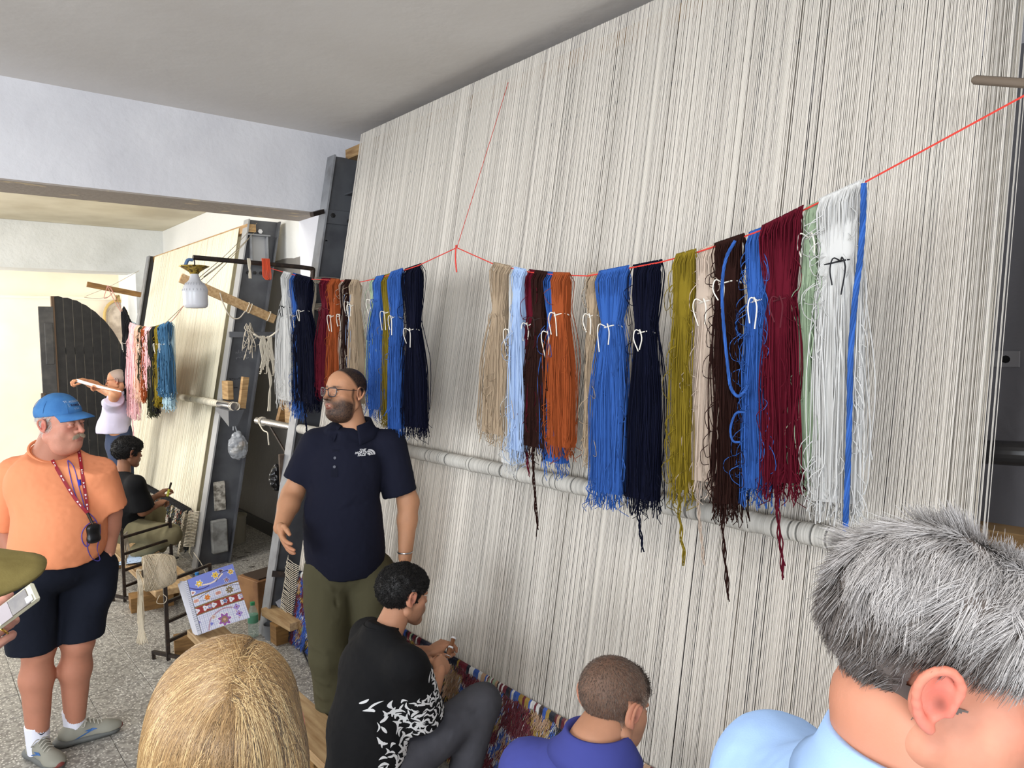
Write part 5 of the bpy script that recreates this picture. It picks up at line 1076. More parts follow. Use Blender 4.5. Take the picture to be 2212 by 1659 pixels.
    mesh_obj('brim', xf(V, M), F, CB, cp, True)
    MB().tube(xf([(0, -.01, .138), (0, -.01, .143)], M), .007, 8).build('crown_button', CB, cp)
    b = MB()
    for a in (0, 1.05, 2.1, 3.14, 4.2, 5.25):
        q = [A(.091 * math.sin(a + .52) * math.cos(e), -.012 + .107 * math.cos(a + .52) * math.cos(e), .053 + .087 * math.sin(e)) for e in np.linspace(.05, 1.5, 10)]; b.tube(xf(q, M), .0012, 4)
    b.build('seam', cloth_mat('seam_blue', (60, 106, 160)), cp)
    TT = (xf(Vc, M), Fc); Mc = M @ np.array([[-1, 0, 0, 0], [0, 0, 1, .15], [0, 1, 0, .098], [0, 0, 0, 1.]]) 
    ST = mat('cap_thread', (196, 206, 220), .7)
    stick('lettering', 'text', ('ST. AUGUSTINE', .0125, 0), TT, Mc @ np.array(Matrix.Translation((0, .012, 0))), ST, cp, .0016)
    stick('patch', 'poly', ([(-.034, -.007), (.034, -.007), (.034, .007), (-.034, .007)], [(0, 1, 2, 3)]), TT, Mc @ np.array(Matrix.Translation((0, -.004, 0))), ST, cp, .0014)
    stick('lettering', 'text', ('FLORIDA', .0125, .0006), TT, Mc @ np.array(Matrix.Translation((0, -.004, 0))), mat('navy_thread', (30, 40, 80), .7), cp, .0026)
    stick('lettering', 'text', ('U S A', .0115, 0), TT, Mc @ np.array(Matrix.Translation((0, -.020, 0))), ST, cp, .0016)
    # shirt
    OR = cloth_mat('orange_jersey', (240, 152, 108), .75); hR, hL = L(4, 1130, 3.55), L(233, 1098, 3.57); cR = (elR - shR) / np.linalg.norm(elR - shR); cL = (elL - shL) / np.linalg.norm(elL - shL)
    pr = [ell((0, 0, 1.33), (.205, .14, .18), .03), ell((0, .065, 1.13), (.205, .175, .21), .07), ell((0, .03, 1.02), (.205, .165, .14), .07), cap(shR + A(-.03, 0, -.03), shL + A(.03, 0, -.03), .078, k=.06), cap((0, -.02, 1.465), shR + A(-.04, 0, -.02), .074, .064, .04), cap((0, -.02, 1.465), shL + A(.04, 0, -.02), .074, .064, .04),
          cap(shR + A(0, 0, -.02), hR + cR * .05, .080, .098, .04, cut=(hR, cR)), cap(shL + A(0, 0, -.02), hL + cL * .05, .080, .094, .04, cut=(hL, cL))]
    fo = lambda V: crease(V, (.19, .05, 1.30), (.13, .17, 1.05), .022, .012) + crease(V, (.17, .1, 1.22), (.06, .22, 1.0), .02, .008) - crease(V, (.17, .1, 1.18), (.10, .2, 1.0), .014, .010) + crease(V, (-.17, .08, 1.27), (-.1, .19, 1.1), .02, .008) + crease(V, (.12, .15, 1.00), (-.05, .2, .95), .014, .010) + crease(V, (.17, .09, 1.02), (.04, .19, .955), .012, .009)
    so, Vs, Fs = cloth(root, 'shirt', pr, .008, OR, [((0, .1, .965), (0, -.18, -1)), ((0, 0, 1.492), (0, .55, 1))], fold=.006, fs=5, seed=11, folds=fo)
    a = np.linspace(0, 2 * PI, 40); MB().tube(np.stack([.091 * np.sin(a), .083 * np.cos(a) + .010, 1.487 - .052 * np.cos(a) - .004], 1), .007, 6, False).build('neckband', OR, so, True)
    T = (Vs, Fs); lg = L(204, 1019, 3.35); WH = MATS['white_embroidery']; V = [(-.006, .008), (0, .009), (.007, 0), (0, -.010), (-.006, -.008), (.001, -.003), (.002, .001)]
    stick('chest_mark', 'poly', (V, [(6, 5, 4, 3, 2, 1, 0)]), T, np.array([[-1, 0, 0, lg[0]], [0, 0, 1, .3], [0, 1, 0, lg[2]], [0, 0, 0, 1.]]), WH, so, .002)
    # shorts
    NS = cloth_mat('navy_shorts', (17, 21, 33)); bR, bL = L(73, 1403, 3.44), L(174, 1378, 3.55); dR = (bR - hipR); dR /= np.linalg.norm(dR); dL = bL - hipL; dL /= np.linalg.norm(dL)
    sp = [ell((0, .01, .93), (.222, .16, .13), .05), cap(hipR + A(.03, 0, 0), bR + dR * .05, .122, .108, .02, cut=(bR, (0, 0, -1))), cap(hipL - A(.03, 0, 0), bL + dL * .05, .122, .098, .02, cut=(bL, (0, 0, -1))), cap(wrR + A(-.035, 0, -.08), wrR + A(-.06, .02, -.18), .04, .045, .12), cap(wrL + A(.02, 0, -.07), wrL + A(.04, .02, -.18), .045, .045, .12)]
    fs_ = lambda V: crease(V, (.06, .14, .85), (.12, .13, .62), .02, .007) + crease(V, (-.03, .16, .92), (-.02, .14, .72), .008, .006) - crease(V, (0, .14, .85), (0, .1, .62), .008, .014) + crease(V, (-.16, .08, .9), (-.12, .12, .6), .02, .007)
    _, Vq, Fq = cloth(root, 'shorts', sp, .0085, NS, [((0, 0, 1.0), (0, 0, 1))], fold=.006, fs=7, seed=17, folds=fs_)
    # lanyard, radio, cable: worn, so parts of the person
    LR = mat('red_lanyard', (150, 18, 38), .6); VJ, FJ = join([(Vs, Fs), (Vq, Fq)]); tS = BVHTree.FromPolygons([Vector(v) for v in VJ], [tuple(int(i) for i in f) for f in FJ]); cl_ = Fr.L(CAM)
    def lay(px, off=.006, n=60, dep=3.42):
        c = smoothcurve([A(x, y, 0) for x, y in px], n); out = []
        for x, y, _ in c:
            q = L(x, y, 1.0); d_ = (q - cl_) / np.linalg.norm(q - cl_); h_ = tS.ray_cast(Vector(cl_), Vector(d_)); out.append(np.array(h_[0]) - d_ * off if h_[0] is not None else None)
        ok = [i for i in range(n) if out[i] is not None]
        for i in range(n):
            if out[i] is None: r0 = out[min(ok, key=lambda k: abs(k - i))]; q = L(c[i][0], c[i][1], 1.0); d_ = (q - cl_) / np.linalg.norm(q - cl_); out[i] = cl_ + d_ * (np.linalg.norm(r0 - cl_) + .0025 * min(abs(i - ok[0]), abs(i - ok[-1])))
        out = np.array(out); k = np.ones(7) / 7; sm = np.stack([np.convolve(np.pad(out[:, d], 3, 'edge'), k, 'valid') for d in range(3)], 1); return sm
    def lband(px):
        c = lay(px); n = len(c); nn = np.tile((cl_ - c[n // 2]) / np.linalg.norm(cl_ - c[n // 2]), (n, 1)); T_ = np.gradient(c, axis=0); sd = np.cross(T_, nn); sd /= np.linalg.norm(sd, axis=1)[:, None]; w_ = .014; V = np.concatenate([c - sd * w_ / 2, c + sd * w_ / 2, c - sd * w_ / 2 + nn * .0012, c + sd * w_ / 2 + nn * .0012]); F = []
        for i in range(n - 1): F += [(i, i + 1, n + i + 1, n + i), (2 * n + i, 3 * n + i, 3 * n + i + 1, 2 * n + i + 1), (i, 2 * n + i, 2 * n + i + 1, i + 1), (n + i, n + i + 1, 3 * n + i + 1, 3 * n + i)]
        return mesh_obj('lanyard', V, F, LR, root), c, nn
    lo, c1, n1 = lband([(87, 945), (103, 975), (130, 1025), (163, 1078), (190, 1110)]); _, c2, n2 = lband([(168, 962), (173, 990), (180, 1040), (187, 1085), (190, 1110)])
    mk_ = MB()
    for c_, n_ in ((c1, n1), (c2, n2)):
        for i in range(6, 54, 8):
            t_ = c_[i + 2] - c_[i]; t_ /= np.linalg.norm(t_); s = np.cross(t_, n_[i]); p = c_[i] + n_[i] * .003; mk_.add([p - s * .004, p + s * .004, p + s * .002 + t_ * .010, p - s * .004 + t_ * .006], [(0, 1, 2, 3)]); q = p + t_ * .016; mk_.add([q - s * .002, q + s * .002, q + s * .002 + t_ * .014, q - s * .002 + t_ * .014], [(0, 1, 2, 3)])
    mk_.build('lanyard_print', mat('lanyard_white', (236, 220, 222), .6), lo)
    rp = lay([(202, 1145), (202, 1152), (202, 1158)], .016, 9)[4]; Vr, Fr_ = sdf([ell((0, 0, 0), (.030, .013, .042), .01), cap((-.015, 0, -.03), (.015, 0, -.03), .014, k=.02), cap((-.015, 0, .028), (.015, 0, .028), .013, k=.02)], .004)
    rv = mesh_obj('audio_receiver', Vr + rp, Fr_, mat('black_plastic', (18, 18, 20), .35), root, True); MB().tube([rp + A(0, 0, .04), c1[-1]], .006, 6).build('clip', IRON, rv)
    CBm = mat('violet_cable', (88, 78, 176), .5); cb = MB(); up = .012
    for pts in ([(146, 993, 3.38), (160, 1010, 3.3), (170, 1050, 3.25), (178, 1078, 3.2), (184, 1100, 3.19)], [(146, 993, 3.38), (150, 1020, 3.3), (163, 1070, 3.24), (182, 1098, 3.2), (206, 1122, 3.19), (212, 1140, 3.19)],
                [(208, 1124, 3.19), (190, 1132, 3.19), (177, 1150, 3.19), (178, 1170, 3.19), (188, 1182, 3.2), (194, 1168, 3.19), (189, 1140, 3.19)], [(216, 1128, 3.18), (217, 1160, 3.19), (208, 1185, 3.2), (216, 1204, 3.21), (214, 1212, 3.22), (200, 1208, 3.22), (190, 1190, 3.22), (188, 1172, 3.2), (189, 1150, 3.19)]):
        cb.tube(lay([(p[0], p[1]) for p in pts], .004, 50), .0021, 5)
    cb.build('earphone_cable', CBm, root, True); MB().tube(lay([(171, 1034), (172, 1042), (173, 1050)], .005, 8), .006, 8).build('cable_slider', mat('blue_slider', (40, 60, 190), .4), root)
    # socks and trainers
    SKM = mat('white_sock', (224, 224, 236), .9, bump=(1, .0, .001)); GR = mat('grey_mesh_upper', (140, 138, 126), .8, bump=(500, .4, .001)); SO = mat('grey_rubber', (92, 94, 92), .6); BLs = mat('blue_stripe', (46, 92, 150), .5); TIP = mat('maroon_tip', (120, 56, 50), .6); INKn = mat('sock_mark', (20, 26, 50), .7)
    for q, yaw in ((aR, -5 + 8), (aL, 68)):
        Vk, Fk = sdf([cap(q + A(0, 0, -.06), q + A(0, -.004, .085), .047, .054, cut=(q + A(0, 0, .07), (0, 0, 1)))], .005); Vk = Vk + normals(Vk, Fk) * (.0004 * (np.sin(np.arctan2(Vk[:, 1] - q[1], Vk[:, 0] - q[0]) * 34)))[:, None]
        k_ = mesh_obj('sock', Vk, Fk, SKM, root, True); sw = smoothcurve([(-.026, .006), (-.014, -.004), (0, -.003), (.03, .012)], 12); V = [(x, y) for x, y in sw] + [(x, y - .006 * math.sin(PI * (i / 11) ** .7)) for i, (x, y) in list(enumerate(sw))[::-1]]
        stick('sock_swoosh', 'poly', (V, [tuple(range(len(V)))]), (Vk, Fk), np.array([[-1, 0, 0, q[0] - .01], [0, 0, 1, q[1] + .08], [0, 1, 0, q[2] + .04], [0, 0, 0, 1.]]), INKn, k_, .0012)
        shoe(root, (q[0], q[1] + .01, 0), yaw, GR, SO, stripe=BLs, tip=TIP)
speaker(); visitor()
# ---- weaver in the black T-shirt with a printed sleeve, squatting on the plank at the nearer loom
def curlcap(root, Vh, Fh, M, mask, n, m, L=.02, curl=.8, rad=.0011, seed=3, lift=.7, shell=.010, name='hair', bump_s=38):
    N0 = normals(Vh, Fh); V = Vh + N0 * (shell * mask * (1 + .35 * vnoise(Vh, bump_s, 5)))[:, None]
    keep = (mask > .05)[Fh].any(1); V2 = V.copy(); V2[mask <= .05] -= N0[mask <= .05] * .002
    o = mesh_obj(name, xf(V2, M), Fh[keep], m, root, True)
    Vw = xf(V, M); Nw = N0 @ M[:3, :3].T
    hairs(o, 'curls', Vw, Nw, mask > .4, lambda P, N_: np.random.default_rng(seed).normal(0, 1, P.shape), n, L, rad, m, seed, curl=curl, lift=lift, K=6); return o
def scalp(V, zl=.012, yl=.055, neck=-.065, ear=.073, soft=.008):
    """hair-bearing part of the head: above the brow line, behind the temples, down to the nape"""
    x, y, z = V.T; f = np.clip((z * .8 - y * .55 - zl + .028) / soft, 0, 1)          # front hairline
    f = np.where(y < .005, np.clip((z - neck - .8 * np.clip(y + .055, 0, .06)) / soft, 0, 1), f)
    f = np.where((y >= .005) & (y < .03) & (z > -.02) & (np.abs(x) > .05), 1, f)
    f = f * np.where(((np.abs(x) > ear) & (z < .03) & (y > -.04) & (y < .02)), 0, 1); return f
def weaver():
    Fr = Frame((1.36, 2.46, .0), 8); L = lambda x, y, d: Fr.L(dd(x, y, d)); W_ = lambda *p: Fr.L(p)
    root = thing('person', 'weaver in black T-shirt with white printed sleeve, seated on a plank holding a wooden-handled knife', 'person', tuple(Fr.loc), Fr.th)
    skin = (186, 134, 104); parts = []; cols = []
    hc = W_(1.50, 2.47, .965); M = hm(hc, yaw=-6, pitch=-12, roll=-4)
    Vh, Fh = head_geo(wide=1.0, jaw=.95, nose=1.0, h=.003); ch = face_col(Vh, skin, brows=(26, 20, 18), redk=.5, stub=None, beard=((80, 58, 46), .35)); parts.append((xf(Vh, M), Fh)); cols.append(ch)
    sR, sL = W_(1.40, 2.26, .77), W_(1.42, 2.63, .77)
    eR, wR = L(912, 1552, 2.84), L(950, 1448, 3.06); eL, wL = W_(1.66, 2.78, .56), L(930, 1408, 3.25)
    prims = [cap(hc + A(0, -.03, -.06), W_(1.40, 2.46, .80), .056, .062, .03), ell(W_(1.34, 2.46, .58), (.11, .07, .20), .03)] + arm(sR, eR, wR, (.045, .04, .040, .027)) + arm(sL, eL, wL, (.045, .04, .040, .027))
    kR, kL = W_(1.76, 2.30, .49), W_(1.74, 2.70, .50); hR, hL = W_(1.36, 2.36, .33), W_(1.36, 2.56, .33); aR, aL = W_(1.58, 2.26, .09), W_(1.62, 2.74, .09)
    hd = L(973, 1405, 3.22); put_hand(parts, wR, hd - wR, A(.6, .2, .5), 1, cols, skin, curls=(.9, .95, 1.0, 1.0), thumb=.9, sc=.95)
    put_hand(parts, wL, L(966, 1385, 3.30) - wL, A(.1, .2, 1), -1, cols, skin, curls=(.6, .75, .85, .9), thumb=.8, sc=.95)
    body(root, prims, skin, .0085, parts, cols); eyes(root, M)
    HB = mat('black_hair', (22, 19, 18), .55); curlcap(root, Vh, Fh, M, scalp(Vh) * np.clip((Vh[:, 2] + .085) / .06, .25, 1), 15000, HB, L=.019, curl=.9, rad=.0009, shell=.012, bump_s=55)
    BT = cloth_mat('black_jersey', (17, 17, 19), .85); cR = (eR - sR) / np.linalg.norm(eR - sR); cL = (eL - sL) / np.linalg.norm(eL - sL); hmR, hmL = sR + cR * .27, sL + cL * .25
    hip = W_(1.33, 2.46, .28)
    pr = [ell(W_(1.37, 2.46, .67), (.19, .125, .17), .03), ell(W_(1.32, 2.46, .44), (.185, .14, .22), .06), ell(W_(1.29, 2.45, .27), (.185, .13, .12), .06), cap(sR + A(-.035, 0, 0), sL + A(.035, 0, 0), .068, k=.05), cap(W_(1.39, 2.46, .845), sR + A(-.03, -.01, .005), .06, .056, .04), cap(W_(1.39, 2.46, .845), sL + A(.03, 0, .005), .06, .056, .04),
          cap(sR, hmR + cR * .05, .072, .098, .04, cut=(hmR, cR)), cap(sL, hmL + cL * .05, .07, .088, .04, cut=(hmL, cL))]
    fo = lambda V: crease(V, (.05, -.14, .66), (.17, -.1, .50), .018, .007) + crease(V, (.0, -.15, .5), (.16, -.1, .36), .02, .007) + crease(V, (-.05, -.14, .74), (-.12, -.12, .6), .02, .005)
    so, Vs, Fs = cloth(root, 't_shirt', pr, .0078, BT, [((0, 0, .895), (0, .3, 1)), ((0, 0, .235), (0, 0, -1))], fold=.008, fs=5, seed=21, folds=fo)
    nc = W_(1.395, 2.46, .868); a = np.linspace(0, 2 * PI, 30); MB().tube(np.stack([nc[0] + .068 * np.sin(a), nc[1] + .066 * np.cos(a), nc[2] - .012 * np.cos(a)], 1), .006, 5, False).build('neckband', BT, so, True)
    # white brush-stroke print on the sleeve and side
    rr = np.random.default_rng(5); WP = mat('white_print', (226, 226, 226), .8); V = []; F = []
    ax = cR; T = (Vs, Fs); u0 = A(1, 0, 0) - ax * ax[0]; u0 /= np.linalg.norm(u0); v0 = np.cross(ax, u0); tr = BVHTree.FromPolygons([Vector(v) for v in Vs], [tuple(int(i) for i in f) for f in Fs]); pm = bpy.data.objects
    cells = []
    for k in range(900):
        if k < 560: tt = rr.uniform(.02, .262); an = rr.uniform(-2.5, 2.5); org = sR + cR * tt; d0 = u0 * math.cos(an) + v0 * math.sin(an)
        else: org = A(.02, rr.uniform(-.06, .10), rr.uniform(.25, .62)); d0 = A(1, rr.uniform(-.5, .5), 0)
        if k < 560 and tt < .09 and (d0[1] < .35): continue
        if any(np.linalg.norm(org + d0 * .09 - c) < .0135 for c in cells): continue
        cells.append(org + d0 * .09); c0 = rr.uniform(0, PI); ln = rr.uniform(.010, .021); bend = rr.uniform(-.012, .012); w_ = rr.uniform(.0035, .0062); e1 = np.cross(d0, ax); e1 /= np.linalg.norm(e1); e2 = np.cross(d0, e1); a_, b_ = e1 * math.cos(c0) + e2 * math.sin(c0), -e1 * math.sin(c0) + e2 * math.cos(c0); st = len(V); ok = True; Q = []
        for i in range(6):
            t_ = i / 5; wv = w_ * math.sin(PI * (.12 + .8 * t_)); base = a_ * (t_ - .5) * 2 * ln + b_ * bend * math.sin(PI * t_)
            for s in (-1, 1):
                h_ = tr.ray_cast(Vector(org + d0 * .22 + base + b_ * s * wv), Vector(-d0)); 
                if h_[0] is None: ok = False; break
                Q.append(np.array(h_[0]) + d0 * .0015)
                if len(Q) > 2 and np.linalg.norm(Q[-1] - Q[-3]) > .02: ok = False; break
            if not ok: break
        if ok: V += Q; F += [(st + 2 * i, st + 2 * i + 2, st + 2 * i + 3, st + 2 * i + 1) for i in range(5)]
    mesh_obj('sleeve_print', V, F, WP, so, kind='stuff')
    GJ = cloth_mat('charcoal_denim', (70, 70, 76), .9, noise=((84, 84, 90), 8, 5, (.4, .7)))
    tp = [ell(hip + A(0, .03, 0), (.17, .14, .11), .04), cap(hR, kR, .098, .080, .05), cap(hL, kL, .098, .080, .05), cap(kR, aR, .076, .060, .03, cut=(aR, (0, -.2, -1))), cap(kL, aL, .076, .060, .03, cut=(aL, (0, -.2, -1)))]
    fj = lambda V: crease(V, kR + A(.05, -.05, .05), kR + A(-.02, -.09, -.06), .010, .007) + crease(V, kR + A(.06, -.1, .05), kR + A(0, -.12, -.03), .010, .007) - crease(V, kR + A(.07, -.07, .04), kR + A(0, -.10, -.06), .010, .007) + crease(V, kR + A(.07, -.18, .03), kR + A(.03, -.2, -.06), .012, .006)
    cloth(root, 'jeans', tp, .008, GJ, fold=.006, fs=7, seed=23, folds=fj)
    for q in (aR, aL): shoe(root, (q[0], q[1], 0), 0, mat('dark_shoe', (40, 38, 40), .6), MATS['dark_sole'], plain=True)
    return Fr, hd
FrW, hdW = weaver()
def wl(f, p): return f.loc + f.R @ A(*p)
k0, k1 = dd(980, 1378, 3.26), dd(966, 1422, 3.20); kn = thing('hooked_knife', 'wooden-handled knotting knife bound with white tape in the weaver’s fist', 'knife', tuple(k1))
d_ = k0 - k1; MB().tube([A(0, 0, 0), d_ * .45, d_], [.010, .011, .010], 6).build('handle', mat('reddish_handle', (130, 84, 52), .5), kn); b = MB()
for t_ in (.98, .52): b.tube([d_ * (t_ - .04), d_ * (t_ + .04)], .0125, 8)
b.tube([d_ * .1, d_ * .12], .0125, 8); b.build('tape_ring', WHITE, kn); MB().tube([d_ * -.0, d_ * -.5, d_ * -.75 + A(.01, 0, 0)], [.004, .003, .001], 4).build('blade', CHROME, kn)
# ---- man in the blue polo seated at the loom
def blue_polo():
    Fr = Frame((1.30, 1.20, 0), 4); W_ = lambda *p: Fr.L(p)
    root = thing('person', 'man with cropped brown-grey hair and a blue-violet polo, seated with his back turned', 'person', tuple(Fr.loc), Fr.th); skin = (190, 138, 108); parts = []; cols = []
    hc = Fr.L(dd(1322, 1520, 1.86)); M = hm(hc, yaw=-6, pitch=-20, roll=-3)
    Vh, Fh = head_geo(wide=1.03, jaw=1.05, h=.0028, ears=1.05)
    ch = face_col(Vh, skin, brows=(40, 32, 28), redk=.5, beard=((90, 74, 64), .3)); mk = scalp(Vh, zl=.006, neck=-.072, soft=.014)[:, None]; ch = ch * (1 - mk * .8) + lin((92, 76, 66)) * mk * .8; parts.append((xf(Vh, M), Fh)); cols.append(ch)
    nk = hc + A(0, -.075, -.080); sR, sL = hc + A(.19, -.11, -.20), hc + A(-.19, -.12, -.205); eR, wR = sR + A(.04, .12, -.24), sR + A(-.06, .36, -.20); eL, wL = sL + A(-.05, .12, -.24), sL + A(.05, .36, -.2)
    prims = [cap(hc + A(0, -.035, -.055), nk, .064, .068, .03), ell(nk + A(0, -.03, -.27), (.11, .07, .2), .03)] + arm(sR, eR, wR) + arm(sL, eL, wL)
    put_hand(parts, wR, A(-.2, 1, .1), A(0, 0, 1), 1, cols, skin, curl=.6); put_hand(parts, wL, A(.2, 1, .1), A(0, 0, 1), -1, cols, skin, curl=.6)
    body(root, prims, skin, .0085, parts, cols); eyes(root, M); N0 = normals(Vh, Fh); m = scalp(Vh, zl=.006, neck=-.072, soft=.01); R3 = M[:3, :3]
    def hc_(P, r): z = ((P - M[:3, 3]) @ R3); g = np.clip(r.random(len(P)) * .9 + .35 * (z[:, 1] > .02) * (z[:, 2] < .05), 0, 1)[:, None]; return lin((70, 54, 46)) * (1 - g ** 2) + lin((168, 152, 138)) * g ** 2
    hairs(root, 'cropped_hair', xf(Vh, M), N0 @ R3.T, m > .3, lambda P, N_: np.tile(R3 @ A(0, .3, -1), (len(P), 1)), 20000, .0062, .00035, mat('short_hair', vcol=True, rough=.6), 6, K=3, lift=.5, col=hc_)
    fr = m * (Vh[:, 1] > .035) * (Vh[:, 2] > .04); hairs(root, 'fringe_curls', xf(Vh, M), N0 @ R3.T, fr > .3, lambda P, N_: np.tile(R3 @ A(0, 1, .3), (len(P), 1)), 1300, .015, .0005, mat('dark_brown_hair', (62, 50, 42), .6), 8, K=6, lift=.6, curl=.4)
    BP = cloth_mat('blue_violet_pique', (70, 76, 150)); cR = (eR - sR) / np.linalg.norm(eR - sR); cL = (eL - sL) / np.linalg.norm(eL - sL); hR, hL = sR + cR * .2, sL + cL * .2; cz = nk
    pr = [ell(cz + A(0, -.035, -.20), (.205, .13, .18), .03), ell(cz + A(0, -.07, -.42), (.20, .16, .25), .05), cap(sR + A(-.035, 0, 0), sL + A(.035, 0, 0), .072, k=.05), cap(cz + A(0, -.02, -.035), sR + A(-.03, 0, .0), .072, .062, .04), cap(cz + A(0, -.02, -.035), sL + A(.03, 0, .0), .072, .062, .04),
          cap(sR, hR + cR * .05, .075, .085, .04, cut=(hR, cR)), cap(sL, hL + cL * .05, .075, .085, .04, cut=(hL, cL))]
    so, Vs, Fs = cloth(root, 'polo_shirt', pr, .0075, BP, [(cz + A(0, 0, .022), (0, .5, 1))], fold=.006, fs=5, seed=31, folds=lambda V: crease(V, sR + A(-.06, -.02, .06), sR + A(0, -.07, -.1), .02, .006))
    collar(so, cz + A(0, .014, .004), .068, .074, BP, (Vs, Fs), back=.058); 
    a = smoothcurve([sR + A(-.10, -.02, .088), sR + A(-.04, -.03, .078), sR + A(.02, -.03, .06)], 20)
    JN = cloth_mat('dark_trousers', (40, 42, 52)); hp = cz + A(0, -.06, -.68); cloth(root, 'trousers', [ell(hp, (.19, .15, .13), .05), cap(hp + A(.1, 0, 0), hp + A(.16, .42, .02), .1, .08, .05), cap(hp + A(-.1, 0, 0), hp + A(-.16, .42, .02), .1, .08, .05), cap(hp + A(.16, .42, .02), A(.17, .40, .1), .075, .055, .03), cap(hp + A(-.16, .42, .02), A(-.17, .40, .1), .075, .055, .03)], .011, JN)
    for s in (-1, 1): shoe(root, (s * .17, .40, 0), 0, MATS['dark_shoe'], MATS['dark_sole'], plain=True)
blue_polo()
# ---- grey-haired man close to the camera
def grey_man():
    Fr = Frame((.80, .27, 0), -46); root = thing('person', 'grey-haired man close by in a pale blue polo, seen from behind his ear', 'person', tuple(Fr.loc), Fr.th); skin = (188, 128, 102); parts = []; cols = []
    hc = Fr.L(dd(2010, 1425, .70)); M = hm(hc, yaw=-14, pitch=-12, roll=0)
    Vh, Fh = head_geo(wide=1.02, jaw=1.05, h=.0022, ears=.9, fat=.3, sy=.91, sz=1.0); ch = face_col(Vh, skin, red=(226, 120, 104), brows=(180, 176, 170), redk=.9)
    x, y, z = Vh.T; wb = np.clip((-.055 - z) / .02, 0, 1) * (y > .04); ch = ch * (1 - .5 * wb[:, None]) + lin((226, 214, 206)) * .5 * wb[:, None]; parts.append((xf(Vh, M), Fh)); cols.append(ch)
    nk = hc + A(.010, -.022, -.118); sR, sL = hc + A(.20, -.075, -.265), hc + A(-.215, -.085, -.262)
    prims = [cap(hc + A(0, -.03, -.05), nk, .062, .068, .03), ell(nk + A(0, -.01, -.3), (.12, .08, .22), .03)] + arm(sR, sR + A(.04, 0, -.28), sR + A(.03, .12, -.5)) + arm(sL, sL + A(-.04, 0, -.28), sL + A(-.03, .12, -.5))
    put_hand(parts, sR + A(.03, .12, -.5), A(0, .2, -1), A(-1, 0, 0), 1, cols, skin); put_hand(parts, sL + A(-.03, .12, -.5), A(0, .2, -1), A(1, 0, 0), -1, cols, skin)
    prims += leg((.1, 0, .9), (.1, .02, .5), (.1, 0, .09)) + leg((-.1, 0, .9), (-.1, .02, .5), (-.1, 0, .09)); body(root, prims, skin, .009, parts, cols); eyes(root, M)
    N0 = normals(Vh, Fh); R3 = M[:3, :3]; m = scalp(Vh, zl=.004, neck=-.088, soft=.01)
    # under-layer so the scalp never shows
    Vs_ = Vh + N0 * ((.003 + .005 * np.clip(Vh[:, 2] / .08, 0, 1)) * m)[:, None]; kp = ((m > .3) & ~((np.abs(x) > .064) & (z < .034) & (y > -.030) & (y < .03)) & ~((y > .022) & (z < .03)))[Fh].all(1); mesh_obj('hair_base', xf(Vs_, M), Fh[kp], mat('grey_brown_base', (98, 88, 82), .8), root, True)
    def colr(P, r):
        q = (P - M[:3, 3]) @ R3; top = np.clip((q[:, 2] - .045) / .05, 0, 1) + np.clip((q[:, 1] - .03) / .05, 0, 1); g = np.clip(top * .85 + r.normal(.02, .22, len(P)), 0, 1)[:, None]; return lin((84, 74, 68)) * (1 - g) + lin((222, 218, 216)) * g
    def comb(P, N_):
        q = (P - M[:3, 3]) @ R3; d = np.stack([q[:, 0] * 2 + .15, -(.9 - 8 * np.clip(q[:, 2], -.05, .1)) * .5, -np.ones(len(q)) * (.25 + 5 * np.clip(.10 - q[:, 2], 0, .2))], 1); tp = q[:, 2] > .06; d[tp] = np.stack([.9 + q[tp, 0] * 4, -.45 + 2 * q[tp, 1], -.3 * np.ones(tp.sum())], 1); return d @ R3.T
    hg = mat('grey_hair', vcol=True, rough=.5, spec=.4)
    ln = lambda P: np.interp(((P - M[:3, 3]) @ R3)[:, 2], [-.07, 0, .05, .10], [.014, .022, .034, .044])
    hairs(root, 'hair', xf(Vs_, M), N0 @ R3.T, (m > .5) & ~((np.abs(x) > .064) & (z < .034) & (y > -.030) & (y < .03)) & ~((y > .022) & (z < .03)) & ~((z < .034) & (np.abs(x) > .045) & (y > -.034)), comb, 34000, ln, .00040, hg, 12, K=9, lift=.05, curl=.03, col=colr, grav=.12, clump=.019, jit=.05)
    bd = (z < -.062 + .2 * (y - .08)) & (y > .045) & (z > -.125); hairs(root, 'beard', xf(Vh, M), N0 @ R3.T, bd, lambda P, N_: np.tile(R3 @ A(0, .5, -1), (len(P), 1)), 6000, .014, .0004, mat('white_beard', (236, 232, 228), .6), 13, K=5, lift=.5, curl=.2)
    LB = cloth_mat('pale_blue_pique', (160, 192, 236), .8); c = nk; hR, hL = sR + A(.03, 0, -.24), sL + A(-.03, 0, -.24)
    pr = [ell(c + A(0, -.0, -.21), (.21, .14, .19), .03), ell(c + A(0, .01, -.48), (.20, .15, .30), .05), cap(sR + A(-.03, 0, -.01), sL + A(.03, 0, -.01), .075, k=.05), cap(c + A(0, -.01, -.04), sR + A(-.03, 0, -.015), .075, .068, .04), cap(c + A(0, -.01, -.04), sL + A(.03, 0, -.015), .075, .068, .04), cap(sR, hR, .08, .09, .04, cut=(hR, (.1, 0, -1))), cap(sL, hL, .08, .09, .04, cut=(hL, (-.1, 0, -1)))]
    so, Vs, Fs = cloth(root, 'polo_shirt', pr, .007, LB, [(c + A(0, 0, .02), (0, .5, 1)), (c + A(0, 0, -.66), (0, 0, -1))], fold=.005, fs=5, seed=41); collar(so, c + A(0, .012, .006), .069, .076, LB, (Vs, Fs), back=.060, front=.07)
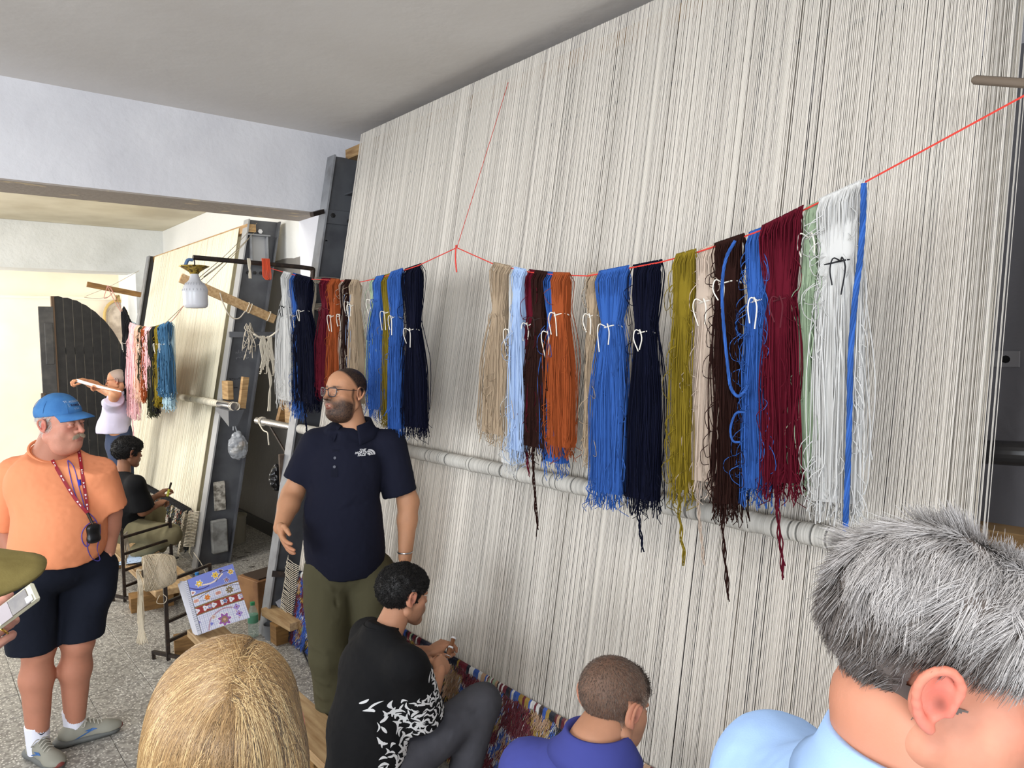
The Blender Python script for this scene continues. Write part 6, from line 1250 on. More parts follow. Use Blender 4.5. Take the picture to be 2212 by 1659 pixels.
    KH = cloth_mat('khaki_trousers', (150, 136, 110)); cloth(root, 'trousers', [ell((0, 0, .93), (.18, .13, .13), .05), cap((.1, 0, .88), (.1, 0, .5), .105, .085, .04), cap((-.1, 0, .88), (-.1, 0, .5), .105, .085, .04), cap((.1, 0, .5), (.1, 0, .1), .08, .07, .03), cap((-.1, 0, .5), (-.1, 0, .1), .08, .07, .03)], .012, KH)
    for s in (-1, 1): shoe(root, (s * .1, 0, 0), 0, MATS['brown_shoe'], MATS['dark_sole'], plain=True)
grey_man()
# ---- blonde woman close to the camera
def blonde():
    Fr = Frame((.29, .87, 0), 64); root = thing('person', 'blonde-haired woman in front, only the back of her head in view', 'person', tuple(Fr.loc), Fr.th); skin = (226, 158, 138); parts = []; cols = []
    hc = Fr.L(dd(492, 1596, .95)); M = hm(hc, yaw=0, pitch=6, roll=0); Vh, Fh = head_geo(wide=.98, jaw=.9, h=.0026); ch = face_col(Vh, skin, red=(228, 118, 100), redk=1.2); parts.append((xf(Vh, M), Fh)); cols.append(ch)
    nk = hc + A(0, -.04, -.15); sR, sL = nk + A(.17, -.01, -.09), nk + A(-.17, -.01, -.09)
    prims = [cap(hc + A(0, -.03, -.05), nk, .052, .056, .03), ell(nk + A(0, 0, -.28), (.14, .1, .22), .03)] + arm(sR, sR + A(.03, 0, -.27), sR + A(0, .15, -.45), (.042, .036, .034, .025)) + arm(sL, sL + A(-.03, 0, -.27), sL + A(0, .15, -.45), (.042, .036, .034, .025))
    put_hand(parts, sR + A(0, .15, -.45), A(0, .6, -.8), A(-1, 0, 0), 1, cols, skin, sc=.9); put_hand(parts, sL + A(0, .15, -.45), A(0, .6, -.8), A(1, 0, 0), -1, cols, skin, sc=.9)
    prims += leg((.09, 0, .82), (.09, .02, .45), (.09, 0, .09)) + leg((-.09, 0, .82), (-.09, .02, .45), (-.09, 0, .09)); body(root, prims, skin, .009, parts, cols); eyes(root, M)
    # a bob with a parting: a shell of hair with long strands over it
    R3 = M[:3, :3]; shp = [ell((0, -.014, .040), (.088, .108, .094), .01), ell((0, -.042, -.02), (.090, .078, .095), .03), ell((.064, -.035, -.05), (.030, .048, .08), .03), ell((-.060, -.014, -.040), (.030, .052, .08), .03), ell((.105, .03, -.03), (.045, .035, .05), .02, '-')]
    Vb, Fb = sdf(shp, .004, [((0, .05, 0), (0, 1, -1.1)), ((0, 0, -.115), (0, 0, -1))]); Nb = normals(Vb, Fb)
    part_x = lambda P: .028 + .10 * (P[:, 1] + .05)
    g = np.exp(-((Vb[:, 0] - part_x(Vb)) / .006) ** 2) * (Vb[:, 2] > .085) * (Vb[:, 1] > -.085); Vb = Vb - Nb * (.005 * g)[:, None]
    cb = np.tile(lin((112, 86, 54)), (len(Vb), 1)); cb = cb * (1 - .6 * g[:, None]) + lin((222, 160, 140)) * .6 * g[:, None]
    hb = mesh_obj('hair', xf(Vb, M), Fb, mat('blonde_base', vcol=True, rough=.6), root, True, col=cb)
    r = np.random.default_rng(9); n = 21000; ids = r.choice(np.flatnonzero((Vb[:, 2] > -.05)), n); K = 14; P0 = Vb[ids] + r.normal(0, .002, (n, 3)); P0[:int(n * .45)] = 0
    # strands fall from the parting and crown over the shell
    m0 = int(n * .62); yy = r.uniform(-.115, .075, m0); crown = r.random(m0) < .28; px_ = .028 + .10 * (yy + .05); sd_ = np.where(r.random(m0) < .55, -1, 1); P0[:m0, 0] = px_ + np.where(crown, r.normal(0, .01, m0), sd_ * (.004 + np.abs(r.normal(0, .004, m0)))); P0[:m0, 1] = np.where(crown, r.normal(-.07, .018, m0), yy); P0[:m0, 2] = .135
    C0 = A(0, -.016, .036); out = P0 - C0; az = np.arctan2(P0[:, 0] - .028, P0[:, 1] + .065); az[:m0] = np.where(crown, r.uniform(-PI, PI, m0), sd_ * r.uniform(1.35, 2.5, m0)); az = az + r.normal(0, .045, n)
    d = np.stack([np.sin(az), np.cos(az), np.zeros(n)], 1); Q = np.zeros((n, K, 3)); p = P0.copy(); L_ = r.uniform(.10, .27, n); L_[m0:] *= .55; RR = A(.089, .109, .096); lay = r.uniform(.985, 1.03, n)[:, None]
    for q in range(K):
        inb = p[:, 2] > .02; e = (p - C0) / RR; dn = np.linalg.norm(e, axis=1, keepdims=True); p = np.where(inb[:, None], C0 + e / dn * RR * lay, p)
        rad_ = np.hypot(p[:, 0] / .094, (p[:, 1] + .02) / .108); f_ = (~inb) & (np.abs(rad_) > 0); sc_ = np.where(f_, (1.0 + .02 * lay[:, 0]) / rad_, 1); tgt = np.clip(sc_, .8, 1.25); p[:, 0] *= np.where(f_, 1 + (tgt - 1) * .5, 1); p[:, 1] = -.02 + (p[:, 1] + .02) * np.where(f_, 1 + (tgt - 1) * .5, 1)
        Q[:, q] = p; d2 = d + A(0, 0, -1) * (.10 + .16 * q) ; N_ = (p - C0) / RR ** 2; N_ /= np.linalg.norm(N_, axis=1, keepdims=True); d2 = d2 - N_ * (d2 * N_).sum(1, keepdims=True); d2 /= np.linalg.norm(d2, axis=1, keepdims=True) + 1e-9; d = d * .85 + d2 * .15; p = p + d2 * (L_ / (K - 1))[:, None]
    tb_ = BVHTree.FromPolygons([Vector(v) for v in Vb], [tuple(int(i) for i in f) for f in Fb]); Qf = Q.reshape(-1, 3); dl_ = np.repeat(r.uniform(.0008, .005, n), K)
    for i_ in range(len(Qf)):
        h_ = tb_.find_nearest(Vector(Qf[i_])); l_ = h_[0]; n_ = h_[1]; dd_ = (Qf[i_][0] - l_[0]) * n_[0] + (Qf[i_][1] - l_[1]) * n_[1] + (Qf[i_][2] - l_[2]) * n_[2]
        if dd_ < dl_[i_]: Qf[i_] = (l_[0] + n_[0] * dl_[i_], l_[1] + n_[1] * dl_[i_], l_[2] + n_[2] * dl_[i_])
    Q = Qf.reshape(n, K, 3)
    ok = ~(((Q[:, :, 1] > .075) & (Q[:, :, 2] < -.02)).any(1)); Q = Q[ok]; nn = len(Q)
    cl = r.random(nn); pal = np.array([lin((160, 128, 84)), lin((204, 176, 128)), lin((104, 80, 52)), lin((138, 108, 70)), lin((80, 62, 44))]); az_ = np.arctan2(Q[:, 6, 0], Q[:, 6, 1] + .02); lock = vnoise(np.stack([az_ * 9, Q[:, 6, 2] * 3, 0 * az_], 1), 1.3, 3)
    ci = np.clip(((lock * .5 + .5) * .6 + cl * .4) * 5, 0, 4.99).astype(int); cc = pal[np.array([2, 0, 3, 1, 4])[ci]] * r.uniform(.85, 1.12, nn)[:, None]
    V, F = strands(Q, .0005 * (1 - .5 * np.linspace(0, 1, K)[None] ** 3) * np.ones((nn, 1)), 3); mesh_obj('strands', xf(V, M), F, mat('blonde_hair', vcol=True, rough=.4, spec=.6), hb, True, kind='stuff', col=np.repeat(cc, K * 3, 0))
    TP = cloth_mat('grey_blue_top', (96, 110, 130)); cloth(root, 'blouse', [ell(nk + A(0, 0, -.22), (.17, .12, .16), .03), ell(nk + A(0, 0, -.46), (.165, .12, .25), .05), cap(sR, sL, .06, k=.05), cap(sR, sR + A(.03, 0, -.2), .06, .07, .03), cap(sL, sL + A(-.03, 0, -.2), .06, .07, .03)], .010, TP)
    cloth(root, 'trousers', [ell((0, 0, .85), (.17, .13, .13), .05), cap((.09, 0, .82), (.09, 0, .1), .095, .06, .04), cap((-.09, 0, .82), (-.09, 0, .1), .095, .06, .04)], .012, MATS['dark_trousers'])
    for s in (-1, 1): shoe(root, (s * .09, 0, 0), 0, MATS['dark_shoe'], MATS['dark_sole'], plain=True)
blonde()
# ---- cap wearer at the left edge, filming with a phone
def filmer():
    Fr = Frame((-.13, 1.15, 0), 5); root = thing('person', 'person at the left edge in an olive cap holding a phone', 'person', tuple(Fr.loc), Fr.th); skin = (214, 158, 138); parts = []; cols = []
    bt = Fr.L(dd(92, 1222, 1.02)); hc = bt + A(.005, -.182, .010); M = hm(hc, pitch=-10, yaw=-4, roll=8); Vh, Fh = head_geo(h=.004); parts.append((xf(Vh, M), Fh)); cols.append(face_col(Vh, skin, redk=.6))
    nk = hc + A(0, -.04, -.15); sR, sL = nk + A(.18, -.01, -.1), nk + A(-.18, -.01, -.1); wR = Fr.L(dd(-105, 1425, 1.30)); hd = Fr.L(dd(10, 1340, 1.31)); eR = (sR + wR) / 2 + A(.03, -.02, -.10)
    prims = [cap(hc + A(0, -.03, -.05), nk, .055, .06, .03), ell(nk + A(0, 0, -.28), (.15, .1, .22), .03)] + arm(sR, eR, wR, (.045, .04, .036, .026)) + arm(sL, sL + A(-.03, 0, -.27), sL + A(0, .15, -.45)) + leg((.1, 0, .85), (.1, .02, .48), (.1, 0, .09)) + leg((-.1, 0, .85), (-.1, .02, .48), (-.1, 0, .09))
    put_hand(parts, wR, hd - wR, A(.9, .2, .5), 1, cols, skin, curls=(.45, .7, .85, 1.0), thumb=.3, sc=.95); put_hand(parts, sL + A(0, .15, -.45), A(0, .6, -.8), A(1, 0, 0), -1, cols, skin)
    body(root, prims, skin, .009, parts, cols); eyes(root, M); OC = cloth_mat('olive_cap_cotton', (124, 112, 66), noise=((112, 100, 56), 30, 4))
    Vc, Fc = sdf([ell((0, -.012, .052), (.088, .104, .078), .01)], .005, [((0, -.03, .036), (0, .16, -1))]); cp = mesh_obj('cap', xf(Vc, M), Fc, OC, root, True)
    br = []; n = 21
    for i in range(n):
        a = -1.35 + 2.7 * i / (n - 1)
        for j in range(7): t_ = j / 6; br.append((.088 * math.sin(a) * (1 + .02 * t_), .088 * math.cos(a) + .092 * math.cos(a * .9) ** .45 * t_, .048 - .012 * t_ - .02 * math.sin(a) ** 2 * t_))
    br = np.array(br); V = np.concatenate([br, br - A(0, 0, .005)]); F = []; k = n * 7
    for i in range(n - 1):
        for j in range(6): q = (i * 7 + j, (i + 1) * 7 + j, (i + 1) * 7 + j + 1, i * 7 + j + 1); F += [q, tuple(v + k for v in q[::-1])]
        F.append((i * 7 + 6, (i + 1) * 7 + 6, (i + 1) * 7 + 6 + k, i * 7 + 6 + k))
    mesh_obj('brim', xf(V, M), F, OC, cp, True)
    TP = cloth_mat('sand_shirt', (170, 160, 140)); cloth(root, 'shirt', [ell(nk + A(0, 0, -.22), (.18, .12, .16), .03), ell(nk + A(0, 0, -.46), (.17, .12, .25), .05), cap(sR, sL, .06, k=.05), cap(sR, sR * .5 + eR * .5, .06, .06, .03), cap(sL, sL + A(-.03, 0, -.2), .06, .07, .03)], .010, TP)
    cloth(root, 'trousers', [ell((0, 0, .85), (.17, .13, .13), .05), cap((.1, 0, .82), (.1, 0, .1), .095, .06, .04), cap((-.1, 0, .82), (-.1, 0, .1), .095, .06, .04)], .012, MATS['dark_trousers'])
    for s in (-1, 1): shoe(root, (s * .1, 0, 0), 0, MATS['dark_shoe'], MATS['dark_sole'], plain=True)
    r_ = M_basis_ring(Fr.L(dd(8, 1362, 1.305)), hd - wR, .0098, .0016, 16); r_.build('ring', mat('gold_ring', (212, 170, 90), .25, 1.), root, True)
    a, b_ = dd(0, 1335, 1.30), dd(70, 1283, 1.30); ph_ = thing('smartphone', 'phone in a clear case held out at the left edge', 'phone', tuple(a)); t_ = b_ - a; Mx = basis((0, 0, 0), t_, dd(40, 1310, 1.2) - dd(40, 1310, 1.3) + A(0, 0, .06)); LN = np.linalg.norm(t_)
    MB().box((0, LN / 2, 0), (.038, LN + .02, .009), bevel=.004).build('case', mat('clear_case', (176, 174, 152), .2, spec=.5), ph_).matrix_local = Matrix(Mx.tolist())
    MB().box((0, LN * .66, .0048), (.030, LN * .55, .002), bevel=.0008).build('back_glass', mat('phone_back', (74, 66, 62), .35, noise=((120, 110, 102), 26, 3)), ph_).matrix_local = Matrix(Mx.tolist())
    MB().box((0, LN * .2, .0052), (.031, LN * .36, .001)).build('card', mat('pale_card', (176, 168, 172), .7), ph_).matrix_local = Matrix(Mx.tolist())
    MB().box((.007, LN * .93, .0056), (.012, .014, .003), bevel=.001).build('camera_bump', WHITE, ph_).matrix_local = Matrix(Mx.tolist())
filmer()
# ---- man in lilac shirt winding cord beyond the back loom
def winder():
    Fr = Frame((1.72, 8.36, 0), 150); L = lambda x, y, d: Fr.L(dd(x, y, d)); root = thing('person', 'balding man in glasses and lilac shirt stretching white cord by the black door', 'person', tuple(Fr.loc), Fr.th); skin = (196, 140, 104); parts = []; cols = []
    hc = L(255, 822, 7.5); M = hm(hc, yaw=0, pitch=-4); Vh, Fh = head_geo(h=.0038, wide=1.02); ch = face_col(Vh, skin, buzz=((150, 146, 140), .8, -.01, -.0), redk=.5); parts.append((xf(Vh, M), Fh)); cols.append(ch)
    nk = L(252, 850, 7.5); sR, sL = L(262, 868, 7.35), L(222, 862, 7.62); sR, sL = nk + A(.17, 0, -.08), nk + A(-.17, 0, -.08)
    wF, wN = L(178, 822, 7.45), L(222, 838, 7.35); eF, eN = L(205, 832, 7.6), L(250, 850, 7.22)
    far_s, near_s = (sR, sL)
    prims = [cap(hc + A(0, -.03, -.05), nk, .055, .06, .03), ell(nk + A(0, 0, -.3), (.15, .11, .24), .03)] + arm(sR, eF, wF, (.05, .042, .04, .028)) + arm(sL, eN, wN, (.055, .048, .045, .03))
    put_hand(parts, wF, L(165, 822, 7.4) - wF, A(0, 0, 1), 1, cols, skin, curl=.9); put_hand(parts, wN, L(213, 835, 7.35) - wN, A(0, 0, 1), -1, cols, skin, curl=.9)
    body(root, prims, skin, .009, parts, cols); eyes(root, M); glasses(root, M, MATS['dark_frames'], lens=False)
    LS = cloth_mat('lilac_shirt', (206, 200, 222), .85); hN = sL * .5 + eN * .5; hF = sR * .5 + eF * .5; cN = (eN - sL) / np.linalg.norm(eN - sL); cF = (eF - sR) / np.linalg.norm(eF - sR)
    zb_ = L(240, 938, 7.4)[2]; pr = [ell(nk + A(0, .0, -.18), (.185, .14, .20), .03), ell(nk + A(0, .05, -.38), (.16, .155, .2), .06), cap(A(0, .02, zb_), nk + A(0, .04, -.38), .115, .14, .05), cap(sR, sL, .068, k=.05), cap(sR, hF, .075, .09, .04, cut=(hF, cF)), cap(sL, hN, .085, .10, .04, cut=(hN, cN))]
    so, Vs, Fs = cloth(root, 'shirt', pr, .010, LS, [((0, 0, zb_), (0, 0, -1)), (nk + A(0, 0, -.02), (0, .4, 1))], fold=.008, fs=6, seed=51); collar(so, nk + A(0, 0, -.02), .068, .07, LS, (Vs, Fs))
    b = MB(); cx_ = .03
    for k in range(5): stick('shirt_button', 'poly', ([(math.cos(a) * .007, math.sin(a) * .007) for a in np.linspace(0, 6.28, 8, endpoint=False)], [tuple(range(8))]), (Vs, Fs), np.array([[-1, 0, 0, .02], [0, 0, 1, .3], [0, 1, 0, nk[2] - .14 - .085 * k], [0, 0, 0, 1.]]), MATS['dark_frames'], so, .003)
    JB = cloth_mat('blue_jeans', (58, 68, 92)); cloth(root, 'jeans', [ell((0, 0, .92), (.165, .12, .13), .05), cap((0, .01, .95), (0, .01, 1.10), .13, .12, .05), cap((.09, 0, .88), (.10, .0, .48), .095, .075, .04), cap((-.09, 0, .88), (-.10, 0, .48), .095, .075, .04), cap((.10, 0, .48), (.1, 0, .08), .075, .065, .03), cap((-.10, 0, .48), (-.1, 0, .08), .075, .065, .03)], .011, JB, fold=.007)
    for s in (-1, 1): shoe(root, (s * .1, 0, 0), 0, MATS['brown_shoe'], MATS['dark_sole'], plain=True)
    M_basis_ring(wN * .85 + eN * .15, wN - eN, .036, .003).build('bracelet', CHROME, root, True)
    p0, p1, p2 = dd(166, 822, 7.38), dd(213, 835, 7.30), dd(262, 846, 7.0); c = thing('white_strap', 'white cord stretched between the winder’s hands', 'cord', tuple(p0)); V, F = strands(np.array([smoothcurve([A(0, 0, .006 * k), p1 - p0 + A(0, 0, .004 * k), p2 - p0], 10) for k in range(-2, 3)]), .006, 4); mesh_obj('cord_strands', V, F, mat('bright_cord', (240, 240, 236), .8), c)
winder()
# ---- boy at the back loom
def back_weaver():
    Fr = Frame((1.36, 6.62, 0), 14); L = lambda x, y, d: Fr.L(dd(x, y, d)); root = thing('person', 'curly-haired weaver in black T-shirt and khaki trousers cross-legged at the back loom', 'person', tuple(Fr.loc), Fr.th); skin = (150, 104, 78); parts = []; cols = []
    hc = L(276, 978, 6.0); M = hm(hc, yaw=4, pitch=-8); Vh, Fh = head_geo(h=.0036, wide=.98); parts.append((xf(Vh, M), Fh)); cols.append(face_col(Vh, skin, redk=.3))
    nk = hc + A(0, -.04, -.15); sR, sL = nk + A(.18, 0, -.09), nk + A(-.18, 0, -.09); wR, wL = L(338, 1092, 6.05), L(338, 1072, 6.25); eR, eL = L(308, 1105, 5.95), L(315, 1085, 6.3)
    prims = [cap(hc + A(0, -.03, -.05), nk, .05, .054, .03), ell(nk + A(0, 0, -.28), (.14, .1, .22), .03)] + arm(sR, eR, wR, (.042, .038, .036, .025)) + arm(sL, eL, wL, (.042, .038, .036, .025))
    put_hand(parts, wR, L(358, 1078, 6.15) - wR, A(0, 0, 1), 1, cols, skin, curl=.85, thumb=.8); put_hand(parts, wL, L(356, 1058, 6.3) - wL, A(0, 0, 1), -1, cols, skin, curl=.6)
    body(root, prims, skin, .009, parts, cols); eyes(root, M); curlcap(root, Vh, Fh, M, scalp(Vh), 5500, MATS['black_hair'], L=.034, curl=1.1, rad=.0016, shell=.022, bump_s=30)
    zb_ = L(270, 1148, 5.95)[2]; hR, hL = sR * .12 + eR * .88, sL * .3 + eL * .7; cR = (eR - sR) / np.linalg.norm(eR - sR); cL = (eL - sL) / np.linalg.norm(eL - sL)
    pr = [ell(nk + A(0, 0, -.2), (.18, .12, .17), .03), cap(nk + A(0, -.01, -.35), A(0, -.06, zb_ + .05), .16, .17, .06), cap(sR, sL, .064, k=.05), cap(nk + A(0, -.01, -.04), sR, .055, .055, .04), cap(nk + A(0, -.01, -.04), sL, .055, .055, .04), cap(sR, hR, .07, .10, .04, cut=(hR, cR)), cap(sL, hL, .07, .09, .04, cut=(hL, cL))]
    cloth(root, 't_shirt', pr, .010, MATS['black_jersey'], [((0, 0, zb_), (0, 0, -1)), (nk + A(0, 0, .0), (0, .4, 1))], fold=.009, fs=6, seed=61)
    KH = cloth_mat('khaki_cotton', (128, 120, 92)); kR, kL = L(368, 1155, 5.98), L(335, 1105, 6.45); h0 = A(0, -.04, zb_ + .02); fR, fL = L(300, 1190, 6.0), L(345, 1180, 6.3)
    tp = [ell(h0, (.18, .15, .12), .05), cap(h0 + A(.08, .02, 0), kR, .10, .085, .05), cap(h0 + A(-.08, .02, 0), kL, .10, .08, .05), cap(kR, fR, .078, .06, .04), cap(kL, fL, .075, .06, .04)]
    cloth(root, 'trousers', tp, .010, KH, fold=.010, fs=9, seed=62, folds=lambda V: sum(crease(V, kR + A(.06 - .05 * i, -.06 - .02 * i, .08), kR + A(.0 - .05 * i, -.08 - .03 * i, -.07), .012, .009) for i in range(3)))
    k0, k1 = dd(369, 1045, 6.2), dd(362, 1070, 6.15); kn = thing('hooked_knife', 'knotting knife with a yellow handle at the back loom', 'knife', tuple(k1)); d_ = k0 - k1; MB().tube([d_ * -.1, d_ * .5], .011, 6).build('handle', mat('yellow_handle', (178, 178, 60), .5), kn); MB().tube([d_ * .5, d_, d_ * 1.1], [.008, .010, .008], 6).build('ferrule', IRON, kn)
back_weaver()
# ------------------------------------------------------------------ benches, stands and small things
def prop(name, label, cat, p, group=None): o = thing(name, label, cat, tuple(p), 0, group); return o, Shift(o)
# the lamp on its pipe bracket
YL = 4.72
pa, pb, pc, pd = ony(417, 556, YL), ony(540, 567, YL), ony(664, 579, YL), ony(675, 600, YL); pe = ony(672, 690, YL)
root, s_ = prop('lamp_bracket', 'dark iron pipe arm reaching out from the near loom post to the bulb', 'pipe bracket', pd)
s_(MB().tube(smoothcurve([pa, pb, pc, (pc + pd) / 2 + (.02, 0, .01), pd, pe], 40), .0155, 10).build('pipe', IRON, root, True))
V, F = strands(np.array([smoothcurve([pd + (.0 + .01 * math.cos(k), -.02, -.02 * k / 3), pd + (.012 * math.sin(k), -.024, -.1 - .02 * k % .05), pe + (.01 * math.cos(2 * k), -.02, .02 * (k % 4))], 10) for k in range(14)]), .003); s_(mesh_obj('binding_cord', V, F, MATS['dirty_cord'], root))
q = ony(571, 566, YL - .02); b = [[q + (.006 * k - .02, -.012, .022), q + (.006 * k - .02, -.02, -.02), q + (.006 * k - .02 + .003 * (k % 3), -.018, -.09 - .01 * (k % 3)), q + (.01 * (k % 2), -.018, -.115)] for k in range(9)]
root, s_ = prop('red_wool_hank', 'small hank of red cord looped over the iron pipe arm', 'cord', q); V, F = strands(np.array([smoothcurve(v, 10) for v in b]), .0035, 4); s_(mesh_obj('strands', V, F, mat('orange_red_cord', (216, 86, 52), .85, island=.2), root))
q = ony(447, 565, YL - .02); b = [[q + (.004 * k - .01, -.01, .02), q + (.004 * k - .01, -.018, -.02), q + (.008 * math.sin(k), -.018, -.08), q + (.008 * math.cos(k), -.018, -.11)] for k in range(5)]
q = ony(443, 568, YL - .02); root, s_ = prop('cord_end', 'frayed pale cord end tied round the pipe arm', 'cord', ony(533, 568, YL)); off = ony(533, 568, YL) - q; V, F = strands(np.array([smoothcurve(np.array(v) + off, 10) for v in b]), .0035, 4); s_(mesh_obj('strands', V, F, COTTON, root))
bt = ony(420, 592, YL); hang = ony(420, 566, YL); sc = .205 / .215
root, s_ = prop('light_bulb', 'large white lamp bulb with ribbed neck hanging under a gold shade', 'lamp', bt)
Mz = np.array(Matrix.Translation(bt)); prof = [(.062, -.208), (.070, -.198), (.0725, -.17), (.0725, -.112)]
MB().lathe([(.02, -.213), (.055, -.211), (.068, -.202), (.0725, -.188), (.0725, -.114)], 28).build('diffuser', mat('milky_plastic', (214, 214, 218), .3, sss=.1), root, True)
hb = MB().lathe([(.0735, -.114), (.074, -.10), (.068, -.078), (.05, -.055), (.034, -.038), (.026, -.012), (.024, .0)], 28).build('housing', mat('bulb_housing', (206, 206, 210), .4), root, True)
fb = MB()
for k in range(22): a = 2 * PI * k / 22; fb.beam((.074 * math.cos(a), .074 * math.sin(a), -.104), (.052 * math.cos(a), .052 * math.sin(a), -.056), .004, .006, (math.cos(a), math.sin(a), .3))
fb.build('cooling_fin', mat('fin_grey', (176, 176, 182), .4), root)
GO = mat('gold_foil', (190, 160, 70), .3, .8, noise=((96, 78, 40), 60, 4, (.45, .6))); n = 40; rows = []
for rr_, zz in ((.024, .0), (.032, .012), (.055, .028), (.074, .040), (.088, .046), (.084, .050), (.05, .034), (.02, .018)): rows.append([(rr_ * (1 + .035 * math.sin(12 * 2 * PI * i / n)) * math.cos(2 * PI * i / n), rr_ * (1 + .035 * math.sin(12 * 2 * PI * i / n)) * math.sin(2 * PI * i / n), zz) for i in range(n)])
V = np.array(rows).reshape(-1, 3); F = [(k * n + i, k * n + (i + 1) % n, (k + 1) * n + (i + 1) % n, (k + 1) * n + i) for k in range(7) for i in range(n)]; mesh_obj('shade', V, F, GO, root, True)
MB().lathe([(.020, -.005), (.021, .03), (.014, .045)], 14).tube(smoothcurve([(0, 0, .04), (.004, 0, .07), (-.002, 0, .1), hang - bt + (0, 0, .004)], 14), .004, 6).build('socket_and_wire', mat('dark_flex', (60, 44, 40), .6), root, True)
MB().tube(smoothcurve([hang - bt + (-.01, 0, .012), (-.035, 0, .085), (-.05, 0, .05), (-.04, 0, .03)], 12), .011, 6).build('blue_tape', mat('blue_tape', (90, 120, 160), .5), root, True)
# timber arms tied to the back loom's posts
def stick_(label, a, b, w_, h_, m=WOOD): root, s_ = prop('wooden_batten', label, 'wooden batten', a); s_(MB().beam(a, b, w_, h_).build('timber', m, root)); return root, s_
root, s_ = stick_('wooden batten lashed across the back loom post, rising to the bulb', ony(390, 600, 6.42), ony(593, 690, 6.42), .03, .078, WOODX)
for px, dz in ((534, 0), (540, .004), (580, 0)):
    c = ony(px, 650 + (px - 530) * .42 + 12, 6.42); t_ = ony(593, 690, 6.42) - ony(390, 600, 6.42); t_ /= np.linalg.norm(t_); up = np.cross(t_, A(0, 1, 0)) ; Mx = basis(c, (0, 1, 0.01), t_); a = np.linspace(0, 2 * PI, 18); s_(MB().tube(xf(np.stack([.044 * np.sign(np.cos(a)) * np.abs(np.cos(a)) ** .4, .021 * np.sign(np.sin(a)) * np.abs(np.sin(a)) ** .4, 0 * a], 1), Mx), .004, 5, False).build('lashing', COTTON, root))
c_ = smoothcurve([ony(475, 632, 6.38), ony(482, 655, 6.38), ony(497, 683, 6.38), ony(515, 688, 6.38), ony(530, 672, 6.38)], 24); root, s_ = prop('slack_cord', 'grey cord drooping from the batten in the back room', 'cord', c_[0]); s_(MB().tube(c_, .006, 5).build('cord_body', MATS['dirty_cord'], root, True))
stick_('long thin wooden batten reaching out by the black door', ony(188, 614, 9.6), ony(304, 637, 9.6), .04, .06, WOODD)
c0, c1 = onx(2100, 172, 2.12), onx(2330, 188, 2.12); root, s_ = prop('wooden_stick', 'brown stick poking in at the upper right corner', 'wooden stick', c0); s_(MB().tube([c0, c0 * .97 + c1 * .03, c1], [.006, .0115, .012], 8).build('stick_body', mat('weathered_stick', (112, 98, 84), .7), root, True))
root, s_ = prop('guy_cords', 'three knotted cords running from the back loom post to the bulb', 'cord', ony(553, 492, 6.5)); b = MB()
for (x0, y0, x1, y1) in ((555, 482, 428, 602), (552, 500, 440, 598), (540, 512, 432, 606)):
    p = [ony(x0, y0, 6.5), ony((x0 + x1) / 2, (y0 + y1) / 2 + 5, 5.7), ony(x1, y1, 4.8)]; b = MB().tube(smoothcurve(p, 16), .0028, 4)
    o = s_(b.build('cord', mat('twine', (150, 138, 116), .8), root, True))
for (x0, y0, Y0, x1, y1, Y1) in ((300, 585, 9.6, 185, 640, 11.0), (182, 642, 11.0, 232, 642, 11.0), (538, 515, 6.45, 355, 700, 6.6)):
    s_(MB().tube(smoothcurve([ony(x0, y0, Y0), (ony(x0, y0, Y0) + ony(x1, y1, Y1)) / 2 - A(0, 0, .02), ony(x1, y1, Y1)], 8), .003, 4).build('cord', MATS['twine'], root))
q = [ony(x, y, 9.5) for x, y in ((232, 618), (225, 645), (243, 632), (232, 618), (250, 655), (272, 690))]; root, s_ = prop('pinkish_cord', 'loop of pinkish cord hung over the thin batten', 'cord', q[0]); s_(MB().tube(smoothcurve(q, 40), .004, 4).build('cord_body', mat('pink_cord', (206, 150, 140), .8), root))
# ladder stands
p1a = onz(270, 1303); p1b = onz(373, 1262); dv = p1b - p1a; p2a = onz(364, 1430)
def stand(label, a, b, h, hb):
    root = thing('stand', label, 'metal stand', tuple(a), 0, 'welded ladder stands'); d = b - a; B = .011
    for q, h_ in ((A(0, 0, 0), h), (d, hb)): MB().beam(q + A(0, 0, .012), q + A(0, 0, h_), .022, .022, (0, 1, 0)).build('upright', IRON, root)
    for z in (.13, .255, .38, .51): MB().beam(A(0, 0, z), d + A(0, 0, z), .018, .018).build('rung', IRON, root)
    nrm = np.cross(d, A(0, 0, 1)); nrm /= np.linalg.norm(nrm)
    for q in (A(0, 0, 0), d):
        MB().beam(q - nrm * .13 + A(0, 0, .045), q + nrm * .15 + A(0, 0, .045), .02, .02).build('foot_bar', IRON, root)
        for s in (-.125, .145): MB().beam(q + nrm * s, q + nrm * s + A(0, 0, .045), .02, .02, (0, 1, 0)).build('foot', IRON, root)
    return root
stand('rusty ladder-like stand by the black-shirted back weaver', p1a, p1b, .58, .56); stand('rusty ladder-like stand carrying the cone of cream yarn', p2a, p2a + dv * .80, .50, .52)
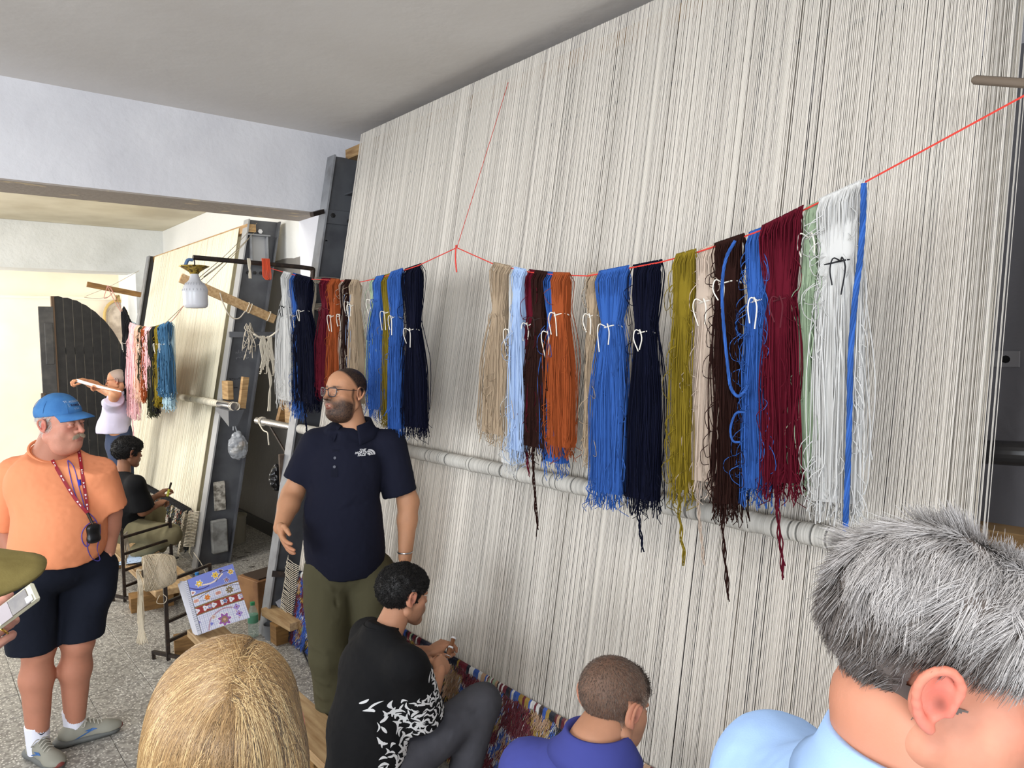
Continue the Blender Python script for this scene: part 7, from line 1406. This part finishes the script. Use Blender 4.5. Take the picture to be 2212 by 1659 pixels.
# planks
zp = .25
def plank(label, x0, x1, y0, y1, z, legs, m=WOODX):
    root, s_ = prop('bench', label, 'bench', ((x0 + x1) / 2, (y0 + y1) / 2, 0)); s_(MB().box(((x0 + x1) / 2, (y0 + y1) / 2, z - .0225), (x1 - x0, y1 - y0, .045), 0, .004).build('plank', m, root))
    for y in legs: s_(MB().box(((x0 + x1) / 2, y, (z - .045) / 2), (x1 - x0 - .04, .09, z - .047), 0, .004).build('support_block', WOODD, root))
    return root
xl, xr = onz(398, 1355, zp)[0], onz(668, 1510, zp)[0]; ye = onz(405, 1360, zp)[1]
plank('long low plank bench the near weavers sit on', xl, xr, .75, ye, zp, (ye - .22, 2.9, 1.7))
xa = onz(247, 1194, .22)[0]; yb_ = onz(330, 1280, .22)[1]
plank('low plank bench under the back weaver and the pale drawing', xa, xa + .30, yb_, 7.4, .22, (7.1, yb_ + .5))
def block(label, px0, px1, py, h, dpt, m=WOODD):
    a, b = onz(px0, py), onz(px1, py - (px1 - px0) * .2); root, s_ = prop('timber_block', label, 'timber block', a); t_ = b - a; nn = A(-t_[1], t_[0], 0) / np.linalg.norm(t_); s_(MB().beam(a + nn * dpt / 2 + A(0, 0, h / 2), b + nn * dpt / 2 + A(0, 0, h / 2), dpt, h).build('timber', m, root)); return root
block('old timber block lying under the first stand', 284, 376, 1326, .11, .16); block('old timber block lying under the plank end', 378, 440, 1418, .10, .12)
# cone of cream yarn with a hank hanging from it
ca = dd(322, 1240, 4.40); cb2 = dd(382, 1252, 4.48); ax = cb2 - ca; ax /= np.linalg.norm(ax); ct = dd(345, 1247, 4.44)
root, s_ = prop('yarn_cone', 'fat cone of cream cotton yarn on the near stand with a long hank hanging down', 'yarn cone', ct)
CY = mat('cream_yarn', (222, 208, 182), .9, island=.14); r_ = np.random.default_rng(8); Mx = basis(ct - ax * .10, (0, 0, 1), ax); P = []
for k in range(150):
    t0 = r_.uniform(0, 1); ph = r_.uniform(0, 6.28); a = np.linspace(0, 5.2, 26) + ph; tl = .5 + (.46 + .02 * r_.normal()) * np.sin(a * .5 + t0 * 6.28); rad = .078 + .036 * np.sqrt(np.clip(1 - ((tl - .45) / .56) ** 2, 0, 1)) - .02 * tl + r_.uniform(-.002, .003); P.append(np.stack([rad * np.cos(a), rad * np.sin(a), tl * .185], 1))
V, F = strands(xf(np.array(P).reshape(-1, 3), Mx).reshape(150, 26, 3), .0022, 3); s_(mesh_obj('windings', V, F, CY, root, kind='stuff'))
s_(MB().lathe([(.02, .004), (.07, .006), (.092, .02), (.106, .05), (.108, .09), (.098, .13), (.08, .165), (.055, .182), (.02, .184)], 28, Mx).build('body', CY, root, True)); s_(MB().lathe([(.018, -.006), (.024, -.006), (.024, .01)], 16, Mx).build('core_tube', mat('core_dark', (70, 62, 52), .8), root, True))
e0 = ct - ax * .105; b = []
for k in range(44):
    j = r_.normal(0, 1, 3); y0 = dd(304 + j[0] * 3, 1262, 4.36); y1 = dd(304 + j[1] * 3.5, 1330, 4.36); y2 = dd(306 + j[2] * 5, 1384 + 10 * r_.random(), 4.36); b.append(smoothcurve([e0 + A(0, 0, .02) + j * .002, e0 - ax * .025 + A(0, 0, .01) + j * .003, y0, y1, y2], 16))
V, F = strands(np.array(b), .0024, 3); s_(mesh_obj('hanging_hank', V, F, CY, root, kind='stuff'))
s_(MB().tube(smoothcurve([ct + A(-.02, -.06, -.09), ct + A(-.04, -.07, -.13), ct + A(.0, -.07, -.145), ct + A(.02, -.06, -.12), ct + A(.0, -.06, -.09)], 20), .0022, 4).build('loose_loop', CY, root))
# printed pattern sheets: flat paper carrying its drawing as colour
PAP = mat('printed_paper', vcol=True, rough=.7)
def sheet(name, label, c4, n, art, parent=None, bend=.0, thick=.004, m=PAP):
    tl, tr, br_, bl = c4; u = np.linspace(0, 1, n); U, Vv = np.meshgrid(u, u, indexing='ij'); P = (tl * (1 - U)[..., None] + tr * U[..., None]) * (1 - Vv)[..., None] + (bl * (1 - U)[..., None] + br_ * U[..., None]) * Vv[..., None]
    nr = np.cross(tr - tl, bl - tl); nr /= np.linalg.norm(nr); P = P - nr * (bend * np.sin(PI * U) + bend * .6 * np.sin(PI * Vv))[..., None]; Q = P.reshape(-1, 3); i, j = np.meshgrid(np.arange(n - 1), np.arange(n - 1), indexing='ij')
    F = np.stack([i * n + j, i * n + j + 1, (i + 1) * n + j + 1, (i + 1) * n + j], -1).reshape(-1, 4); col = art(U.ravel(), Vv.ravel()); Q2 = Q + nr * thick
    root, s_ = prop(name, label, 'pattern sheet', tl) if parent is None else (parent, Shift(parent)); s_(mesh_obj('sheet', np.concatenate([Q, Q2]), np.concatenate([F, F[:, ::-1] + len(Q)]), m, root, True, col=np.concatenate([col, np.tile(lin((226, 226, 232)), (len(Q), 1))]))); return root, s_
def art_pad(u, v):
    c = np.tile(lin((222, 224, 240)), (len(u), 1)); W = lambda m, k: c.__setitem__(m, lin(k)); x, y = u * 1.0, v * 1.12
    g = (np.abs((x * 26) % 1 - .5) > .42) | (np.abs((y * 26) % 1 - .5) > .42)
    W(v < .335, (122, 136, 214)); W((v > .535) & (v < .675), (150, 46, 44)); W(g & ~((v > .535) & (v < .675)) & (v > .30), (176, 182, 214))
    for a in (.335, .535, .675): W(np.abs(v - a) < .010, (150, 120, 60)); W(np.abs(v - a) < .003, (60, 40, 36))
    def flower(cx, cy, R, n, out, inn, ctr):
        dx, dy = x - cx, y - cy * 1.12; r_ = np.hypot(dx, dy); t_ = np.arctan2(dy, dx); k = R * (1 + .22 * np.cos(n * t_)); W(r_ < k * 1.18, (236, 236, 240)); W(r_ < k, out); W(r_ < k * .62, inn); W(r_ < k * .25, ctr)
    def stem(x0, y0, x1, y1, bow, wd, col):
        t_ = np.linspace(0, 1, 60); px = x0 + (x1 - x0) * t_; py = (y0 + (y1 - y0) * t_ + bow * np.sin(PI * t_)) * 1.12; d = np.min(np.hypot(x[:, None] - px, y[:, None] - py), 1) if len(x) < 60000 else None; W(d < wd, col)
    stem(.03, .12, .45, .25, .06, .010, (60, 50, 120)); stem(.35, .2, .75, .12, .05, .016, (236, 220, 210)); stem(.6, .22, .95, .12, -.08, .007, (50, 46, 90)); flower(.28, .15, .055, 6, (220, 178, 50), (240, 200, 80), (250, 250, 250)); flower(.62, .10, .055, 6, (220, 178, 50), (240, 200, 80), (90, 50, 40)); flower(.92, .13, .045, 6, (220, 178, 50), (200, 150, 60), (250, 250, 250)); flower(.80, .25, .04, 5, (60, 50, 130), (214, 160, 150), (60, 40, 60)); flower(.12, .27, .04, 3, (236, 236, 244), (190, 130, 120), (190, 130, 120)); flower(.74, .06, .035, 3, (70, 60, 110), (90, 60, 70), (70, 50, 70))
    stem(.0, .48, 1., .40, -.10, .008, (76, 70, 110)); stem(.0, .40, 1., .46, .07, .006, (90, 84, 130)); flower(.36, .44, .052, 6, (206, 130, 40), (214, 110, 50), (236, 170, 60)); flower(.80, .435, .065, 8, (120, 104, 74), (140, 122, 88), (190, 170, 200)); flower(.14, .43, .045, 2, (214, 160, 146), (214, 160, 146), (180, 120, 110)); flower(.58, .43, .045, 2, (206, 150, 140), (206, 150, 140), (180, 120, 110))
    for k in range(6): flower(.10 + .17 * k, .605, .040, 3, (226, 228, 242), (226, 228, 242), (150, 46, 44))
    flower(.36, .605, .034, 5, (80, 104, 190), (226, 200, 180), (226, 200, 180)); flower(.66, .60, .034, 5, (110, 140, 200), (30, 40, 90), (226, 226, 240)); flower(.97, .60, .034, 5, (110, 130, 200), (226, 200, 180), (226, 226, 240))
    stem(.22, .98, .36, .78, -.04, .012, (180, 140, 160)); stem(.36, .78, .80, .76, -.05, .012, (180, 140, 160)); stem(.80, .78, .82, .95, .0, .01, (180, 140, 160)); flower(.55, .90, .105, 7, (150, 84, 170), (150, 120, 90), (206, 160, 150)); flower(.83, .76, .055, 4, (150, 130, 200), (170, 150, 210), (130, 30, 50)); flower(.84, .88, .055, 4, (150, 130, 200), (170, 150, 210), (130, 30, 50)); flower(.37, .80, .035, 3, (206, 180, 170), (206, 180, 170), (140, 40, 60)); flower(.06, .80, .045, 5, (120, 110, 180), (110, 140, 200), (140, 90, 160)); flower(.30, .90, .03, 3, (120, 124, 206), (120, 124, 206), (120, 124, 206))
    W(u < .07, (206, 208, 222)); W((u > .068) & (u < .078), (70, 76, 90)); W((u < .075) & (np.abs((y * 26) % 1 - .5) > .42), (90, 94, 110)); return c
TL, TR, BR, BL = dd(396.5, 1256, 4.42), dd(502.6, 1218, 4.50), dd(539.8, 1334, 4.36), dd(428, 1372, 4.26)
pad, s_ = sheet('pattern_pad', 'large folded pattern paper with blue, white and red floral bands propped on the plank', (TL, TR, BR, BL), 170, art_pad, bend=.012)
bk = dd(385, 1262, 4.5); bb = dd(424, 1374, 4.36)
for k, (x0, y0, x1, y1) in enumerate(((384, 1262, 418, 1372), (388, 1256, 424, 1374))): s_(mesh_obj('folded_leaf', *(lambda a, b, c, d: ([a, b, c, d, a + (0, .004, 0), b + (0, .004, 0), c + (0, .004, 0), d + (0, .004, 0)], [(0, 1, 2, 3), (7, 6, 5, 4), (0, 4, 5, 1), (2, 6, 7, 3)]))(dd(x0, y0, 4.5), TL + ((TR - TL) * .01), BL + (BR - BL) * .02, dd(x1, y1, 4.33)), mat('white_paper', (222, 224, 236), .7), pad))
def art_blue(u, v):
    c = np.tile(lin((190, 212, 240)), (len(u), 1)); n = vnoise(np.stack([u * 9, v * 6, 0 * u], 1), 1, 3); c[np.abs(n) < .05] = lin((70, 90, 120)); m = vnoise(np.stack([u * 7, v * 5, 0 * u], 1), 1, 9); c[m > .55] = lin((160, 160, 90)); c[np.abs(m - .55) < .05] = lin((70, 76, 60)); n2 = vnoise(np.stack([u * 15, v * 9, 0 * u], 1), 1, 5); c[n2 > .62] = lin((120, 140, 170)); return c
a = [onz(x, y, .235) for x, y in ((280, 1198), (322, 1190), (345, 1208), (248, 1222))]
r1, _ = sheet('drawing_sheet', 'pale blue floral drawing lying on the far plank', (a[0], a[1], a[2], a[3]), 60, art_blue, thick=.002)
q = [onz(x, y, .228) for x, y in ((300, 1224), (332, 1218), (352, 1200), (356, 1204), (340, 1222), (306, 1232))]; root, s_ = prop('clipboard', 'black folder under the pale drawing', 'folder', q[0]); c0 = onz(330, 1212, .235); s_(MB().box(c0 + A(.02, .06, -.008), (.24, .30, .012), .5, .003).build('board', BLACK, root)); s_(MB().box(c0 + A(.08, .16, .004), (.08, .05, .008), .5, .002).build('label_card', mat('grey_card', (150, 150, 148), .7), root))
# bottles
def bottle(label, p, capc, tint, h=.23, r=.032, lab=None):
    root = thing('water_bottle', label, 'bottle', tuple(p), 0, None); g = mat('pet_' + str(tint), tint, .06, spec=.7); g.node_tree.nodes['Principled BSDF'].inputs['Alpha'].default_value = .32
    MB().lathe([(r * .9, 0), (r, .008), (r, h * .30), (r * .93, h * .36), (r, h * .42), (r, h * .66), (r * .85, h * .76), (r * .45, h * .88), (r * .40, h * .93)], 20).build('body', g, root, True); MB().lathe([(r * .46, h * .92), (r * .46, h * 1.0), (r * .42, h * 1.005)], 16).build('cap', mat('cap_' + str(capc), capc, .4), root, True)
    if lab: MB().lathe([(r * 1.02, h * .42), (r * 1.02, h * .64)], 20).build('label_band', mat('band_' + str(lab), lab, .5), root, True)
bottle('water bottle with green cap and label beside the near loom post', onz(548, 1374), (40, 140, 90), (170, 200, 190), .235, .034, (90, 150, 120))
bottle('water bottle with a blue cap standing behind the pattern paper', onz(428, 1300), (40, 120, 190), (200, 214, 220), .23)
# clutter behind the near loom post
bx = onz(556, 1338); root, s_ = prop('crate', 'brown wooden crate behind the near loom post', 'crate', bx); s_(MB().box(bx + A(.10, .12, .14), (.26, .26, .28), .2, .004).build('crate_body', mat('crate_wood', (150, 108, 68), .7, noise=((120, 82, 50), 8)), root)); s_(MB().box(bx + A(.10, .12, .285), (.2, .2, .01), .2).build('crate_opening', mat('crate_dark', (60, 44, 30), .9), root))
pa_, pb_ = onz(578, 1318, .16), onz(640, 1352, .16); root, s_ = prop('plank_piece', 'short light plank behind the near loom post', 'plank', pa_); s_(MB().beam(pa_, pb_, .09, .05).build('plank_body', WOODX, root)); s_(MB().box((pa_ + pb_) / 2 * A(1, 1, 0) + A(0, 0, .065), (.12, .10, .13)).build('support_block', WOODD, root))
bk = onz(588, 1378); root, s_ = prop('bucket', 'grey plastic bucket at the foot of the near loom post', 'bucket', bk); s_(MB().lathe([(.045, 0), (.055, .10), (.058, .10), (.052, .098), (.042, .01)], 22, Matrix.Translation(bk)).build('bucket_wall', mat('grey_plastic', (120, 124, 130), .5), root, True))
bk = onz(594, 1300) ; root, s_ = prop('clear_tub', 'grey tub with a lid on the floor behind the near loom', 'tub', bk); s_(MB().lathe([(.09, 0), (.10, .16), (.105, .16), (.105, .18), (.03, .19)], 22, Matrix.Translation(bk)).build('tub_wall', mat('smoky_plastic', (104, 106, 108), .4), root, True))
pp = onz(604, 1298, .215) ; root, s_ = prop('paper_scrap', 'crumpled scrap of white paper behind the loom post', 'paper', pp); s_(mesh_obj('paper_body', [pp + A(-.03, 0, 0), pp + A(.02, .03, .004), pp + A(.035, -.01, -.05), pp + A(-.01, -.03, -.06), pp + A(0, 0, -.02)], [(0, 1, 4), (1, 2, 4), (2, 3, 4), (3, 0, 4)], MATS['white_paper'], root))
bk = onz(508, 1170); root, s_ = prop('bucket', 'beige paint bucket by the grey wall behind the back loom', 'bucket', bk); s_(MB().lathe([(.10, 0), (.115, .27), (.122, .27), (.12, .25)], 24, Matrix.Translation(bk)).build('bucket_wall', mat('beige_plastic', (166, 160, 142), .5), root, True))
# bags hung on posts
def bag(name, label, c, s, m, seed, knot=True):
    root, s_ = prop(name, label, 'bag', c); V, F = sdf([ell(c, s, .02), ell(A(*c) + A(0, 0, s[2] * .7), (s[0] * .5, s[1] * .6, s[2] * .6), .03)], .006); N_ = normals(V, F); V = V + N_ * (.012 * np.abs(vnoise(V, 26, seed)) + .006 * vnoise(V, 60, seed))[:, None]; s_(mesh_obj('bag_body', V, F, m, root, False))
    if knot: s_(MB().tube(smoothcurve([A(*c) + A(0, 0, s[2] * 1.1), A(*c) + A(-.01, 0, s[2] * 1.5), A(*c) + A(-.03, 0, s[2] * 2.0), A(*c) + A(-.035, 0, s[2] * 1.4)], 12), .006, 5).build('handle', m, root, True))
    return root, s_
PB = mat('clear_bag', (196, 200, 206), .12, spec=.9); PB.node_tree.nodes['Principled BSDF'].inputs['Alpha'].default_value = .55
c = ony(514, 966, 6.46); root, s_ = bag('plastic_bag', 'crumpled clear plastic bag tied to the back loom post', c, (.085, .06, .11), PB, 3)
for k, dx in enumerate((-.03, .02, .04)): s_(MB().lathe([(.01, -.02), (.028, -.01), (.028, .02), (.01, .03)], 12, Matrix.Translation(c + A(dx, 0, -.03 + .03 * k)) @ Matrix.Rotation(1.2 + k, 4, 'X')).build('bobbin', (COTTON, MATS['wool_olive'], WOOD)[k], root, True))
bag('black_bag', 'small black plastic bag hooked behind the near loom post', ony(598, 1034, 4.95), (.05, .04, .08), mat('black_film', (20, 20, 22), .2), 5, False)
# floor bits
c_ = smoothcurve([onz(x, y, .006) for x, y in ((652, 1385), (655, 1405), (662, 1425), (676, 1447), (700, 1462), (730, 1470))], 30); root, s_ = prop('floor_cable', 'black cable curling over the floor behind the speaker', 'cable', c_[0]); s_(MB().tube(c_, .006, 6).build('cable_body', BLACK, root, True))
r_ = np.random.default_rng(3); root = None
for k in range(12):
    p = onz(r_.uniform(380, 560), r_.uniform(1180, 1260)); root, s_ = prop('thread_scrap', 'short dark thread snippet among others on the floor by the back loom', 'thread scrap', p, 'thread snippets on the floor'); V, F = tube(smoothcurve([p + (0, 0, .003), p + (r_.normal(0, .02), r_.normal(0, .02), .006), p + (r_.normal(0, .04), r_.normal(0, .03), .003)], 8), .002, 4); s_(mesh_obj('thread_body', V, F, mat('scrap_dark', (60, 52, 46), .9), root))
for (x0, y0, x1, y1) in ((395, 1188, 425, 1222), (430, 1215, 455, 1262)):
    p0, p1 = onw(x0 - 12, y0 - 22, -.03), onz(x1, y1, .004); root, s_ = prop('warp_end', 'loose cord end trailing to the floor, ' + ('nearer the boy' if x0 < 400 else 'nearer the loom post'), 'cord', p0, 'cord ends trailing under the back loom'); s_(MB().tube(smoothcurve([p0, (p0 + p1) / 2 + (0, 0, .03), p1], 12), .0035, 4).build('cord_body', COTTON, root))
# hank of cord knotted on the first stand
q = p1a + A(.02, .04, .51); root, s_ = prop('cord_hank', 'grey cords hanging in a hank from the first stand’s top rung', 'cord', q); V, F = strands(np.array([smoothcurve([q + (.006 * k, .012 * k, .012), q + (.006 * k, .012 * k, -.06), q + (.006 * k + .01 * math.sin(k), .012 * k, -.15), q + (.01, .01 * k, -.2 - .02 * (k % 3))], 10) for k in range(9)]), .0035, 4); s_(mesh_obj('strands', V, F, MATS['dirty_cord'], root))
